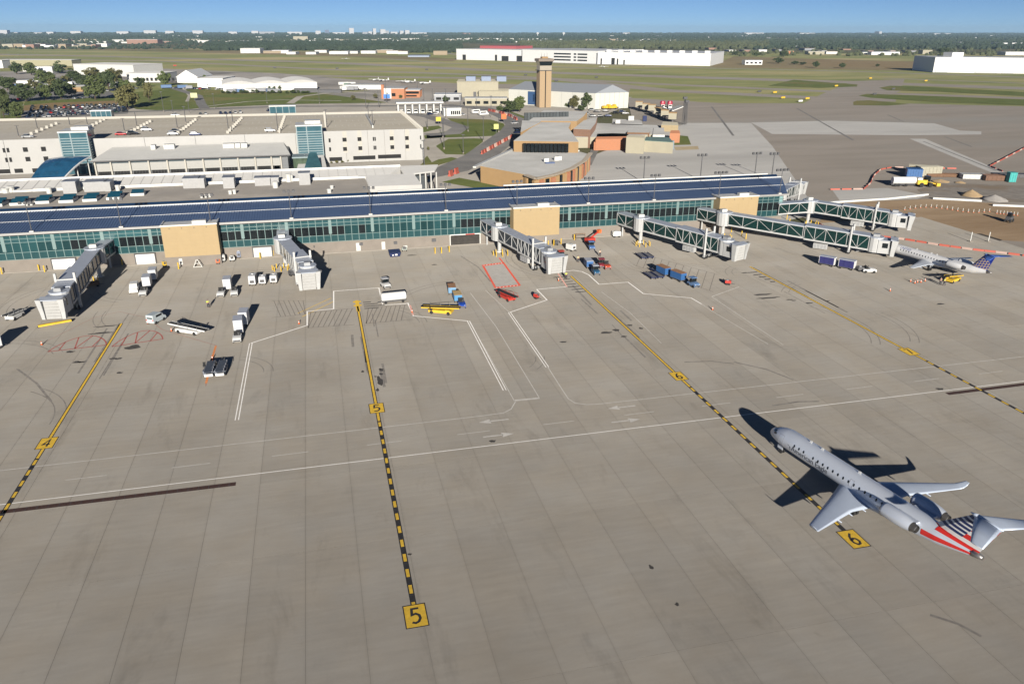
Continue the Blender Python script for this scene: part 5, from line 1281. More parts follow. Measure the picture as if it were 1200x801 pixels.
# things along the wall
t = thing('step_ladder', 'pale A-frame maintenance stand leaning below the left tan block', 'stand', at(232, 313), 0)
b = MB()
for s in (-1, 1): b.bar((s*1.0, 0, 0), (s*.1, .0, 1.9), .14); 
for z, w_ in ((.1, 1.0), (.95, .5)): b.bar((-w_, 0, z), (w_, 0, z), .12)
b.build('frame', OFFW, t); b = MB()
for s in (-1, 1): b.bar((s*1.0, .9, 0), (s*.1, .0, 1.9), .12)
b.build('rear_leg', OFFW, t)
gpu('orange floor unit standing right of the left tan block', at(256, 309), radians(-90), ORANGE, 'ground units', l=1.2, w=.9, h=.8)
gpu('grey cabinet right of the orange floor unit', at(262, 306.5), radians(-90), OFFW, 'ground units', l=1.3, w=1.0, h=1.3)
gpu('white floor unit with yellow drum right of the left tan block', at(272, 305.5), radians(-80), WHITE, 'ground units', l=1.9, w=1.2, h=.8)
gpu('grey blue cabinet at the wall left of the second bridge', at(280.5, 302.5), radians(-90), mat('cab_grey_blue', (.22, .25, .33), .5), 'ground units', l=.9, w=.9, h=1.4)
gpu('grey post unit below the left tan block', at(213, 311.5), radians(-90), OFFW, 'ground units', l=.8, w=.8, h=1.5)
gpu('dark equipment box under the far left bridge', at(108, 336), radians(20), BROWN, 'ground units', l=3.0, w=1.4, h=.7)
gpu('yellow tripod unit at the foot of the left tan block', at(193, 312.5), radians(-60), YELLOW, 'ground units', l=1.0, w=.7, h=.9)
gpu('black hose reel cart at the second bridge foot', at(342, 323), radians(-60), DGREY, 'ground units', l=1.4, w=1.0, h=.8)
gpu('dark generator between bollards below the middle tan block', at(651, 287), radians(-80), DGREY, 'ground units', l=1.4, w=1.0, h=.9)
gpu('grey switch cabinet beside the blue skip', at(474, 294.5), radians(-90), mat('cab_green_grey', (.30, .34, .31), .6), 'ground units', l=.8, w=1.3, h=.7)
gpu('dark service unit under the right tan block', at(911, 262.5), radians(-40), DGREY, 'ground units', l=2.0, w=1.2, h=.9)
gpu('dark red hydrant unit under the long bridge rotunda', at(1000, 284), radians(-40), mat('maroon', (.2, .04, .04), .5), 'ground units', l=1.6, w=1.0, h=.8)
# ------------------------------------------------------------------ landside: roads, lawns, car parks
land('forecourt_ground', [(-230, 262), (60, 262), (75, 262), (85, 330), (130, 420), (215, 545), (262, 640), (230, 660), (60, 640), (-120, 660), (-330, 700)], -0.10, ROADC)
def lawn(px, z=-.06, m=LAWN): land('lawn', pxpoly(px), z, m)
lawn([(486, 199), (499, 197.5), (539, 186), (529, 184), (514, 186.5), (506, 190), (499, 180), (496, 190)])
lawn([(506, 167), (532, 161), (567, 162.5), (566, 166), (546, 181), (522, 180.6)])
lawn([(524, 138.5), (575, 140), (590, 144.5), (592, 148), (581, 159), (500, 162), (500, 158), (541, 150.5)])
lawn([(491, 149), (514, 147), (518, 150), (496, 155)]); lawn([(497, 158.5), (522, 158), (522, 160.5), (498, 162.5)])
lawn([(518, 213), (538, 208), (606, 221), (590, 226)])
lawn([(590, 128), (600, 131), (614, 136), (616, 139), (606, 137.5), (588, 131)])
lawn([(0, 142), (25, 141), (27, 120), (0, 112)], m=LAWN)
lawn([(25, 128), (145, 122), (160, 128), (200, 130), (240, 126), (340, 122), (470, 120), (470, 113), (400, 108), (330, 108), (200, 104), (120, 112), (30, 118)])
land('verge', pxpoly([(26, 130), (148, 121.5), (146, 117.5), (60, 120.5), (28, 123.5)]), -.0495, ground_mat('verge_soil', (0.22, 0.16, 0.08), (0.30, 0.21, 0.11), .05))
land('car_park', pxpoly([(24, 141), (150, 133), (148, 121.5), (36, 124), (26, 130)]), -.050, ASPH)
land('car_park', pxpoly([(5, 120), (140, 113), (120, 103), (0, 108)]), -.053, ASPH)
land('service_yard', pxpoly([(-60, 118), (20, 108), (110, 96), (250, 98), (380, 106), (470, 106), (470, 98), (330, 86), (180, 80), (0, 84), (-80, 90)]), -.056, ground_mat('yard_paving', (.30, .28, .26), (.42, .39, .36), .05, (.18, .17, .16)))
land('service_yard', pxpoly([(380, 110), (470, 104), (610, 118), (610, 128), (470, 122)]), -.054, ground_mat('yard_paving_east', (.33, .31, .28), (.43, .40, .37), .05, (.24, .23, .21)))
land('flight_apron', pxpoly([(370, 100), (392, 93), (470, 94), (540, 98), (740, 100), (735, 116), (600, 116), (450, 108)]), -.058, PAVE)
def road(px, w, m=ASPH, z=-.045, name='road'):
    b = MB(); b.strip([at(*p)[:2] for p in px], w, z); o = b.build(name, m); tag(o, kind='structure')
road([(640, 205), (560, 196), (505, 205)][:0] or [(470, 210), (530, 198), (562, 183), (588, 164), (602, 153), (607, 146), (600, 139), (585, 132), (560, 126), (520, 123)], 15)
road([(470, 131), (505, 137), (540, 149), (530, 156), (500, 158)], 10, z=-.047)
road([(480, 195), (505, 170), (520, 162), (560, 161)], 6, ROADC, -.046)
road([(150, 131), (240, 128), (330, 124.5), (470, 124), (520, 123)], 9, z=-.048)
road([(195, 101), (232, 112), (236, 122), (240, 127)], 7, z=-.047)
road([(340, 121), (352, 113), (400, 107), (470, 112)], 6, ROADC, -.049, 'path'); road([(215, 104), (222, 112), (219, 119)], 2.5, ROADC, -.049, 'path'); road([(238, 125), (290, 119), (330, 117), (400, 118)], 3, ROADC, -.0485, 'path')

GARW = mat('garage_panel', (0.46, 0.457, 0.445), 0.8, var=.05, scale=.15)
GARP = mat('garage_strip', (0.50, 0.48, 0.43), 0.8, var=.04)
DECK = ground_mat('parking_deck', (0.43, 0.395, 0.33), (0.52, 0.485, 0.42), 0.06, (0.45, 0.425, 0.385), stretch=(.4, 1.4, 1))
DARKO = mat('dark_opening', (0.02, 0.02, 0.02), 0.9)
gy = 342.0; ZD = 11.4
gar = thing('parking_garage', 'pale concrete parking garage with open roof deck behind the terminal', 'parking garage', (0, 0, 0))
b = MB(); b.prism([(-178, gy+.3), (45, gy+.3), (45, 428), (-150, 433)], 0, ZD); b.build('deck_block', DECK, gar)
# front wall: panels between joints
xs_ = [-178, -158, -137, -116, -95.2, -85, -66, -47, -28, -8, 3.2, 12.2, 21.5, 28.5, 37.2, 45.2]
for a, c in zip(xs_, xs_[1:]):
    b = MB(); b.bx(a+.06, c-.06, gy-.25, gy+.25, 0, 13.0 if a > 0 or a < -95 else 12.6); b.build('facade_panel', GARW, gar)
def garwin(px, py, w, h):
    p = onY(px, py, gy-.28)
    b = MB(); b.bx(p.x-w/2, p.x+w/2, gy-.30, gy-.24, p.z-h/2, p.z+h/2); b.build('window_opening', DARKO, gar)
    return p.x
for x, y, w in ((270, 510, 1.7), (410, 505, 1.6), (541, 503, .55), (557, 503, .55), (712, 497, 1.6), (855, 495, 1.5), (983, 490, .5), (275, 597, 1.6), (418, 590, 1.6), (548, 585, .55), (563, 585, .55), (718, 580, 1.6), (858, 575, 1.5), (985, 570, .5), (130, 517, .8), (135, 600, .8)):
    garwin(370+x/8, 100+y/8, w*1.0, 1.6)
for x, y, w in ((38, 690, .9), (75, 688, .9), (238, 683, 1.7), (408, 677, 1.7), (62, 780, .9), (100, 778, .9), (262, 772, 1.7), (432, 768, 1.7)):
    garwin(x/8, 90+y/8, w, 1.7)
for x, y, w, m_ in ((38, 615, .9, 1), (405, 610, 1.7, 1), (250, 610, 1.7, 1)):
    pass
for px in (403.5, 421, 459, 477):
    p = onY(px, 155, gy-.28); b = MB(); b.bx(p.x-.85, p.x+.85, gy-.29, gy-.24, 4, 12.9); b.build('pale_strip', GARP, gar)
for px0, px1, py in ((386, 401, 186.5), (414, 440, 185), (443, 470, 183.5), (-6, 12, 201), (17, 27, 200), (38, 47, 199.5)):
    p, q = onY(px0, py, gy-.28), onY(px1, py, gy-.28); b = MB(); b.bx(p.x, q.x, gy-.30, gy-.24, max(.2, p.z-.9), p.z+.7); b.build('ground_opening', DARKO, gar)
# far and side parapets
b = MB(); b.bar((-150, 433, ZD+.5), (45, 428, ZD+.5), .3, 1.1); b.build('rear_parapet', GARP, gar)
b = MB(); b.bar((45, gy+.5, ZD+.6), (45, 428, ZD+.6), .3, 1.2); b.build('side_parapet', GARP, gar)
for k in range(22):
    b = MB(); y = gy+2+k*3.9; b.bx(44.6, 45.4, y, y+.5, ZD, ZD+1.9); b.build('parapet_post', GARP, gar)
b = MB(); b.bar((-178, gy+.5, ZD+.6), (-150, 433, ZD+.6), .3, 1.2); b.build('side_parapet', mat('blue_grey_wall', (.12, .15, .2), .7), gar)  # shade on this parapet is put into its blue-grey colour
# rows of low white dividers on the deck and the bay lines
for (a, c, n_) in (((37, 158), (66, 146), 6), ((104, 150.5), (122, 141), 5), ((150, 157.5), (176, 143.5), 8), ((209, 157), (229, 141.5), 8), ((267, 156.5), (283, 139.5), 9), ((327, 156), (333.5, 137.5), 9), ((382, 149), (380, 133.5), 7)):
    p, q = at(*a, ZD), at(*c, ZD); xm = (p.x+q.x)/2
    for k in range(n_):
        y = p.y + (q.y-p.y)*k/(n_-1); x = p.x+(q.x-p.x)*k/(n_-1)
        b = MB(); b.bx(x-.55, x+.55, y-.15, y+.15, ZD, ZD+1.15); b.build('deck_divider', GARP, gar)
p, q = at(429, 136, ZD), at(437, 150, ZD); b = MB(); b.bar((p.x, p.y, ZD+.6), (q.x, q.y, ZD+.6), .5, 1.2); b.build('ramp_wall', COPE, gar)
b = MB()
for r in range(4):
    y = 352+r*21
    for k in range(66): b.bx(-150+k*2.9, -149.88+k*2.9, y, y+5.5, ZD+.004, ZD+.006)
b.build('bay_line', PWF, gar, kind='stuff')
# glass stair towers
TGL = mat('tower_glass', (0.05, 0.12, 0.15), 0.12, var=.25, scale=.25); LOUV = mat('tower_louvre', (0.22, 0.29, 0.31), 0.5, var=.05)
def stair(label, x0, x1, y0, y1, h):
    t = thing('stair_tower', label, 'stair tower', ((x0+x1)/2, y0, 0), 0, 'glass stair towers of the garage')
    w = (x1-x0)/2; d = y1-y0
    b = MB(); b.bx(-w, w, 0, d, 0, h); b.build('glass_box', TGL, t)
    for k in range(1, 13):
        b = MB(); z = 2+(h-3.2)*k/13; b.bx(-w-.08, w+.08, -.14, -.02, z-.16, z+.16); b.build('louvre', LOUV, t)
        b = MB(); b.bx(w+.02, w+.14, 0, d, z-.16, z+.16); b.build('louvre', LOUV, t)
    for x in (-w, -w*.2, w):
        b = MB(); b.bx(x-.2, x+.2, -.2, -.02, 0, h); b.build('frame_post', LOUV, t)
    b = MB(); b.bx(-w-.3, w+.3, -.4, d+.3, h, h+.5); b.build('tower_roof', COPE, t)
    b = MB(); b.bx(-w*.3, w*.95, d*.4, d*1.0, h+.5, h+1.6); b.build('lift_housing', COPE, t)
stair('glass stair tower with louvres at the left of the garage', -95, -85.2, 337, 348, 15.6)
stair('glass stair tower with louvres between the two garage halves', -7.2, 2.8, 337, 348, 15.8)
for px0, px1, pyb, l_ in ((107.5, 130, 139, 'small teal stair house at the rear left of the garage deck'), (316.5, 346.5, 133, 'small teal stair house at the rear middle of the garage deck')):
    a, c = at(px0, pyb, ZD-.2), at(px1, pyb, ZD-.2); t = thing('stair_house', l_, 'stair house', ((a.x+c.x)/2, a.y, ZD-.2), 0, 'stair houses at the garage rear'); w = (c.x-a.x)/2
    b = MB(); b.bx(-w, w, 0, 6, 0, 3.4); b.build('glass_wall', TGL, t); b = MB(); b.bx(-w-.3, w+.3, -.3, 6.3, 3.4, 3.9); b.build('flat_roof', COPE, t)
    for k in range(5): b = MB(); x = -w+2*w*k/4; b.bx(x-.15, x+.15, -.12, -.02, 0, 3.4); b.build('frame_post', LOUV, t)
# canopy hall in front of the garage
hall = thing('arrivals_hall', 'grey roofed landside hall with row of white bays in front of the garage', 'hall', (0, 0, 0))
HX0, HX1, HY = -78.5, -11, 315.0
b = MB(); b.add([(HX0-1.5, HY-1.8, 8.0), (HX1+1.2, HY-1.8, 8.0), (HX1-2, 341, 9.2), (HX0+.5, 341, 9.2), (HX0-1.5, HY-1.8, 7.7), (HX1+1.2, HY-1.8, 7.7), (HX1-2, 341, 8.6), (HX0+.5, 341, 8.6)], [(0, 1, 2, 3), (7, 6, 5, 4), (4, 5, 1, 0), (5, 6, 2, 1), (7, 4, 0, 3)]); b.build('hall_roof', mat('hall_roof', (0.44, 0.44, 0.425), .75, var=.06, scale=.2), hall)
b = MB(); b.bar((HX0-1.5, HY-1.85, 7.85), (HX1+1.2, HY-1.85, 7.85), .12, .42); b.build('roof_edge', DGREY, hall)
b = MB(); b.bx(HX0, HX1, HY+.3, 340, 0, 7.7); b.build('hall_core', mat('hall_core', (.14, .15, .16), .5), hall)
pil = [onY(px, 195, HY).x for px in (112, 130.6, 153, 175, 197, 218, 239, 259, 280, 300, 319, 330)]
for a, c in zip(pil, pil[1:]):
    b = MB(); b.bx(a+.35, c-.35, HY, HY+.3, 3.9, 6.7); b.build('white_bay_panel', mat('bay_panel', (0.40, 0.40, 0.385), .7, var=.05), hall)
    for k in range(5):
        x = a+.6+(c-a-1.2)*(k+.5)/5; b = MB(); b.bx(x-.45, x+.45, HY-.02, HY+.28, 2.3, 3.8); b.build('window', DARKO, hall)
    b = MB(); b.bx(a+.3, c-.3, HY+.05, HY+.29, 6.8, 7.6); b.build('top_glazing', mat('hall_glazing', (.10, .13, .15), .2, var=.3, scale=.5), hall)
for a in pil:
    b = MB(); b.bar((a, HY-.25, 0), (a, HY-.6, 7.7), .45, .5); b.build('bay_pillar', GARP, hall)
for px0, px1, pyb in ((178, 183, 174), (193, 205, 173.5), (262, 275, 172.5), (276, 282, 172), (283, 290, 172)):
    a, c = at(px0, pyb, 9.1), at(px1, pyb, 9.1); b = MB(); b.bx(a.x, c.x, a.y-2, a.y+1, 8.9, 10.6); b.build('roof_unit', OFFW, hall)
# curved blue glass entrance canopy left of the hall
t = thing('glass_canopy', 'curved blue glass canopy at the left end of the landside hall', 'canopy', (0, 0, 0))
F = [at(35, 211, 4.5), at(75, 209.5, 4.5)]; R_ = [at(58, 188.5, 8.0), at(107, 186, 8.5)]
def cv(u, v):
    p = F[0].lerp(F[1], u).lerp(R_[0].lerp(R_[1], u), v); p = p.copy(); p.z += 2.2*sin(pi*min(1, v*.8))*(.3+.7*sin(pi*min(1, .15+u*.75))); return p
CG = mat('canopy_glass', (0.02, 0.10, 0.20), 0.15, var=.3, scale=.35)
for i in range(6):
    for j in range(5):
        b = MB(); e = .012; q = [cv((i+e)/6, (j+e)/5), cv((i+1-e)/6, (j+e)/5), cv((i+1-e)/6, (j+1-e)/5), cv((i+e)/6, (j+1-e)/5)]
        b.add(q, [(0, 1, 2, 3)]); b.add([p-Vector((0, 0, .08)) for p in q], [(3, 2, 1, 0)]); b.build('canopy_pane', CG, t)
b = MB()
for j in range(5): b.bar(cv(1, j/5)+Vector((0, 0, .1)), cv(1, (j+1)/5)+Vector((0, 0, .1)), .5, .4)
b.build('edge_beam', WHITE, t)
for v in (.1, .5, .9):
    p = cv(.97, v); b = MB(); b.cyl((p.x, p.y, 0), p, .18, .18, 8); b.build('canopy_post', OFFW, t)
t = thing('glass_wedge', 'teal glass wedge roof at the foot of the middle stair tower', 'canopy', (0, 0, 0))
a, c, d_, e_ = at(357, 196, 5), at(377, 195.5, 5), at(371, 179, 8.5), at(362, 179.5, 8.5)
b = MB(); b.add([a, c, d_, e_], [(0, 1, 2, 3)]); b.add([a, c, d_, e_, Vector((a.x, a.y, 0)), Vector((c.x, c.y, 0)), Vector((d_.x, d_.y, 0)), Vector((e_.x, e_.y, 0))], [(4, 5, 1, 0), (5, 6, 2, 1), (7, 4, 0, 3)]); b.build('glass_slope', mat('wedge_glass', (.05, .13, .15), .15, var=.2, scale=.4), t)
b = MB(); b.prism([(at(348, 196, 3).x, 290), (a.x-.1, 290), (e_.x, 334), (at(352, 180, 4).x, 334)], 0, 4.6); b.build('stone_flank', GARW, t)
b = MB(); b.prism([(c.x+.1, 290), (at(383, 196, 3).x, 290), (at(379, 180, 4).x, 334), (d_.x, 334)], 0, 4.6); b.build('stone_flank', GARW, t)
t = thing('glass_link', 'glazed link between the hall and the middle stair tower', 'link building', (-9, 312, 0)); b = MB(); b.bx(0, 7, 0, 8, 0, 6.8); b.build('glass_wall', mat('link_glass', (.06, .09, .06), .2, var=.5, scale=.5), t); b = MB(); b.bx(-.3, 7.3, -.4, 8, 6.8, 7.3); b.build('link_roof', LOUV, t)

# ---- lamp posts
def lamp_proto(h, arm=True):
    t = thing('lamp_post', 'x', 'lamp post', (0, 0, 0))
    b = MB(); b.cyl((0, 0, 0), (0, 0, h), .20, .14, 6); b.build('pole', DGREY, t)
    b = MB(); b.box((0, 0, h+.12), (1.5, .55, .25)); b.build('lamp_head', DGREY, t)
    b = MB(); b.cyl((0, 0, 0), (0, 0, .7), .34, .34, 8); b.build('footing', CONCW, t); return t
lp = None
def lamp(px, py, top, z, label, group):
    global lp
    p = at(px, py, z); tp = onY(px, top, p.y); h = max(4, tp.z - z)
    if lp is None: lp = lamp_proto(10.0); o = lp; o['label'] = label; o['group'] = group; o.location = p; o.scale = (1, 1, h/10)
    else: o = dup(lp, p, 0, label, group, (1, 1, h/10))
gl = 'lamp posts on the garage deck'
for px, py, tp, w in ((22, 160, 147.5, 'left of the left stair tower at the deck front'), (44, 151, 139, 'beside the leftmost row of white dividers'), (82, 147, 138, 'behind the left stair tower'), (102.5, 146, 136, 'just right behind the left stair tower'), (146, 154, 139, 'beside the red car'), (160.6, 148, 131, 'near the white van on the deck'),
                     (208, 150.6, 134, 'beside the silver car pair'), (218, 144, 125, 'at the rear of the second divider row'), (268, 154, 134, 'at the front of the long divider row'), (273, 144, 129, 'midway along the long divider row'), (326, 156, 133, 'beside the white pickup'), (383, 150, 129, 'above the right stair tower'), (437, 149, 130, 'at the ramp wall on the right'), (432, 140, 125, 'behind the ramp wall')):
    lamp(px, py, tp, ZD, 'dark deck lamp post '+w, gl)
ground_lamps = ((497.5, 197, 165, 'right of the garage corner on the lawn'), (520.5, 175, 139, 'on the lawn left of the exit loop'), (519, 161, 140, 'at the toll plaza exit'), (543, 180, 158, 'at the right of the round lawn'), (548.5, 154, 127, 'on the lawn below the two white buses'), (566.5, 166, 137, 'beside the yellow diamond sign'), (584.5, 155, 130, 'at the inside of the curved road'), (575.5, 137, 113, 'near the curved road top'), (539.5, 131, 112, 'behind the toll office'), (523, 138, 105, 'beside the toll office'), (558.5, 129, 116, 'near the white low building'), (501, 151, 130, 'on the small toll lawn'),
                (192, 131, 108, 'on the lawn left of the yellow sign'), (251.5, 127, 110, 'on the lawn right of the yellow sign'), (313, 121, 105, 'in front of the white hangar'), (374.5, 121, 106, 'left of the orange building'), (203, 133, 118, 'left behind the garage deck'), (222, 132, 118, 'centre behind the garage deck'), (429, 128, 104, 'behind the garage ramp'), (444, 127, 106, 'right behind the garage ramp'), (453, 122, 94, 'beside the orange building'), (497, 122, 104, 'behind the toll canopy left'), (507, 120, 104, 'behind the toll canopy right'), (489.5, 106, 92, 'at the right end of the orange building'))
for px, py, tp, w in ground_lamps: lamp(px, py, tp, 0, 'dark lamp post standing '+w, 'lamp posts beside the landside roads')

# ---- cars
CARC = {'white': (0.62, 0.62, 0.62), 'silver': (0.36, 0.37, 0.38), 'black': (0.015, 0.015, 0.018), 'dark blue': (0.02, 0.03, 0.09), 'red': (0.45, 0.02, 0.02), 'grey': (0.13, 0.135, 0.14), 'green': (0.03, 0.09, 0.05)}
car_me = {}
def car_meshes(kind):
    if kind in car_me: return car_me[kind]
    q = MB(); suv = kind == 'suv'; hb = 1.0 if suv else .86; ht = 1.75 if suv else 1.42
    q.loft([[(x, -.88*a, .28), (x, .88*a, .28), (x, .9*a, z*.75), (x, .84*a, z), (x, -.84*a, z), (x, -.9*a, z*.75)] for x, z, a in ((-2.25, .62, .9), (-2.15, hb*.98, .97), (-1.2, hb, 1), (.8, hb, 1), (1.9, hb*.86, .97), (2.22, .6, .88))]); body = q.mesh('body')
    q = MB(); rear = -1.95 if suv else -1.5
    q.loft([[(x, -.78*a, z0), (x, .78*a, z0), (x, .62*a, z1), (x, -.62*a, z1)] for x, z0, z1, a in ((rear-.2, hb-.02, hb+.01, 1), (rear+.25, hb-.02, ht-.05, 1), (.15, hb-.02, ht-.04, 1), (.95, hb-.02, hb+.01, 1))]); win = q.mesh('glasshouse'); win.materials.append(DGLASS)
    q = MB(); q.box(((rear+.4)/2, 0, ht-.02), (abs(rear)+.0, 1.26, .06)); roof = q.mesh('car_roof')
    q = MB(); q.cyl((0, -.1, 0), (0, .1, 0), .32, .32, 10); wh = q.mesh('wheel'); wh.materials.append(RUBBER)
    q = MB(); q.box((2.2, 0, .68), (.05, 1.3, .12)); li = q.mesh('headlight_strip'); li.materials.append(STEEL)
    car_me[kind] = (body, win, roof, wh, li); return car_me[kind]
protos = {}
def car(x, y, z, rz, kind, colr, label, group):
    key = (kind, colr)
    if key in protos: return dup(protos[key], (x, y, z), rz, label, group)
    body, win, roof, wh, li = car_meshes(kind)
    t = thing('parked_car', label, 'car', (x, y, z), rz, group); m = mat('car_'+colr.replace(' ', '_'), CARC[colr], .25, .2, var=.04, coat=.5)
    for nm, me in (('body', body), ('car_roof', roof)):
        m2 = me.copy(); m2.materials.clear(); m2.materials.append(m); obj_of(nm, m2, t)
    obj_of('glasshouse', win, t); obj_of('headlight_strip', li, t)
    for xx in (-1.35, 1.4):
        for s in (-1, 1): obj_of('wheel', wh, t, (xx, s*.8, .32))
    protos[key] = t; return t
rc = random.Random(3)
def pick(): return rc.choices(['white', 'silver', 'black', 'dark blue', 'red', 'grey', 'green'], [3, 3, 4, 4, 1.3, 4, .4])[0]
for px, py, k_, c_, w, h_ in ((142, 158.5, 'car', 'red', 'bright red car parked alone on the garage deck', 0), (156, 158, 'suv', 'black', 'black estate car beside a divider on the garage deck', 0.2), (172, 153.5, 'suv', 'white', 'white estate car behind the black one on the garage deck', 0), (203, 158.5, 'suv', 'silver', 'silver car at the front of the garage deck near the middle', 0), (206, 155, 'car', 'black', 'black car just behind the silver one on the garage deck', 0), (229, 159, 'suv', 'dark blue', 'dark blue car alone at the deck front right of the silver one', 0), (33, 161.5, 'car', 'silver', 'silver car at the deck front left of the left stair tower', 0), (317, 154.5, 'suv', 'white', 'white pickup like car near the middle stair tower', 0), (206, 136, 'car', 'white', 'white car at the rear edge of the garage deck', 0)):
    p = at(px, py, ZD); car(p.x, p.y, ZD, h_, k_, c_, w, 'cars on the garage deck')
# rental lot at the far left: rows of cars
n_lot = 0
A, B_, C_, D_ = at(29, 140), at(149, 131.5), at(146, 122.5), at(36, 125)
rows_ = 7
for r in range(rows_):
    v = (r+.5)/rows_; p = A.lerp(D_, v); q = B_.lerp(C_, v); L_ = (q-p).length; nn_ = int(L_/2.9); hd = atan2(q.y-p.y, q.x-p.x)
    for k in range(nn_):
        if rc.random() < .17: continue
        e = p.lerp(q, (k+.5)/nn_); cl = pick()
        car(e.x, e.y + rc.uniform(-.3, .3), -.05, hd+pi/2+(pi if rc.random() < .3 else 0), rc.choice(['car', 'suv']), cl, cl+' car in the crowded lot between the trees and the garage at left', 'cars in the crowded lot at left'); n_lot += 1
for (a, c, gap, w) in (((60, 117.5), (140, 113), .35, 'far lot behind the orange verge'), ((0, 119), (24, 117), .3, 'lot at the left border below trees'), ((0, 136), (14, 134), .2, 'lot at the left border under trees'), ((100, 109), (160, 104), .4, 'yard row before the white hangars'), ((232, 134.5), (290, 132), .35, 'row just behind the garage deck'), ((300, 131), (345, 129), .6, 'row just behind the garage deck'), ((200, 103.5), (285, 106), .3, 'row in front of the white hangars'), ((285, 107), (330, 108.5), .35, 'row in front of the white hangars')):
    p, q = at(*a), at(*c); L_ = (q-p).length; nn_ = int(L_/3.0); hd = atan2(q.y-p.y, q.x-p.x)
    for k in range(nn_):
        if rc.random() < gap: continue
        e = p.lerp(q, (k+.5)/nn_); cl = pick(); car(e.x, e.y, -.05, hd+pi/2, rc.choice(['car', 'suv']), cl, cl+' car in the '+w, 'cars in the '+w); n_lot += 1
for px, py, c_, w in ((688, 134, 'silver', 'behind the old terminal at the left of the row'), (695, 137, 'grey', 'behind the old terminal in the second row'), (704, 137, 'black', 'behind the old terminal beside the tan wall'), (713, 136.5, 'dark blue', 'nearest the tan wall behind the old terminal'), (722, 133, 'black', 'right of the yellow trucks'), (729, 131.5, 'dark blue', 'beside the hangar corner'), (700, 131.5, 'black', 'next to the yellow truck'), (694, 129.5, 'silver', 'under the tree by the hangar'), (710, 131, 'black', 'between tree and yellow trucks'), (733, 133.5, 'white', 'white one nearest the hangar door')):
    p = at(px, py); car(p.x, p.y, -.05, rc.uniform(-.3, .3), 'suv', c_, c_+' car parked '+w, 'cars behind the old terminal')
for px, py, c_, k_, w in ((607, 156, 'dark blue', 'suv', 'dark van parked against the old terminal wall on the curved road'), (603, 145, 'white', 'car', 'white car driving on the curved road'), (591, 129, 'black', 'suv', 'black car by the tree near the curved road'), (504, 134.5, 'dark blue', 'suv', 'dark car under the toll canopy'), (511, 134, 'white', 'suv', 'white car under the toll canopy'), (491.5, 209.5, 'dark blue', 'suv', 'dark car in front of the porch roof'), (497, 209, 'black', 'suv', 'black car right of the one by the porch'), (543, 135, 'white', 'car', 'white car beside the toll office')):
    p = at(px, py); car(p.x, p.y, -.04, .4, k_, c_, w, 'cars on the landside roads')
print('lot cars', n_lot)
for px, py, l_ in ((558, 133, 'white minibus standing left of its twin near the toll office'), (566.5, 135, 'white minibus standing right of its twin near the toll office')):
    t = thing('minibus', l_, 'minibus', at(px, py), radians(15), 'white minibuses near the toll office')
    b = MB(); b.loft([[(x, -1.1, .4), (x, 1.1, .4), (x, 1.02, z), (x, -1.02, z)] for x, z in ((-3.1, 2.5), (-3.0, 2.75), (2.2, 2.75), (2.6, 1.6), (3.3, 1.35), (3.35, .8))]); b.build('body', WHITE, t)
    for s in (-1, 1): b = MB(); b.box((-.4, s*1.06, 1.9), (4.2, .05, .7)); b.build('side_window', DGLASS, t)
    b = MB(); b.box((2.45, 0, 2.1), (.1, 1.9, .8), ry=-.35); b.build('windscreen', DGLASS, t); wheels(t, (-2, 2), .95, .4)
# toll plaza
t = thing('toll_canopy', 'long white toll canopy on posts over six lanes', 'toll canopy', (0, 0, 0)); a, c = at(465, 133.5), at(520, 132.5); hh_ = 7.0
b = MB(); b.bar((a.x, a.y+3, hh_), (c.x, c.y+3, hh_), 9, .9); b.build('canopy_roof', COPE, t)
for k in range(7):
    e = a.lerp(c, (k+.25)/6.6); b = MB(); b.bx(e.x-.5, e.x+.5, e.y+1, e.y+5, 0, hh_-.4); b.build('canopy_pier', OFFW, t)
    b = MB(); b.bx(e.x+1.0, e.x+3.4, e.y+1.4, e.y+4, .2, 2.6); o = b.build('toll_booth', WHITE, t); b = MB(); b.bx(e.x+1.1, e.x+3.3, e.y+1.36, e.y+1.4, 1.1, 2.3); b.build('booth_window', DGLASS, o)
t = thing('toll_office', 'small white office at the right end of the toll canopy', 'office', at(530, 136)); b = MB(); b.bx(-5.5, 6, 0, 8, 0, 4.6); b.build('wall', OFFW, t); b = MB(); b.bx(-5.8, 6.3, -.3, 8.3, 4.6, 5); b.build('flat_roof', COPE, t)
for k in range(5): b = MB(); b.bx(-.8+k*1.3, .1+k*1.3, -.06, .02, .9, 3.2); b.build('window', DGLASS, t)
# signs
def signpost(px, py, w, h, m, label):
    t = thing('road_sign', label, 'sign', at(px, py)); b = MB(); b.cyl((0, 0, 0), (0, 0, 2.2), .08, .08, 6); b.build('post', STEEL, t); b = MB(); b.box((0, 0, 2.2+h/2), (w, .12, h)); b.build('board', m, t)
signpost(228, 118, 5.0, 3.6, mat('pale_yellow_board', (.55, .55, .30), .6), 'pale yellow sign board on the lawn beside the access road')
signpost(581.5, 156, 2.6, 2.6, mat('diamond_board', (.6, .62, .2), .6), 'yellow green warning sign on the lawn edge of the curved road')
signpost(514, 146.5, 3.0, 2.4, mat('yellow_board', (.62, .48, .05), .6), 'yellow sign on the small toll lawn')
signpost(453.5, 119, 5.0, 3.2, mat('blue_board', (.05, .2, .55), .6), 'blue sign in front of the orange building')
signpost(590.5, 144, 3.0, 3.0, ORANGE, 'orange work zone sign on the curved road')
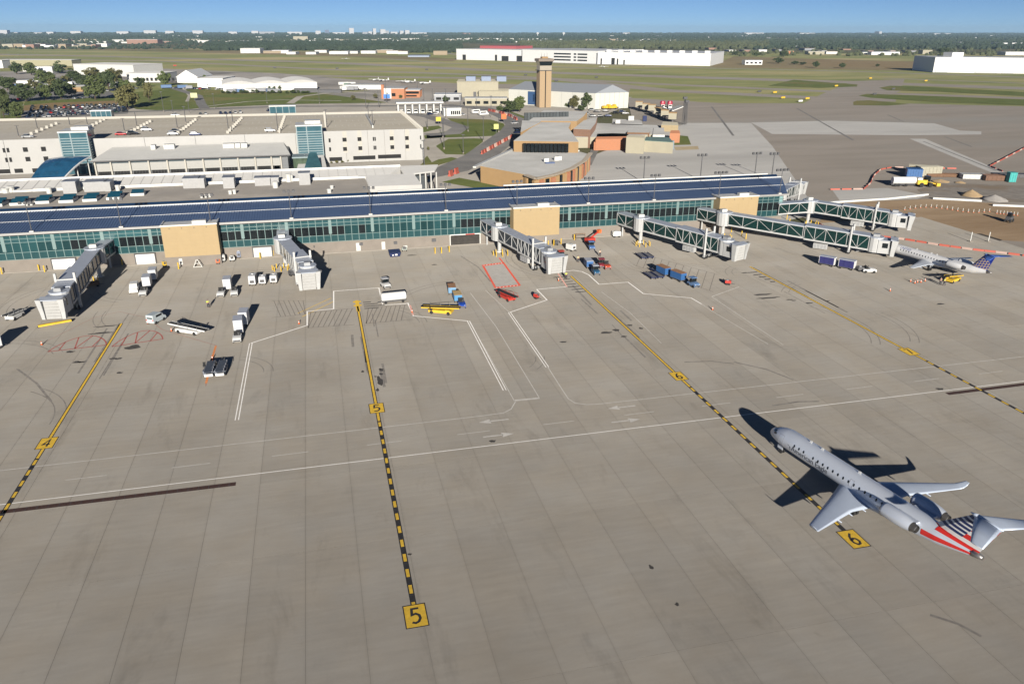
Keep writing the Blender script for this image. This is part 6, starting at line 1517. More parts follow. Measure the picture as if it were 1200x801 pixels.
# orange and white barriers along the closed lane: every block its own
BRED = mat('barrier_red', (.46, .11, .075), .6, var=.1)
JW = mat('barrier_white', (.50, .36, .31), .7, var=.1)
bar_p = {}
def barrier_line(px, label, group, gap=3.0, size=(2.2, .6, .85)):
    pts = [at(*p) for p in px]; k = 0; acc = 0
    for p, q in zip(pts, pts[1:]):
        d = (q-p).length; rz = atan2(q.y-p.y, q.x-p.x); n_ = max(1, int(d/gap))
        for j in range(n_):
            e = p.lerp(q, (j+.5)/n_); m = JW if k % 3 == 2 else BRED; key = (m.name, size)
            if key not in bar_p:
                b = MB(); l, w, h = size; b.loft([[(x, -w/2, 0), (x, w/2, 0), (x, w*.22, h*.45), (x, w*.16, h), (x, -w*.16, h), (x, -w*.22, h*.45)] for x in (-l/2, l/2)]); bar_p[key] = b.mesh('barrier'); bar_p[key].materials.append(m)
            o = obj_of('barrier', bar_p[key], None, (e.x, e.y, 0), (0, 0, rz)); tag(o, ('pale pink' if k % 3 == 2 else 'red orange')+' barrier '+label, 'barrier', group); k += 1
barrier_line([(564, 181), (582, 171), (600, 161)], 'along the old terminal side of the curved road', 'barriers along the old terminal road', 4.2, (3.4, 1.0, 1.6))
barrier_line([(572, 130), (585, 132.5), (598, 136.5), (606, 141)], 'at the top bend of the curved road', 'barriers at the road bend', 5.5, (4.2, 1.1, 1.6))
barrier_line([(525, 207.5), (538, 202)], 'beside the lawn below the old terminal', 'barriers by the lower lawn', 4.0, (3.0, 1.4, 2.2))
# ------------------------------------------------------------------ old terminal and its neighbours
OTW = mat('tan_brick', (0.36, 0.235, 0.115), 0.8, var=.06, scale=.4); GRROOF = ground_mat('grey_membrane', (0.36, .36, .35), (.46, .46, .45), .08, (.32, .315, .31), gain=.9)
ORW = mat('orange_panel', (0.46, 0.20, 0.10), .7, var=.05); CREAM = mat('cream_panel', (0.40, 0.37, 0.28), .7, var=.06, scale=.3)
ot = thing('old_terminal', 'old tan brick terminal with curved columned front and grey flat roofs', 'terminal', (0, 0, 0))
def slab_bld(parent, px, z, wall, roof, name='wing', z0=0.0, over=.0):
    pl = [tuple(at(p[0], p[1], z))[:2] for p in px]
    b = MB(); b.prism(pl, z0, z-.02, top=False); b.build(name+'_wall', wall, parent)
    b = MB(); b.prism(pl, z-.015, z+.12, bottom=True); b.build(name+'_roof', roof, parent)
    return pl
low = slab_bld(ot, [(563, 194.5), (602, 176), (679, 178), (690, 181), (683, 189), (668, 198), (648, 205), (628, 209), (616, 204.5)], 6.0, OTW, GRROOF, 'front_wing')
def edge(px, z, w, h, name, m):
    b = MB(); pts = [at(p[0], p[1], z) for p in px]
    for p, q in zip(pts, pts[1:]): b.bar(p+Vector((0, 0, .35)), q+Vector((0, 0, .35)), w, h)
    b.build(name, m, ot)
edge([(556, 197), (563, 193.2), (602, 175.5), (679, 177.5)], 6.0, 1.2, .5, 'roof_kerb', COPE)
edge([(616, 206.2), (628, 210.3), (650, 205.8), (670, 198.3), (685, 189.2), (692, 180.5)], 5.7, 1.6, .5, 'curved_eave', mat('eave_concrete', (.30, .26, .21), .8))
# brick piers and glazing round the curved front
cp = [at(*p, 6.0) for p in ((616, 204.5), (628, 209), (648, 205), (668, 198), (683, 189), (690, 181))]
cum = [0]
for a_, b_ in zip(cp, cp[1:]): cum.append(cum[-1]+(b_-a_).length)
for k in range(22):
    s_ = cum[-1]*(k+.5)/22; i_ = max(q for q in range(len(cp)-1) if cum[q] <= s_); q = (cp[i_+1]-cp[i_]).normalized(); p = cp[i_]+q*(s_-cum[i_]); nr = Vector((q.y, -q.x, 0)); p = p + nr*.35
    dk = k % 3 == 1
    b = MB(); b.box((p.x, p.y, 2.6), (1.9 if not dk else 1.5, .9 if not dk else .5, 5.2), rz=atan2(q.y, q.x)); b.build('glazed_bay' if dk else 'brick_pier', DGLASS if dk else (mat('rust_brick', (.36, .155, .085), .8) if k % 2 else OTW), ot)
a, c = at(574.5, 209.5), at(582, 212); b = MB(); b.bx(a.x+.5, c.x+1.4, a.y-3.5, a.y-2, .1, 4.8); b.build('dark_doorway', DARKO, ot)
# raised block with long dark window
M2 = slab_bld(ot, [(602, 165), (632, 143.2), (669, 144), (672, 150), (666, 165.5), (678, 166.2)][:0] or [(602, 165), (632, 143.2), (669, 144), (666, 150), (678, 166.2)], 10.5, OTW, GRROOF, 'upper_hall')
p, q = at(612.5, 166, 10.5), at(666.5, 166.4, 10.5)
for k in range(12):
    x0 = p.x+(q.x-p.x)*k/12; x1 = p.x+(q.x-p.x)*(k+1)/12; y0 = p.y+(q.y-p.y)*k/12
    b = MB(); b.bx(x0+.08, x1-.08, y0-.5, y0+.25, 6.4, 9.9); b.build('clerestory_window', DGLASS, ot)
slab_bld(ot, [(611.5, 157), (611, 142.5), (635, 143.5), (634, 143)][:0] or [(610, 155), (612, 141.5), (634, 142), (632, 144)], 11.0, OTW, GRROOF, 'side_block')
p, q = at(614, 143, 8), at(670, 143, 8)
for k in range(14):
    x0 = p.x+(q.x-p.x)*k/14; x1 = p.x+(q.x-p.x)*(k+1)/14
    b = MB(); b.bx(x0+.1, x1-.1, p.y-.4, p.y+.3, 7.2, 12.6); b.build('screen_panel', mat('dark_screen', (.045, .055, .06), .5, var=.15, objvar=.25), ot)
slab_bld(ot, [(620, 141.5), (637, 129.5), (688, 131), (684, 136), (676, 142)], 10.0, OTW, GRROOF, 'rear_hall')
slab_bld(ot, [(672, 151), (684, 141.5), (700, 137), (698, 144), (692, 152)], 8.5, mat('rust_panel', (.22, .13, .09), .7), GRROOF, 'link_block')
p, q = at(683, 151.5), at(694, 151.5); b = MB(); b.bx(p.x, q.x, p.y-9, p.y-8.5, .5, 6.5); b.build('dark_bay', DARKO, ot)
for px, py in ((640, 190), (652, 188), (655, 187.6)): p = at(px, py, 6.1); b = MB(); b.bx(p.x-.9, p.x+.9, p.y-.6, p.y+.6, 6.1, 7.6); b.build('roof_hatch', COPE, ot)
b = MB(); p = at(645, 191, 6.2); b.bx(p.x-2, p.x+1.5, p.y-1, p.y+1, 6.1, 6.5); b.build('roof_patch', mat('blue_tarp', (.10, .14, .26), .7), ot)
# eastern service buildings
def bld(label, px, z, wall, roof, nm='service_building', cat='building', extra=None):
    t = thing(nm, label, cat, (0, 0, 0)); slab_bld(t, px, z, wall, roof, 'main'); 
    if extra: extra(t)
    return t
def wbox(t, px0, px1, pyb, z0, z1, m, name, out=.25):
    a, c = at(px0, pyb), at(px1, pyb); b = MB(); b.bx(a.x, c.x, min(a.y, c.y)-out, min(a.y, c.y)+out*2, z0, z1); b.build(name, m, t)
bld('long low grey roofed building behind the orange ones', [(672, 161), (700, 144.5), (770, 147), (777, 156), (740, 160)], 5.0, CREAM, GRROOF, extra=lambda t: [wbox(t, 720, 726, 156, 5, 7, OFFW, 'roof_unit'), wbox(t, 735, 742, 152, 5, 7.5, OFFW, 'roof_unit'), wbox(t, 752, 757, 153, 5, 8, NAVY, 'roof_tank')])
bld('small orange building with flat orange roof left of the cream block', [(700, 157), (718, 156.5), (737, 157), (733, 163), (698, 163.5)], 5.0, ORW, ORW, extra=lambda t: wbox(t, 721, 731, 171, .3, 3.2, OFFW, 'white_gate'))
bld('orange walled low building at the corner of the pale apron', [(697, 162.5), (717, 163), (716, 167), (696, 167)], 3.6, ORW, ORW)
bld('cream block with two dark openings beside white roller doors', [(734, 161), (735, 158.8), (756, 159), (755, 162)], 7.0, CREAM, CREAM, extra=lambda t: [wbox(t, 736.5, 742, 175, .2, 3.0, DARKO, 'vehicle_opening'), wbox(t, 746, 752, 175, .2, 3.0, DARKO, 'vehicle_opening')])
bld('garage building with white and grey roller doors', [(755, 165), (757, 160.5), (784, 161), (789, 167)], 5.0, CREAM, mat('green_roof', (.22, .33, .28), .6), extra=lambda t: [wbox(t, 759, 771, 175, .2, 4.2, WHITE, 'roller_door', .5), wbox(t, 774, 789, 175.5, .2, 4.2, mat('blue_grey_door', (.20, .25, .28), .6), 'roller_door', .5)])
bld('small orange cube beside the square of turf', [(785, 156.5), (786, 153), (796, 153), (797, 156.5)], 4.5, ORW, ORW)
bld('brown flat roofed shed with orange front strip', [(735, 155), (738, 152.5), (762, 153), (761, 155.5)], 6.0, BROWN, GRROOF)
bld('grey box building with pale roof right of the brown shed', [(765, 158), (766, 150), (778, 150), (779, 158)], 5.2, OFFW, GRROOF)
bld('long tan wall building below the parked cars', [(717, 146), (718, 139.5), (752, 141), (753, 147)], 5.0, OTW, GRROOF)
bld('low tan building beside the pair of masts', [(775, 146.5), (777, 142.5), (794, 143.5), (795, 147)], 3.5, mat('sand_panel', (.40, .32, .19), .8), CREAM)
land('grass_square', pxpoly([(789, 170), (787, 163), (795, 158.5), (806, 159.5), (810, 169.5)]), -.03, LAWN)
land('sand_strip', pxpoly([(790, 172), (818, 171), (819, 175), (792, 176)]), -.03, ground_mat('pale_sand', (.42, .34, .22), (.5, .42, .28), .2))
# row of old boarding shelters
for k, (px, py) in enumerate(((749, 129), (757, 131.5), (764, 133), (771, 137), (779, 140), (788, 143.5))):
    p = at(px, py); t = thing('boarding_shelter', 'small tan boarding shelter with dark mouth in the row behind the old terminal', 'shelter', p, radians(-25), 'old boarding shelters')
    b = MB(); b.bx(-2.6, 2.2, -3, 3, 2.2, 5.6); b.build('shelter_body', CREAM, t); b = MB(); b.bx(2.2, 2.5, -2.4, 2.4, 2.4, 5.2); b.build('dark_mouth', DARKO, t)
    b = MB(); b.bx(-2.7, 2.4, -3.1, 3.1, 5.6, 5.9); b.build('shelter_roof', OTW, t)
    for s in (-1, 1): b = MB(); b.bx(-.4, .4, s*2-.4, s*2+.4, 0, 2.2); b.build('leg', DGREY, t)
t = thing('white_canopy', 'white butterfly shaped canopy beside the boarding shelters', 'canopy', at(785, 139)); b = MB()
for s in (-1, 1): b.add([(0, -4, 5), (s*7, -4, 7.4), (s*7, 4, 7.4), (0, 4, 5), (0, -4, 5.4), (s*7, -4, 7.8), (s*7, 4, 7.8), (0, 4, 5.4)], [(0, 1, 2, 3), (7, 6, 5, 4), (4, 5, 1, 0), (5, 6, 2, 1), (6, 7, 3, 2), (3, 2, 1, 0), (4, 5, 6, 7)])
b.build('canopy_wing', WHITE, t); b = MB(); b.cyl((0, 0, 0), (0, 0, 5.1), .5, .5, 8); b.build('canopy_post', OFFW, t)
for px, w in ((776, 'left'), (784.5, 'right')):
    t = thing('spray_truck', 'crimson de-icing truck, '+w+' one of a pair on the far apron', 'truck', at(px, 127), radians(70), 'crimson de-icing trucks')
    b = MB(); b.box((0, 0, 2.2), (7, 2.6, 2.6)); b.build('tank', mat('crimson', (.38, .02, .05), .4), t); b = MB(); b.cyl((-1, 0, 3.2), (-1, 0, 5.2), 2.1, 1.6, 10); b.build('boom_turret', mat('crimson', (.38, .02, .05)), t)
    b = MB(); b.box((-4.4, 0, 1.8), (2.0, 2.4, 2.2)); b.build('cab', WHITE, t); b = MB(); b.box((-5.42, 0, 2.2), (.05, 2.0, .9)); b.build('windscreen', DGLASS, t); wheels(t, (-4.2, 1.2, 2.6), 1.15, .5)
for px, l_ in ((711, 'yellow airfield truck parked left of its twin at the hangar'), (717.5, 'yellow airfield truck parked right of its twin at the hangar')):
    t = thing('snow_plough', l_, 'truck', at(px, 128), .3, 'yellow trucks at the hangar'); b = MB(); b.loft([[(x, -1.2, .8), (x, 1.2, .8), (x, 1.2, z), (x, -1.2, z)] for x, z in ((-3.5, 2.4), (.8, 2.4), (.9, 3.3), (2.4, 3.3), (2.8, 2.2), (3.5, 2))]); b.build('body', YELLOW, t); b = MB(); b.box((4.1, 0, .9), (.4, 3, 1.2)); b.build('plough_blade', DGREY, t); wheels(t, (-2.4, 2.2), 1.1, .55)
for px, pt, l_ in ((800.5, 116, 'tall lattice light mast, left one of the close pair'), (803, 120, 'tall lattice light mast, right one of the close pair')):
    p = at(px, 146); q = onY(px+1.5, pt, p.y); t = thing('light_mast', l_, 'mast', p, 0, 'close pair of masts'); h = q.z
    b = MB()
    for s, u in ((-1, -1), (1, -1), (1, 1), (-1, 1)): b.bar((s*.7, u*.7, 0), (s*.3, u*.3, h), .16)
    for k in range(12): z = h*k/12; b.bar((-.7, -.7, z), (.6, -.6, z+h/12), .1); b.bar((.7, .7, z), (-.6, .6, z+h/12), .1)
    b.build('lattice', DGREY, t); b = MB(); b.box((0, 0, h+.6), (2.4, 1.2, 1.3)); b.build('lamp_head', DGREY, t)
# apron masts behind the concourse
for px, pyb, pt, l_ in ((754, 208, 186, 'floodlight mast on the pale apron behind the middle of the roof'), (820.5, 205, 183, 'floodlight mast on the pale apron left of the end of the roof'), (884, 203, 181, 'floodlight mast on the far apron above the roof end'), (904, 204, 181.5, 'floodlight mast rightmost behind the roof end')):
    p = at(px, pyb+6); q = onY(px, pt, p.y); t = thing('floodlight_mast', l_, 'floodlight', p, 0, 'floodlight masts behind the concourse'); h = q.z
    b = MB(); b.cyl((0, 0, 0), (0, 0, h), .22, .14, 8); b.build('pole', DGREY, t); b = MB(); b.bar((-1.8, 0, h), (1.8, 0, h), .15); b.build('cross_arm', DGREY, t)
    for k in range(3): b = MB(); b.box(((k-1)*1.5, 0, h+.4), (.8, .6, .8)); b.build('lamp', DGREY, t)
# control tower
cp_ = at(634, 125.5); t = thing('control_tower', 'tan control tower with dark glass cab and dark groove down its shaft', 'control tower', (cp_.x, cp_.y, 0)); D = cp_.y
def tz(py): return onY(634, py, D).z
hw = (onY(644, 100, D).x-onY(630.6, 100, D).x)/2; zs, zg, zt = tz(82), tz(76.8), tz(71.8); t.location.x = onY(637.3, 100, D).x
for s in (-1, 1): b = MB(); b.bx(min(s*hw, s*.09*hw), max(s*hw, s*.09*hw), -hw, hw, 0, zs); b.build('shaft_half', mat('tower_tan', (.40, .29, .175), .8, var=.04), t)
b = MB(); b.bx(-hw*.12, hw*.12, -hw*.9, hw*.9, 0, zs-.1); b.build('shaft_groove', DARKO, t)
b = MB(); b.bx(-hw*1.02, hw*1.02, -hw*1.02, hw*1.02, zs, zg); b.build('shaft_collar', mat('tower_collar', (.38, .34, .28), .8), t)
b = MB(); b.loft([[(sx*w_, y_, z) for sx, y_ in ((-1, -w_), (1, -w_), (1, w_), (-1, w_))] for z, w_ in ((zg, hw*.96), (zt, hw*1.18))]); b.build('cab_glass', DGLASS, t)
b = MB(); b.loft([[(sx*w_, y_, z) for sx, y_ in ((-1, -w_), (1, -w_), (1, w_), (-1, w_))] for z, w_ in ((zt, hw*1.3), (zt+1.6, hw*1.32), (zt+1.9, hw*1.1))]); b.build('cab_roof', mat('cab_roof', (.24, .20, .17), .7), t)
b = MB(); b.bx(-hw*.5, hw*.5, -2.4, 2.4, zt+1.9, zt+3.0); b.build('roof_equipment', OTW, t)
for k in range(3): b = MB(); b.cyl((-2+2*k, 0, zt+3), (-2+2*k, 0, zt+5.5), .12, .05, 6); b.build('aerial', DGREY, t)
b = MB(); b.bx(-hw*1.2, hw*1.2, -hw*1.2, hw*1.2, zs-.35, zs-.05); b.build('walkway', DGREY, t)
# white maintenance hangar behind the tower
HW = mat('hangar_white', (.58, .58, .53), .55, var=.03, scale=.2)
hg = thing('maintenance_hangar', 'large white hangar with grey roof behind the control tower', 'hangar', (0, 0, 0))
c0, c1, c2 = at(697, 128), at(736, 126.5), at(596, 122); zh = onY(697, 109.5, c0.y).z; c3 = c1 + (c2-c0)
def wallp(p, q, z0, z1, n_, nm):
    for k in range(n_):
        a, c = p.lerp(q, k/n_), p.lerp(q, (k+1)/n_); b = MB(); d = (c-a).normalized()*.08; nr = Vector((-d.y, d.x, 0)).normalized()*.5
        b.prism([tuple(v)[:2] for v in (a+d, c-d, c-d+nr, a+d+nr)], z0, z1); b.build(nm, HW, hg)
wallp(c0, c1, 0, zh, 7, 'door_panel'); wallp(c2, c0, 0, zh, 8, 'wall_panel')
rm0, rm1 = (c0+c1)/2, (c2+c3)/2; zr_ = zh+5.5
b = MB(); V3 = lambda p, z: (p.x, p.y, z)
b.add([V3(c0, zh), V3(c1, zh), V3(rm0, zr_), V3(c2, zh), V3(c3, zh), V3(rm1, zr_)], [(0, 2, 5, 3), (2, 1, 4, 5), (0, 1, 2), (3, 5, 4)]); b.build('hangar_roof', mat('hangar_roof', (.26, .28, .31), .6, var=.05), hg)
b = MB(); i0 = c0.lerp(c2, .03)+(c1-c0)*.03; b.prism([tuple(v)[:2] for v in (c0.lerp(c3, .02), c1.lerp(c2, .02), c3.lerp(c0, .02), c2.lerp(c1, .02))], 0, zh-.1); b.build('hangar_core', HW, hg)
for u in (.30, .36): 
    p = c2.lerp(c0, u); b = MB(); b.box((p.x, p.y, zh*.5), (9, 1.0, zh*.85 if u < .35 else zh*.5), rz=atan2((c0-c2).y, (c0-c2).x)); b.build('shaded_door', mat('hangar_blue_door', (.04, .09, .20), .5), hg)
# beige block left of the tower with annexes
def box_bld(nm, label, cat, px0, px1, pyb, pyt, depth, wall, roof, group=None, ang=None, detail=0, wm=DGLASS, pyb1=None):
    """front wall between two surveyed ground points, real depth behind it"""
    a, c = at(px0, pyb), at(px1, pyb1 or pyb); z = max(2.5, onY((px0+px1)/2, pyt, (a.y+c.y)/2).z)
    d = (c-a); ln = d.length; rz = atan2(d.y, d.x); t = thing(nm, label, cat, ((a.x+c.x)/2, (a.y+c.y)/2, 0), rz, group)
    b = MB(); b.bx(-ln/2, ln/2, 0, depth, 0, z); b.build('wall', wall, t)
    b = MB(); b.bx(-ln/2-.3, ln/2+.3, -.3, depth+.3, z, z+max(.35, z*.04)); b.build('roof', roof, t)
    if detail:
        for k in range(detail):
            x = -ln/2 + ln*(k+.5)/detail; w_ = ln/detail*.3; b = MB(); b.bx(x-w_, x+w_, -.12, .05, z*.25, z*.65); b.build('window', wm, t)
    return t, ln, z
t, ln, z = box_bld('beige_building', 'beige blocky building with roof machinery left of the control tower', 'building', 536, 584, 113.5, 96.5, 35, CREAM, CREAM, detail=0)
for k in (0, 1, 2): b = MB(); b.bx(-10+k*13, -2+k*13, 10, 20, z, z+4); b.build('roof_unit', mat('roof_unit_blue', (.2, .25, .36), .5), t)
b = MB(); b.bx(-ln*.08-1, -ln*.08+1.5, -.1, .1, 0, 4); b.build('door', DGREY, t)
box_bld('beige_annex', 'low beige annex in front of the blocky beige building', 'building', 561, 597, 114.5, 107, 25, CREAM, CREAM)
box_bld('long_low_building', 'long cream low building in front of the beige annex', 'building', 545, 594, 124, 115.5, 14, CREAM, OFFW, detail=5)
box_bld('open_shed', 'white roofed open shed left of the beige building', 'shed', 509, 540, 119, 111.5, 20, mat('shed_wall', (.33, .34, .36), .6), WHITE, detail=3, wm=DARKO)
# orange building
t, ln, z = box_bld('orange_building', 'orange building with white front panel beside the landside lawn', 'building', 449.5, 474, 116, 104, 26, ORW, OFFW)
b = MB(); b.bx(-ln*.47, -ln*.12, -.25, .1, .3, z+.2); b.build('white_panel', OFFW, t); b = MB(); b.bx(ln*-.1, ln*.08, -.2, .1, 2, 4.5); b.build('window', DGLASS, t)
b = MB(); b.bx(-ln*.5-1.5, -ln*.5+.6, -.4, 2.5, 0, z+3); b.build('corner_tower', ORW, t)
t, ln, z = box_bld('orange_wing', 'lower orange wing with white roof and window band', 'building', 474.5, 492, 114.5, 106, 22, ORW, WHITE)
b = MB(); b.bx(-ln*.48, ln*.45, -.2, .1, z*.55, z*.85); b.build('window_band', DGLASS, t); b = MB(); b.bx(-ln*.48, ln*.3, -.2, .1, z*.15, z*.35); b.build('window_band', DGLASS, t)
# white hangars and sheds at the left
t, ln, z = box_bld('white_hangar', 'broad white hangar row with low curved roofs at left of centre', 'hangar', 262, 372, 107.5, 98, 60, WHITE, PALER, pyb1=105)
for k in range(3):
    b = MB(); n_ = 8; x0 = -ln/2+ln*k/3; x1 = x0+ln/3
    b.loft([[(x0+(x1-x0)*q_/n_, y_, z+.6+2.2*sin(pi*q_/n_)) for q_ in range(n_+1)] + [(x1, y_, z), (x0, y_, z)] for y_ in (0, 62)]); b.build('curved_roof', PALER, t)
t, ln, z = box_bld('gabled_hangar', 'white gabled hangar with open front left of the curved roof row', 'hangar', 208, 232, 97, 90.5, 45, WHITE, PALER)
b = MB(); b.add([(-ln/2-1, -.5, z), (ln/2+1, -.5, z), (0, -.5, z+7), (-ln/2-1, 46, z), (ln/2+1, 46, z), (0, 46, z+7)], [(0, 1, 2), (0, 2, 5, 3), (2, 1, 4, 5), (3, 5, 4)]); b.build('gable', WHITE, t)
box_bld('white_hangar', 'white hangar shed between the gabled one and the long row', 'hangar', 232, 262, 102, 92, 40, WHITE, PALER)
box_bld('white_hangar', 'long white hangar with pale flat wall behind the trees at left', 'hangar', 88, 158, 88.5, 76, 50, OFFW, PALER, pyb1=90)
t, ln, z = box_bld('white_hangar', 'stepped white hangar with a row of dark windows', 'hangar', 150, 192, 96.5, 86, 40, OFFW, PALER)
for k in range(8): b = MB(); x = -ln*.1+k*4.5; b.bx(x, x+2.6, -.15, .05, z*.15, z*.5); b.build('window', DARKO, t)
box_bld('yellow_shed', 'long pale yellow shed at the far left', 'shed', -5, 85, 77.5, 70.5, 30, mat('pale_yellow_wall', (.36, .34, .22), .7), PALER)
box_bld('blue_roof_shed', 'low grey shed in front of the long pale yellow one', 'shed', 27, 50, 84, 79, 25, OFFW, mat('blue_grey_roof', (.25, .3, .4), .5)); box_bld('white_tent', 'small white building between the trees at the far left', 'building', 45, 62, 86.5, 78.5, 20, WHITE, WHITE)
box_bld('white_warehouse', 'white low building left among the trees', 'building', 20, 46, 103, 95, 25, WHITE, WHITE, detail=3, wm=DARKO); box_bld('orange_shop', 'small building with orange front among the trees', 'building', 58, 76, 99.5, 93.5, 16, OFFW, WHITE)
box_bld('tan_shop', 'small tan building behind the parked cars at left', 'building', 84, 97, 107.5, 102.5, 14, OTW, CREAM); box_bld('white_house', 'little white house at the left border by the yellow shed', 'building', -3, 4, 80, 71, 20, WHITE, PALER)
box_bld('dark_fence_yard', 'dark screened yard right of the three narrow conifers', 'fence', 345, 372, 108.5, 104, 3, DGREY, DGREY); box_bld('dark_fence_yard', 'dark screened fence left of the orange building', 'fence', 372, 400, 109, 105.5, 3, DGREY, DGREY)
box_bld('storage_tanks', 'pale equipment yard shed behind the dark fence', 'shed', 405, 447, 105, 100, 20, OFFW, OFFW)
# small planes and vans on the general aviation apron
def lightplane(px, py, label):
    t = thing('light_aircraft', label, 'light aircraft', at(px, py), random.uniform(0, 6), 'light aircraft on the far apron')
    b = MB(); b.loft([[(x, r*cos(a), 1.5+r*sin(a)) for a in [2*pi*k/8 for k in range(8)]] for x, r in ((5, .2), (4, .8), (1, .95), (-3, .5), (-7, .15))]); b.build('fuselage', WHITE, t, smooth=True)
    for s in (-1, 1): b = MB(); b.box((.5, s*4.2, 1.9), (2.0, 7.4, .2)); b.build('wing', WHITE, t)
    b = MB(); b.box((-6.4, 0, 2.6), (1.3, .15, 2.2)); b.build('tail_fin', WHITE, t); b = MB(); b.box((-6.6, 0, 1.9), (1.1, 4, .12)); b.build('tailplane', WHITE, t); wheels(t, (1.0,), .9, .3)
for px, py, w in ((440, 95, 'leftmost'), (449, 95.5, 'second'), (472, 97, 'third'), (480, 97.5, 'fourth'), (497, 99, 'rightmost')): lightplane(px, py, 'white light aircraft, '+w+' of the row above the orange building')
lightplane(405, 70, 'tiny white aircraft alone on the distant field'); lightplane(707, 79.5, 'tiny white aircraft on the far taxiway right of the control tower')

# ------------------------------------------------------------------ construction site at right
t = thing('tanker_truck', 'white water tanker truck at the construction site', 'truck', at(1064, 218), radians(-14))
b = MB(); b.cyl((-6, 0, 2.1), (2.2, 0, 2.1), 1.25, 1.25, 14); b.build('tank', WHITE, t); b = MB(); b.loft([[(x, -1.2, .8), (x, 1.2, .8), (x, 1.15, z), (x, -1.15, z)] for x, z in ((2.6, 2.9), (2.8, 3.1), (4.2, 3.1), (4.5, 2.1), (5.6, 1.9), (5.7, 1))]); b.build('cab', WHITE, t); b = MB(); b.box((4.45, 0, 2.5), (.1, 2, .7), ry=-.3); b.build('windscreen', DGLASS, t); b = MB(); b.box((-1, 0, .75), (11, 1.4, .3)); b.build('chassis', DGREY, t); wheels(t, (-5, -3.8, -1.2, 4.6), 1.05, .5)
t = thing('loader', 'yellow wheel loader in front of the tanker truck', 'loader', at(1083, 218.5), radians(-10)); b = MB(); b.box((-1.5, 0, 1.7), (3.6, 2.2, 1.5)); b.build('engine_body', YELLOW, t); b = MB(); b.box((.6, 0, 2.8), (1.6, 1.7, 2)); b.build('cab', DGLASS, t); b = MB(); b.bar((1.4, .6, 1.6), (4, .6, .9), .3); b.bar((1.4, -.6, 1.6), (4, -.6, .9), .3); b.build('lift_arm', YELLOW, t); b = MB(); b.prism([(3.8, -1.4), (5.2, -1.4), (5.2, 1.4), (3.8, 1.4)], .2, 1.3, bottom=True); b.build('bucket', YELLOW, t); wheels(t, (-1.8, 1.6), 1.15, .8, .6)
def crate(nm, label, px, py, l, w, h, m, rz=0, cat='container', ribs=6):
    t = thing(nm, label, cat, at(px, py), rz); b = MB(); b.bx(-l/2, l/2, -w/2, w/2, .1, h); b.build('box', m, t)
    for k in range(ribs): b = MB(); x = -l/2+l*(k+.5)/ribs; b.bx(x-.12, x+.12, -w/2-.1, -w/2+.02, .2, h-.15); b.build('rib', m, t)
    b = MB(); b.bx(-l/2-.1, l/2+.1, -w/2-.1, w/2+.1, h, h+.15); b.build('lid', m, t)
crate('blue_container', 'bright blue container at the construction site', 1070, 208, 5.4, 4, 3.3, BLUE, radians(-30)); crate('beige_container', 'beige container right of the blue one', 1077, 203, 8, 3, 3, CREAM, radians(-40)); crate('beige_container', 'pale stacked crates right of the blue container', 1087, 206, 9, 3.5, 3.6, mat('pale_crate', (.40, .38, .30), .7), radians(-8)); crate('portable_toilet', 'teal portable toilet at the construction site', 1184, 213, 2.6, 2.4, 3.4, mat('teal_plastic', (.05, .38, .36), .5), radians(-15), 'toilet', 3)
crate('timber_stack', 'dark flat timber stack behind the sand heaps', 1116, 207, 20, 3, 1.0, BROWN, radians(-18), 'stack', 8); crate('steel_trailer', 'low dark trailer at the right edge of the site', 1188, 208, 16, 3, 1.4, DGREY, radians(-20), 'trailer', 6)
crate('white_pickup', 'pale pallet pile right of the timber stack', 1140, 209, 9, 4, 1.6, OFFW, radians(-20), 'pile', 5); crate('grey_skip', 'grey rubble skip near the right border', 1165, 211, 8, 4, 1.8, mat('rust_brown', (.2, .11, .07), .8), radians(-20), 'skip', 5)
def heap(px, py, r, h, m, label):
    t = thing('sand_heap', label, 'heap', at(px, py)); rr = random.Random(int(px)); rings = []
    for k in range(7):
        f = k/6; rings.append([(r*(1-f)**1.1*cos(a)*(1+rr.uniform(-.12, .12)), r*(1-f)**1.1*sin(a)*(1+rr.uniform(-.12, .12)), h*f*(1-.15*f)) for a in [2*pi*q_/16 for q_ in range(16)]])
    b = MB(); b.loft(rings); b.build('loose_heap', m, t, smooth=True)
SAND = mat('sand', (.36, .26, .15), .95, var=.15, scale=1.2); GRAV = mat('grey_gravel', (.33, .31, .29), .95, var=.15, scale=1.2)
heap(1138, 229, 3.6, 2.4, SAND, 'tan sand heap in the middle of the construction site'); heap(1165, 234, 4.2, 2.0, GRAV, 'grey gravel heap right of the tan one'); heap(1102, 212.5, 3.2, .9, SAND, 'low tan heap below the timber stack'); heap(1125, 214, 2, .7, SAND, 'small tan heap right of the low one')
b = MB()
for px in ((972, 238), (1000, 236), (1040, 233.5), (1087, 228.5)), ((1093, 233), (1150, 236)), ((1163, 241), (1215, 243)):
    pts = [at(*p) for p in px]
    for p, q in zip(pts, pts[1:]): b.bar(p+Vector((0, 0, .25)), q+Vector((0, 0, .25)), .8, .6)
tag(b.build('concrete_edge', COPE), kind='structure')
barrier_line([(972, 222.5), (1012, 222), (1020, 215), (1024, 206), (1032, 199), (1045, 196.5), (1062, 196.5)], 'in the curved line left of the blue container', 'barriers left of the blue container', 3.6, (3.5, .32, .5))
barrier_line([(1095, 197.5), (1122, 198)], 'in the line behind the construction site', 'barriers behind the construction site', 4, (3.5, .32, .5))
barrier_line([(1160, 195), (1175, 187), (1200, 174), (1225, 162)], 'of the line leaving at the right border', 'barriers at the right border', 5, (4.9, .35, .5)); barrier_line([(1160, 195), (1176, 201.5)], 'of the short leg at the right border', 'barriers in the short leg', 5, (4.9, .35, .5))
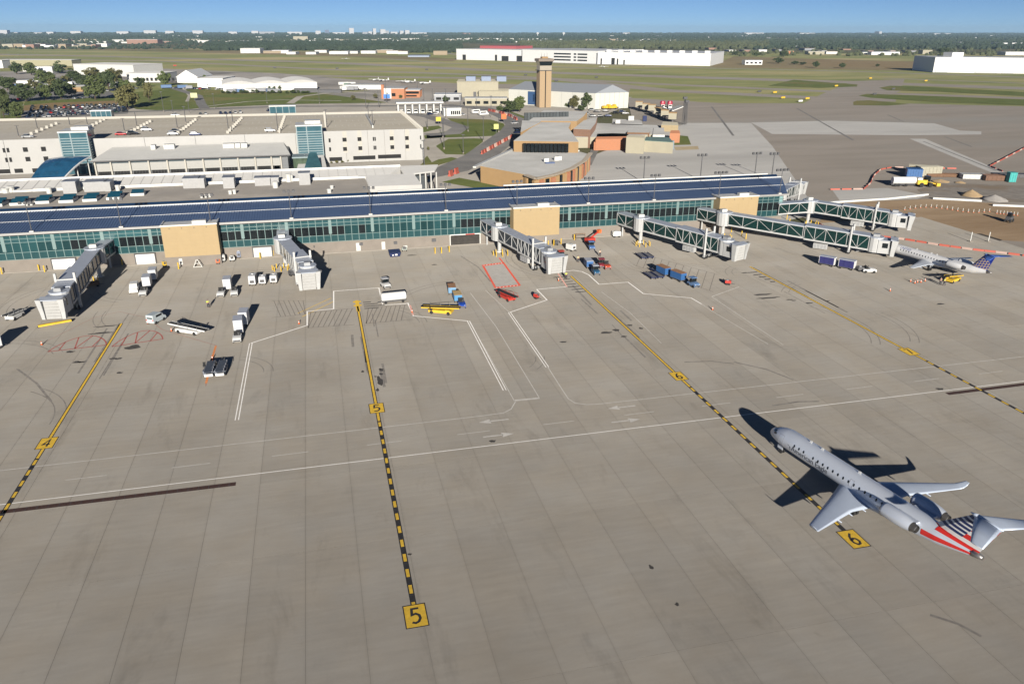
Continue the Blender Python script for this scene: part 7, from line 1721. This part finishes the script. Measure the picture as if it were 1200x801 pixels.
barrier_line([(1023, 276.5), (1060, 281), (1100, 287.5), (1140, 293), (1180, 297.5), (1230, 304)], 'in the long line beyond the white jet', 'barriers beyond the white jet', 2.5, (2.45, .35, .5))
barrier_line([(928, 223), (944, 223.5)], 'in the short line behind the roof end', 'barriers behind the roof end', 3, (2.45, .35, .5)); barrier_line([(958, 262), (975, 271), (992, 277)], 'under the bridge pointing at the dirt', 'barriers under the bridges', 3, (2.6, .4, .5))
fg = 'white marker posts on the bare dirt'
for k, (px, py) in enumerate([(1060+i*6.2, 246-3.0*sin(i*.35)) for i in range(17)] + [(1168+i*4, 250+i*.4) for i in range(7)]):
    t = thing('marker_post', 'white marker post in the staggered row across the bare dirt', 'post', at(px, py), 0, fg); b = MB(); b.cyl((0, 0, 0), (0, 0, 1.05), .09, .09, 6); b.build('post', OFFW, t); b = MB(); b.box((0, 0, .05), (.5, .4, .1)); b.build('foot', ORANGE, t)
for px in (1137, 1158): 
    t = thing('fence_post', 'pale fence post beside the dark hole at the dirt edge', 'post', at(px, 283), 0, 'fence posts at the dirt edge'); b = MB(); b.cyl((0, 0, 0), (0, 0, 2.6), .12, .12, 6); b.build('post', COPE, t); b = MB(); b.box((0, 0, .1), (.8, .8, .2)); b.build('foot', CONCW, t)
land('dug_hole', pxpoly([(1120, 274), (1150, 273.5), (1175, 281), (1160, 286), (1140, 283)]), -.018, ground_mat('wet_soil', (.05, .045, .04), (.12, .10, .08), .5))
t = thing('ride_on_roller', 'small dark machine on the bare dirt at right', 'machine', at(1182, 260), .4); b = MB(); b.box((0, 0, 1.2), (2.2, 1.4, 1)); b.build('body', DGREY, t); b = MB(); b.box((-.3, 0, 2.2), (1.1, 1.1, 1.1)); b.build('cab', DGLASS, t); wheels(t, (-.9, .9), .75, .5)
# ------------------------------------------------------------------ trees
LEAFS = [mat('leaf_dark', (0.050, 0.070, 0.022), .8, var=.35, scale=.6, objvar=.2), mat('leaf_mid', (0.078, 0.100, 0.030), .8, var=.35, scale=.6, objvar=.2), mat('leaf_olive', (0.115, 0.11, 0.038), .8, var=.35, scale=.6, objvar=.2)]
BARK = mat('bark', (0.07, 0.05, 0.035), .9, var=.2)
def crown_mesh(seed, w, h, base, n_cl=34, per=42, leaf=.55, narrow=False):
    r = random.Random(seed); V = []; F = []
    cl = []
    for k in range(n_cl):
        for _ in range(20):
            x, y, z = r.uniform(-1, 1), r.uniform(-1, 1), r.uniform(0, 1)
            prof = (1-z)**.7 if narrow else sqrt(max(0, 1-(2*z-.85)**2/1.35))
            if x*x+y*y < prof*prof: break
        cl.append((x*w/2*.86, y*w/2*.86, base+z*(h-base)*.94, r.uniform(.10, .19)*w))
    for cx_, cy_, cz_, cr in cl:
        for k in range(per):
            th, ph = r.uniform(0, 2*pi), math.acos(r.uniform(-1, 1)); rr = cr*r.uniform(.55, 1.1)
            p = Vector((cx_+rr*sin(ph)*cos(th), cy_+rr*sin(ph)*sin(th), cz_+rr*cos(ph)*.75))
            nv = (p-Vector((cx_, cy_, cz_))).normalized()+Vector((r.uniform(-.7, .7), r.uniform(-.7, .7), r.uniform(-.4, .8))); nv.normalize()
            a = nv.orthogonal().normalized(); b_ = nv.cross(a); s = leaf*r.uniform(.6, 1.25); i0 = len(V)
            for u, v in ((-1, -.6), (.2, -1), (1, .1), (.1, .9)): V.append(tuple(p+a*(u*s)+b_*(v*s)))
            F.append((i0, i0+1, i0+2, i0+3))
    me = bpy.data.meshes.new('crown'); me.from_pydata(V, [], F); return me
def trunk_mesh(seed, w, h, base):
    r = random.Random(seed+50); b = MB(); b.cyl((0, 0, 0), (0, 0, h*.55), .035*h, .018*h, 7)
    for k in range(5):
        a = k*1.3; b.cyl((0, 0, base*.8+k*.05*h), (cos(a)*w*.3, sin(a)*w*.3, base+.3*h+k*.05*h), .016*h, .006*h, 5)
    return b.mesh('trunk')
TP = {}
def tree(px, py, wpx, hpx, label, kind=1, narrow=False, group='trees among the car parks at left'):
    p = at(px, py); D = (p-Vector((0, 0, CAM_H))).length; s = D/FPX; w, h = wpx*s*.88, hpx*s*.86
    key = (kind, narrow, int(px) % 4)
    if key not in TP:
        W0, H0 = (3.0, 10.0) if narrow else (10.0, 10.0)
        cm_ = crown_mesh(hash(key) % 1000 if False else kind*7+int(narrow)*3+int(px) % 4, W0, H0, 1.2 if narrow else 2.2, narrow=narrow, leaf=.5 if not narrow else .35, n_cl=36 if not narrow else 26); cm_.materials.append(LEAFS[kind])
        tm = trunk_mesh(kind, W0, H0, 2.2); tm.materials.append(BARK); TP[key] = (cm_, tm, W0, H0)
    cm_, tm, W0, H0 = TP[key]
    t = thing('conifer' if narrow else 'tree', label, 'tree', p, (px*1.7) % 6.28, group); t.scale = (w/W0, w/W0, h/H0)
    obj_of('crown', cm_, t); obj_of('trunk', tm, t)
for px, py, w, h, k, l_ in ((150, 128, 28, 29, 2, 'largest broad olive tree beside the crowded car lot'), (5, 138, 18, 34, 1, 'tall tree cut by the left border beside the crowded lot'), (20, 139, 15, 18, 1, 'small round tree at the left end of the crowded lot'), (31, 119, 26, 20, 0, 'dark broad tree above the left end of the crowded lot'), (54, 117, 20, 19, 1, 'green tree above the middle of the crowded lot'), (72, 116, 22, 22, 0, 'dark tree above the middle of the crowded lot'), (84, 113, 14, 14, 1, 'small tree left of the tan shop'), (112, 117, 26, 27, 1, 'tall bushy tree behind the crowded lot, left of the largest one'),
                           (128, 106, 22, 22, 0, 'dark tree over the yard left of the largest tree'), (134, 98, 20, 18, 2, 'olive tree nearest the flat walled white hangar'), (165, 103, 14, 13, 0, 'round dark tree right of the yard cars'), (175, 119, 12, 22, 2, 'slim olive tree right of the largest one'), (194, 101, 16, 18, 1, 'round green tree in front of the stepped hangar'), (242, 99.5, 14, 12, 1, 'green tree before the curved roof hangars'), (252, 101, 9, 8, 0, 'small dark tree right of the one before the curved roofs'), (70, 86, 18, 13, 0, 'round dark tree beside the white hangar at far left'), (20, 87, 14, 13, 0, 'dark tree left of the low grey shed'), (37, 88, 16, 13, 1, 'green tree in front of the low grey shed'), (86, 94, 18, 13, 0, 'dark tree in front of the long white hangar left end'), (108, 92, 18, 12, 2, 'olive tree in front of the long white hangar'),
                           (53, 102, 24, 18, 1, 'broad tree between the warehouse and orange shop'), (9, 106, 20, 16, 0, 'dark tree left of the white warehouse'), (67, 107, 18, 14, 2, 'olive tree below the orange shop'), (97, 101, 18, 14, 0, 'dark tree right of the orange shop'), (122, 96, 14, 12, 1, 'green tree above the yard car row'), (40, 104, 12, 10, 2, 'small olive tree beside the white warehouse'), (145, 105, 16, 12, 1, 'green tree right of the yard cars'), (0, 122, 16, 18, 0, 'dark tree at the left border above the lot'), (78, 99, 12, 10, 2, 'small olive tree right behind the orange shop')):
    tree(px, py, w, h, l_, k)
for px, py, w, h, k, l_ in ((597, 132, 20, 17, 0, 'left dark tree of the clump at the curved road top'), (609, 131, 20, 19, 1, 'right green tree of the clump at the curved road top'), (586, 131, 12, 9, 0, 'low bush at the left of the road clump'), (673, 127, 14, 16, 2, 'brownish tree left of its neighbour before the white hangar'), (688, 127.5, 15, 20, 0, 'taller green tree right of the brownish one before the hangar'), (681, 130, 12, 8, 0, 'low bush between the two hangar trees'), (665, 126, 8, 6, 1, 'low bush beside the tan hut'), (553, 121, 7, 8, 0, 'round tree before the long cream building'), (522, 119.5, 9, 8, 0, 'round tree before the open shed'), (470, 116, 5, 6, 1, 'small tree in front of the orange building'), (440, 115.5, 6, 6, 2, 'olive shrub left of the orange building'), (414, 117, 7, 6, 2, 'brown shrub on the lawn left of the orange building'), (502, 176, 3.5, 5, 2, 'tiny yellow shrub at the garage corner')):
    tree(px, py, w, h, l_, k, group='trees around the old terminal')
for px, py, l_ in ((316, 107, 'narrow conifer, left of three before the white hangars'), (322, 107, 'narrow conifer, middle of three before the white hangars'), (328, 106, 'narrow conifer, right of three before the white hangars')): tree(px, py, 5.5, 9, l_, 0, True, 'three narrow conifers')
for px, py, w, h, l_ in ((956, 79.5, 9, 7.5, 'round lone tree left of its pair on the brown field'), (987, 79.8, 7.5, 6, 'round lone tree right of its pair on the brown field'), (918, 67, 12, 9, 'dark tree on the far edge of the airfield above the bushes'), (912, 74.5, 13, 7, 'low dark tree at the left of the brown field'), (862, 64.5, 12, 5, 'low bush cluster right of the white plant'), (886, 66, 10, 5, 'low bush above the small white shed'), (931, 75.5, 10, 4, 'flat bush right of the low dark tree'), (941, 76, 8, 3.5, 'flat bush third from the low dark tree'), (1105, 64, 14, 8, 'dark tree above the white and blue hangar'), (1028, 78.5, 5, 3.5, 'tiny brown bush on the brown field')):
    tree(px, py, w, h, l_, 0, group='trees beyond the runways')
# shrubs at the garage foot
for k in range(14):
    p = at(388+k*6.5, 191.5-k*.45); tree(388+k*6.5+.3, 191.5-k*.45, 3.2+(k % 3), 2.6+(k % 2), 'low olive shrub in the bed along the garage foot', 2, group='shrubs along the garage foot')

# ------------------------------------------------------------------ far buildings
def fb(label, px0, px1, pyb, pyt, depth, wall, roof=PALER, group=None, pyb1=None, detail=0, nm='far_building', cat='building', wm=DGLASS): return box_bld(nm, label, cat, px0, px1, pyb, pyt, depth, wall, roof, group, detail=detail, pyb1=pyb1, wm=wm)
SW = mat('plant_white', (.72, .72, .71), .5, var=.02); 
t, ln, z = fb('long white aircraft plant across the field, left low part', 535, 612, 70, 58.5, 150, SW, SW, pyb1=72, nm='aircraft_plant')
for x, w_, h_ in ((-.40, .05, .5), (.10, .03, .55), (.20, .10, .45), (.42, .08, .5)): b = MB(); b.bx(ln*x, ln*(x+w_), -.6, .2, 0, z*h_); b.build('hangar_door', DARKO, t)
b = MB(); b.bx(-ln*.42, ln*.14, 60, 120, z+.5, z+5.5); b.build('red_roof', mat('red_roof', (.36, .09, .10), .6), t)
t, ln, z = fb('white aircraft plant across the field, middle office part with window bands', 612, 700, 72.2, 59.5, 150, SW, SW, pyb1=75, nm='aircraft_plant')
for x, w_ in ((.0, .22), (.26, .03), (.31, .12)):
    for zz in (.25, .5, .75): b = MB(); b.bx(ln*(x-.48+.42), ln*(x+w_-.48+.42), -.6, .2, z*zz-1.1, z*zz+1.1); b.build('window_band', DGLASS, t)
t, ln, z = fb('white aircraft plant across the field, right hangar part', 700, 832, 75.2, 62.5, 150, SW, SW, pyb1=77.5, nm='aircraft_plant')
for x, w_, h_ in ((-.47, .012, .5), (-.37, .03, .55), (-.32, .012, .5), (-.26, .012, .4)): b = MB(); b.bx(ln*x, ln*(x+w_), -.6, .2, 0, z*h_); b.build('door', DARKO, t)
for k in range(9): b = MB(); x = -ln*.45+k*ln*.11; b.bx(x, x+8, 20, 26, z, z+4); b.build('roof_vent', SW, t)
t = thing('white_hangar', 'white hangar with shaded blue end wall at the right border', 'hangar', (0, 0, 0)); h0, h1 = at(1093, 84.9), at(1225, 86.8); h3 = h0+Vector((.30, 1, 0))*62; h2 = h1+(h3-h0); zz_ = onY(1093, 68.2, h0.y).z
b = MB(); b.prism([tuple(v)[:2] for v in (h0, h1, h2, h3)], 0, zz_); b.build('wall', SW, t); b = MB(); b.prism([tuple(v)[:2] for v in (h0, h1, h2, h3)], zz_, zz_+1.2); b.build('roof', SW, t)
for u0, u1, zz in ((.02, .13, .16), (.38, .58, .16), (.62, .72, .16), (.13, .375, .55)):
    p, q = h0.lerp(h1, u0), h0.lerp(h1, u1); d = (q-p).normalized(); nr = Vector((d.y, -d.x, 0))*.5; b = MB(); b.prism([tuple(v)[:2] for v in (p+nr, q+nr, q-nr, p-nr)], 0, zz_*zz); b.build('hangar_door', GREYM if zz < .2 else SW, t)
p = h0.lerp(h1, .5)+(h3-h0)*.4; b = MB(); p = h0.lerp(h1, .22)+(h3-h0)*.3; b.bx(p.x-9, p.x+9, p.y-8, p.y+8, zz_, zz_+7); b.build('roof_house', SW, t)
fb('small white shed with dark doors right of the white plant', 873, 893, 76, 71, 18, SW, SW, detail=4, wm=DARKO); fb('white sheds in a row beyond the brown field', 1010, 1020, 64, 61.2, 20, OFFW, mat('blue_roof_far', (.15, .22, .3), .5)); fb('white sheds right of the row beyond the brown field', 1021, 1054, 64.5, 61, 20, SW, mat('blue_grey_roof', (.25, .3, .4))); fb('cream block beyond the brown field', 1081, 1092, 63.5, 59, 20, CREAM, CREAM)
fb('low house with white walls at the left of the brown field', 947, 966, 64, 60.5, 20, CREAM, OFFW); fb('tan house left of the low white house', 922, 930, 63, 60, 15, ORW, CREAM); fb('brown roofed house right of the low white house', 968, 981, 63.5, 60.5, 15, OFFW, BROWN); fb('white roofs far right under the trees', 1178, 1210, 65, 61, 30, OFFW, OFFW); fb('white sheds among trees at far right', 1172, 1210, 53, 50.5, 60, SW, SW); fb('pale shed among trees right of centre far', 1125, 1146, 51.8, 49.7, 60, SW, SW)
rf = random.Random(11)
TONES = [SW, OFFW, CREAM, mat('brick_far', (.33, .20, .15), .8), mat('tan_far', (.36, .29, .20), .8), mat('grey_far', (.28, .29, .31), .7)]
ROOFS = [PALER, mat('grey_roof_far', (.26, .26, .27), .7), mat('brown_roof_far', (.20, .15, .11), .8)]
def row(px0, px1, py0, py1, n_, hmin, hmax, wmin, wmax, tones, where):
    for k in range(n_):
        x = px0 + (px1-px0)*(k+rf.random()*.8)/n_; y = rf.uniform(py0, py1) ; w = rf.uniform(wmin, wmax); h = rf.uniform(hmin, hmax); tn = rf.choice(tones)
        nmc = {'plant_white': 'white', 'pale_panel': 'off-white', 'cream_panel': 'cream', 'brick_far': 'brick red', 'tan_far': 'tan', 'grey_far': 'grey'}[TONES[tones.index(tn)].name if tn in TONES else 'pale_panel']
        fb(nmc+' distant building '+where, x, x+w, y, y-h, 40, tn, rf.choice(ROOFS), 'distant buildings '+where)
row(0, 120, 54, 56.5, 16, 2.5, 4.5, 5, 13, [TONES[0], TONES[2], TONES[3], TONES[4]], 'behind the brown field at far left')
row(60, 300, 48.5, 51, 22, 1.5, 3, 8, 20, [TONES[3], TONES[2], TONES[4], TONES[1]], 'in the suburb strip at left')
row(300, 480, 61.5, 64, 11, 2.5, 3.6, 8, 22, [TONES[0], TONES[1], TONES[4]], 'along the far airfield edge in the middle')
row(300, 540, 47, 49.5, 26, 1.2, 2.4, 6, 18, [TONES[0], TONES[1], TONES[2]], 'in the middle suburb strip')
row(520, 780, 46.5, 50, 34, 1.0, 2.2, 7, 18, [TONES[0], TONES[1], TONES[4]], 'in the pale strip above the white plant')
row(780, 1120, 48, 50.5, 22, 1.0, 1.8, 8, 22, [TONES[0], TONES[1], TONES[2]], 'in the tree belt at right')
fb('white ridge roofed barn at the far airfield edge left of centre', 282, 305, 62.5, 57, 40, OFFW, PALER); fb('cream big store above the tree belt in the middle', 344, 361, 48.3, 43, 60, CREAM, CREAM); fb('brick mall with white top at far left', 149, 185, 51.5, 46.5, 60, TONES[3], SW); fb('blue lot of cars far off at the airfield edge', 478, 503, 67, 65.5, 60, mat('blue_grey_roof', (.25, .3, .4)), mat('blue_grey_roof', (.25, .3, .4))); fb('tan shed right of the far blue lot', 508, 524, 64.5, 60.2, 30, TONES[4], TONES[4])
row(0, 560, 43.2, 46.5, 46, .8, 1.7, 3, 11, [TONES[0], TONES[1], TONES[4]], 'scattered in the woods towards the city')
row(560, 1200, 42.8, 47, 44, .8, 1.5, 3, 12, [TONES[0], TONES[1], TONES[5]], 'scattered in the far woods at right')
row(830, 1075, 56, 63, 14, 1.2, 2.6, 4, 12, [TONES[1], TONES[3], TONES[5]], 'beyond the brown field at right')
# city skyline on the horizon
def sk(px0, px1, pyt, tone, label): fb(label, px0, px1, 41.2, pyt, 80, tone, tone, 'city towers on the horizon', nm='city_tower', cat='tower')
SKW = mat('skyline_pale', (.46, .46, .47), .6); SKB = mat('skyline_blue', (.05, .08, .16), .4); SKG = mat('skyline_grey', (.30, .31, .33), .6)
for a, c, tp_, tn, l_ in ((409.5, 415, 33.3, SKW, 'tallest pale tower of the city skyline'), (381, 386, 35.5, SKB, 'dark blue tower of the city skyline'), (370, 376, 36.4, SKW, 'pale grey tower left of the dark blue one'), (437.5, 441, 33.8, SKW, 'slim pale tower right of the tallest one'), (446, 452, 34.8, SKW, 'broad pale tower right of the slim one'), (452, 456, 36.2, SKG, 'grey tower touching the broad pale one'), (469, 473, 36.4, SKW, 'short pale block in the right of downtown'), (475, 480, 35.8, SKW, 'pale block rightmost in downtown'), (432, 436, 37.2, SKW, 'low block left of the slim tower'), (458, 466, 37.6, SKW, 'low wide pale block of downtown'), (425, 431, 37.8, SKG, 'low grey block of downtown'), (337, 354, 37.6, SKW, 'low wide white complex left of downtown'), (390, 405, 38.2, SKW, 'low white blocks left of the tallest tower'), (482, 500, 38.4, SKW, 'low pale blocks right of downtown'),
                         (0, 9, 35.6, SKW, 'white elevator at the left end of the horizon'), (17, 21, 38.2, SKW, 'little white block near the left end of the horizon'), (40, 50, 38.4, SKW, 'low white blocks on the left horizon'), (55, 63, 37.6, SKW, 'white tank group on the left horizon'), (83, 95, 36.8, SKW, 'pale hospital block on the left horizon'), (137, 151, 37.2, SKW, 'wide pale block on the left horizon'), (169, 183, 36.0, SKW, 'stepped white elevator on the left horizon'), (194, 204, 36.6, SKW, 'pale block right of the stepped elevator'), (226, 238, 36.2, SKW, 'white peaked elevator on the horizon'), (268, 278, 37.4, SKW, 'pale block on the horizon above the barn'), (295, 303, 36.6, SKW, 'white pair block on the horizon'), (304, 322, 37.4, SKG, 'long pale block right of the white pair'),
                         (543, 551, 39.0, TONES[3], 'low reddish block on the horizon right of downtown'), (730, 738, 38.6, SKW, 'tiny white block above the control tower right side'), (937, 955, 38.8, SKW, 'low white sheds on the horizon right of centre'), (1030, 1033, 37.2, SKW, 'white water tower on the right horizon'), (1093, 1114, 39.4, SKW, 'long low white plant on the right horizon, left part'), (1116, 1166, 40.2, SKW, 'long low white plant on the right horizon, right part'), (872, 895, 38.6, SKW, 'pale low plant on the horizon above the small shed'), (1075, 1082, 39.6, SKW, 'tiny pale block left of the long low plant'), (1192, 1200, 40.6, SKW, 'pale block at the right end of the horizon')):
    sk(a, c, tp_, tn, l_)
for px, l_ in ((630, 'white water tank on a stem far above the plant, left'), (660.5, 'white water tank on a stem far above the plant, right')):
    p = at(px, 43.5); t = thing('water_tower', l_, 'water tower', p, 0, 'far water towers'); h = onY(px, 40.0, p.y).z; b = MB(); b.cyl((0, 0, 0), (0, 0, h), 3, 3, 8); b.build('stem', SW, t); b = MB(); b.loft([[(r_*cos(a), r_*sin(a), z) for a in [2*pi*q/10 for q in range(10)]] for r_, z in ((2, h-4), (10, h+2), (10, h+8), (3, h+12))]); b.build('tank', SW, t)

# ------------------------------------------------------------------ wooded belts towards the horizon: masses nobody could count
def forest(name, px0, px1, r0, r1, n_, hmin, hmax, m, seed, wmul=1.6):
    rg = np.random.default_rng(seed); V = []; F = []
    for k in range(n_):
        px = rg.uniform(px0, px1); r = r0 + (r1-r0)*rg.random(); p = at(px, r)
        h = rg.uniform(hmin, hmax); w = h*wmul*rg.uniform(.6, 1.3); i0 = len(V); ph = rg.random()*6
        rings = ((.75, .05), (1.0, .45), (.62, .85))
        for rr, zz in rings:
            for q in range(6):
                a = 2*pi*q/6+ph; f = rg.uniform(.75, 1.2); V.append((p.x+w*.5*rr*f*cos(a), p.y+w*.5*rr*f*sin(a), -.3+h*zz*rg.uniform(.88, 1.1)))
        V.append((p.x, p.y, -.3+h))
        for j in range(2):
            for q in range(6): F.append((i0+j*6+q, i0+j*6+(q+1) % 6, i0+(j+1)*6+(q+1) % 6, i0+(j+1)*6+q))
        for q in range(6): F.append((i0+12+q, i0+12+(q+1) % 6, i0+18))
    me = bpy.data.meshes.new(name); me.from_pydata(V, [], F); me.materials.append(m); o = link(bpy.data.objects.new(name, me)); o['kind'] = 'stuff'; return o
def wood_mat(nm, c, v=.45):
    m = mat(nm, c, .85, var=v, scale=.03); return m
WA, WB, WC = wood_mat('far_wood', (.040, .056, .028)), wood_mat('far_wood_olive', (.075, .085, .038)), wood_mat('far_wood_dark', (.032, .048, .026))
forest('woodland', -60, 1260, 39.4, 41.5, 6500, 10, 19, WA, 1, 2.4)
forest('woodland', -60, 1260, 41.5, 46.5, 6000, 8, 15, WC, 2, 2.0)
forest('woodland', -60, 300, 46.5, 50.5, 700, 7, 12, WA, 3); forest('woodland', 300, 780, 44, 50.5, 1900, 7, 12, WA, 4)
forest('woodland', 770, 1260, 46.5, 52.5, 2600, 7, 13, WA, 5)
forest('woodland', 240, 540, 51.5, 59.5, 2600, 8, 14, WC, 6); forest('woodland', 610, 900, 50.5, 57.5, 1900, 8, 14, WB, 7)
forest('woodland', 880, 1260, 52.5, 58, 800, 7, 12, WC, 8); forest('woodland', 830, 1260, 58, 66, 260, 4, 8, WB, 9); forest('woodland', -40, 260, 56.5, 58, 130, 5, 9, WC, 10); forest('woodland', 440, 535, 57, 62, 220, 7, 12, WC, 12)
forest('woodland', 0, 300, 50, 55, 240, 5, 9, WC, 13)

# small airfield signs and lights on the turf
for k, (px, py, m_, nm_) in enumerate(((946, 116.5, YELLOW, 'yellow'), (938, 119.5, WHITE, 'white'), (908, 109.2, YELLOW, 'yellow'), (917.5, 115.5, YELLOW, 'yellow'), (980, 101.5, YELLOW, 'yellow'), (1085, 95.5, YELLOW, 'yellow'), (1020, 92.5, YELLOW, 'yellow'), (890, 108, DGREY, 'dark'), (1025, 111, DGREY, 'dark'), (1047, 105, DGREY, 'dark'), (699, 91.3, DGREY, 'dark'), (652, 95.5, DGREY, 'dark'), (616, 88.5, DGREY, 'dark'), (500, 82, DGREY, 'dark'), (395, 80.7, DGREY, 'dark'), (205, 77.5, RED, 'orange'), (322, 80, DGREY, 'dark'))):
    t = thing('airfield_sign', nm_+' airfield sign box low on the turf between the runways', 'sign', at(px, py), .3, 'airfield sign boxes'); b = MB(); b.bx(-2.2, 2.2, -.3, .3, .25, 1.5); b.build('sign_box', m_, t); b = MB(); b.bx(-1.8, 1.8, -.2, .2, 0, .25); b.build('sign_leg', DGREY, t)

# ------------------------------------------------------------------ air
b = MB(); b.bx(-14450*.72, 14450*.72, -2200, 13900*.72+4200, -1.3, 100.0)
hz = b.build('haze', bpy.data.materials.new('haze_air')); hm = hz.data.materials[0]; hm.use_nodes = True
hn = hm.node_tree; hn.nodes.clear(); ho = hn.nodes.new('ShaderNodeOutputMaterial'); pv = hn.nodes.new('ShaderNodeVolumePrincipled')
pv.inputs['Color'].default_value = (0.50, 0.74, 1.0, 1); pv.inputs['Density'].default_value = 5.6e-5; pv.inputs['Anisotropy'].default_value = 0.0
hn.links.new(pv.outputs['Volume'], ho.inputs['Volume']); hz['kind'] = 'stuff'
# clutter in the service yards at left: trailers and vans, each its own thing
ry = random.Random(5)
TRM = [WHITE, OFFW, mat('trailer_blue', (.12, .2, .36), .5), mat('trailer_grey', (.25, .26, .28), .6), mat('trailer_green', (.10, .16, .12), .6)]
TRN = ['white', 'off-white', 'blue', 'grey', 'dark green']
def trailer(px, py, where):
    k = ry.choice((0, 0, 1, 1, 2, 3, 3, 4)); t = thing('box_trailer', TRN[k]+' box trailer parked '+where, 'trailer', at(px, py), ry.uniform(-.4, .4), 'box trailers parked '+where)
    l = ry.uniform(5, 10); b = MB(); b.bx(-l/2, l/2, -1.25, 1.25, .8, 3.4); b.build('box', TRM[k], t); wheels(t, (-l/2+1, -l/2+2.1, l/2-1.4), 1.0, .45)
for k in range(16): trailer(ry.uniform(402, 446), ry.uniform(100, 106.5), 'in the yard behind the dark fence')
for k in range(14): trailer(ry.uniform(268, 345), ry.uniform(107.5, 109), 'in front of the curved roof hangars')
for k in range(12): trailer(ry.uniform(20, 150), ry.uniform(98, 107), 'among the trees and shops at left')
for k in range(6): trailer(ry.uniform(195, 260), ry.uniform(103, 105), 'below the gabled hangar')
# bushes along the hangar front
for k in range(16):
    px = 262+k*6.6+ry.uniform(-2, 2); tree(px, 109.3+ry.uniform(-.4, .6), ry.uniform(4, 8), ry.uniform(3, 5), 'dark shrub in the row before the curved roof hangars', 0, group='shrubs before the hangars')
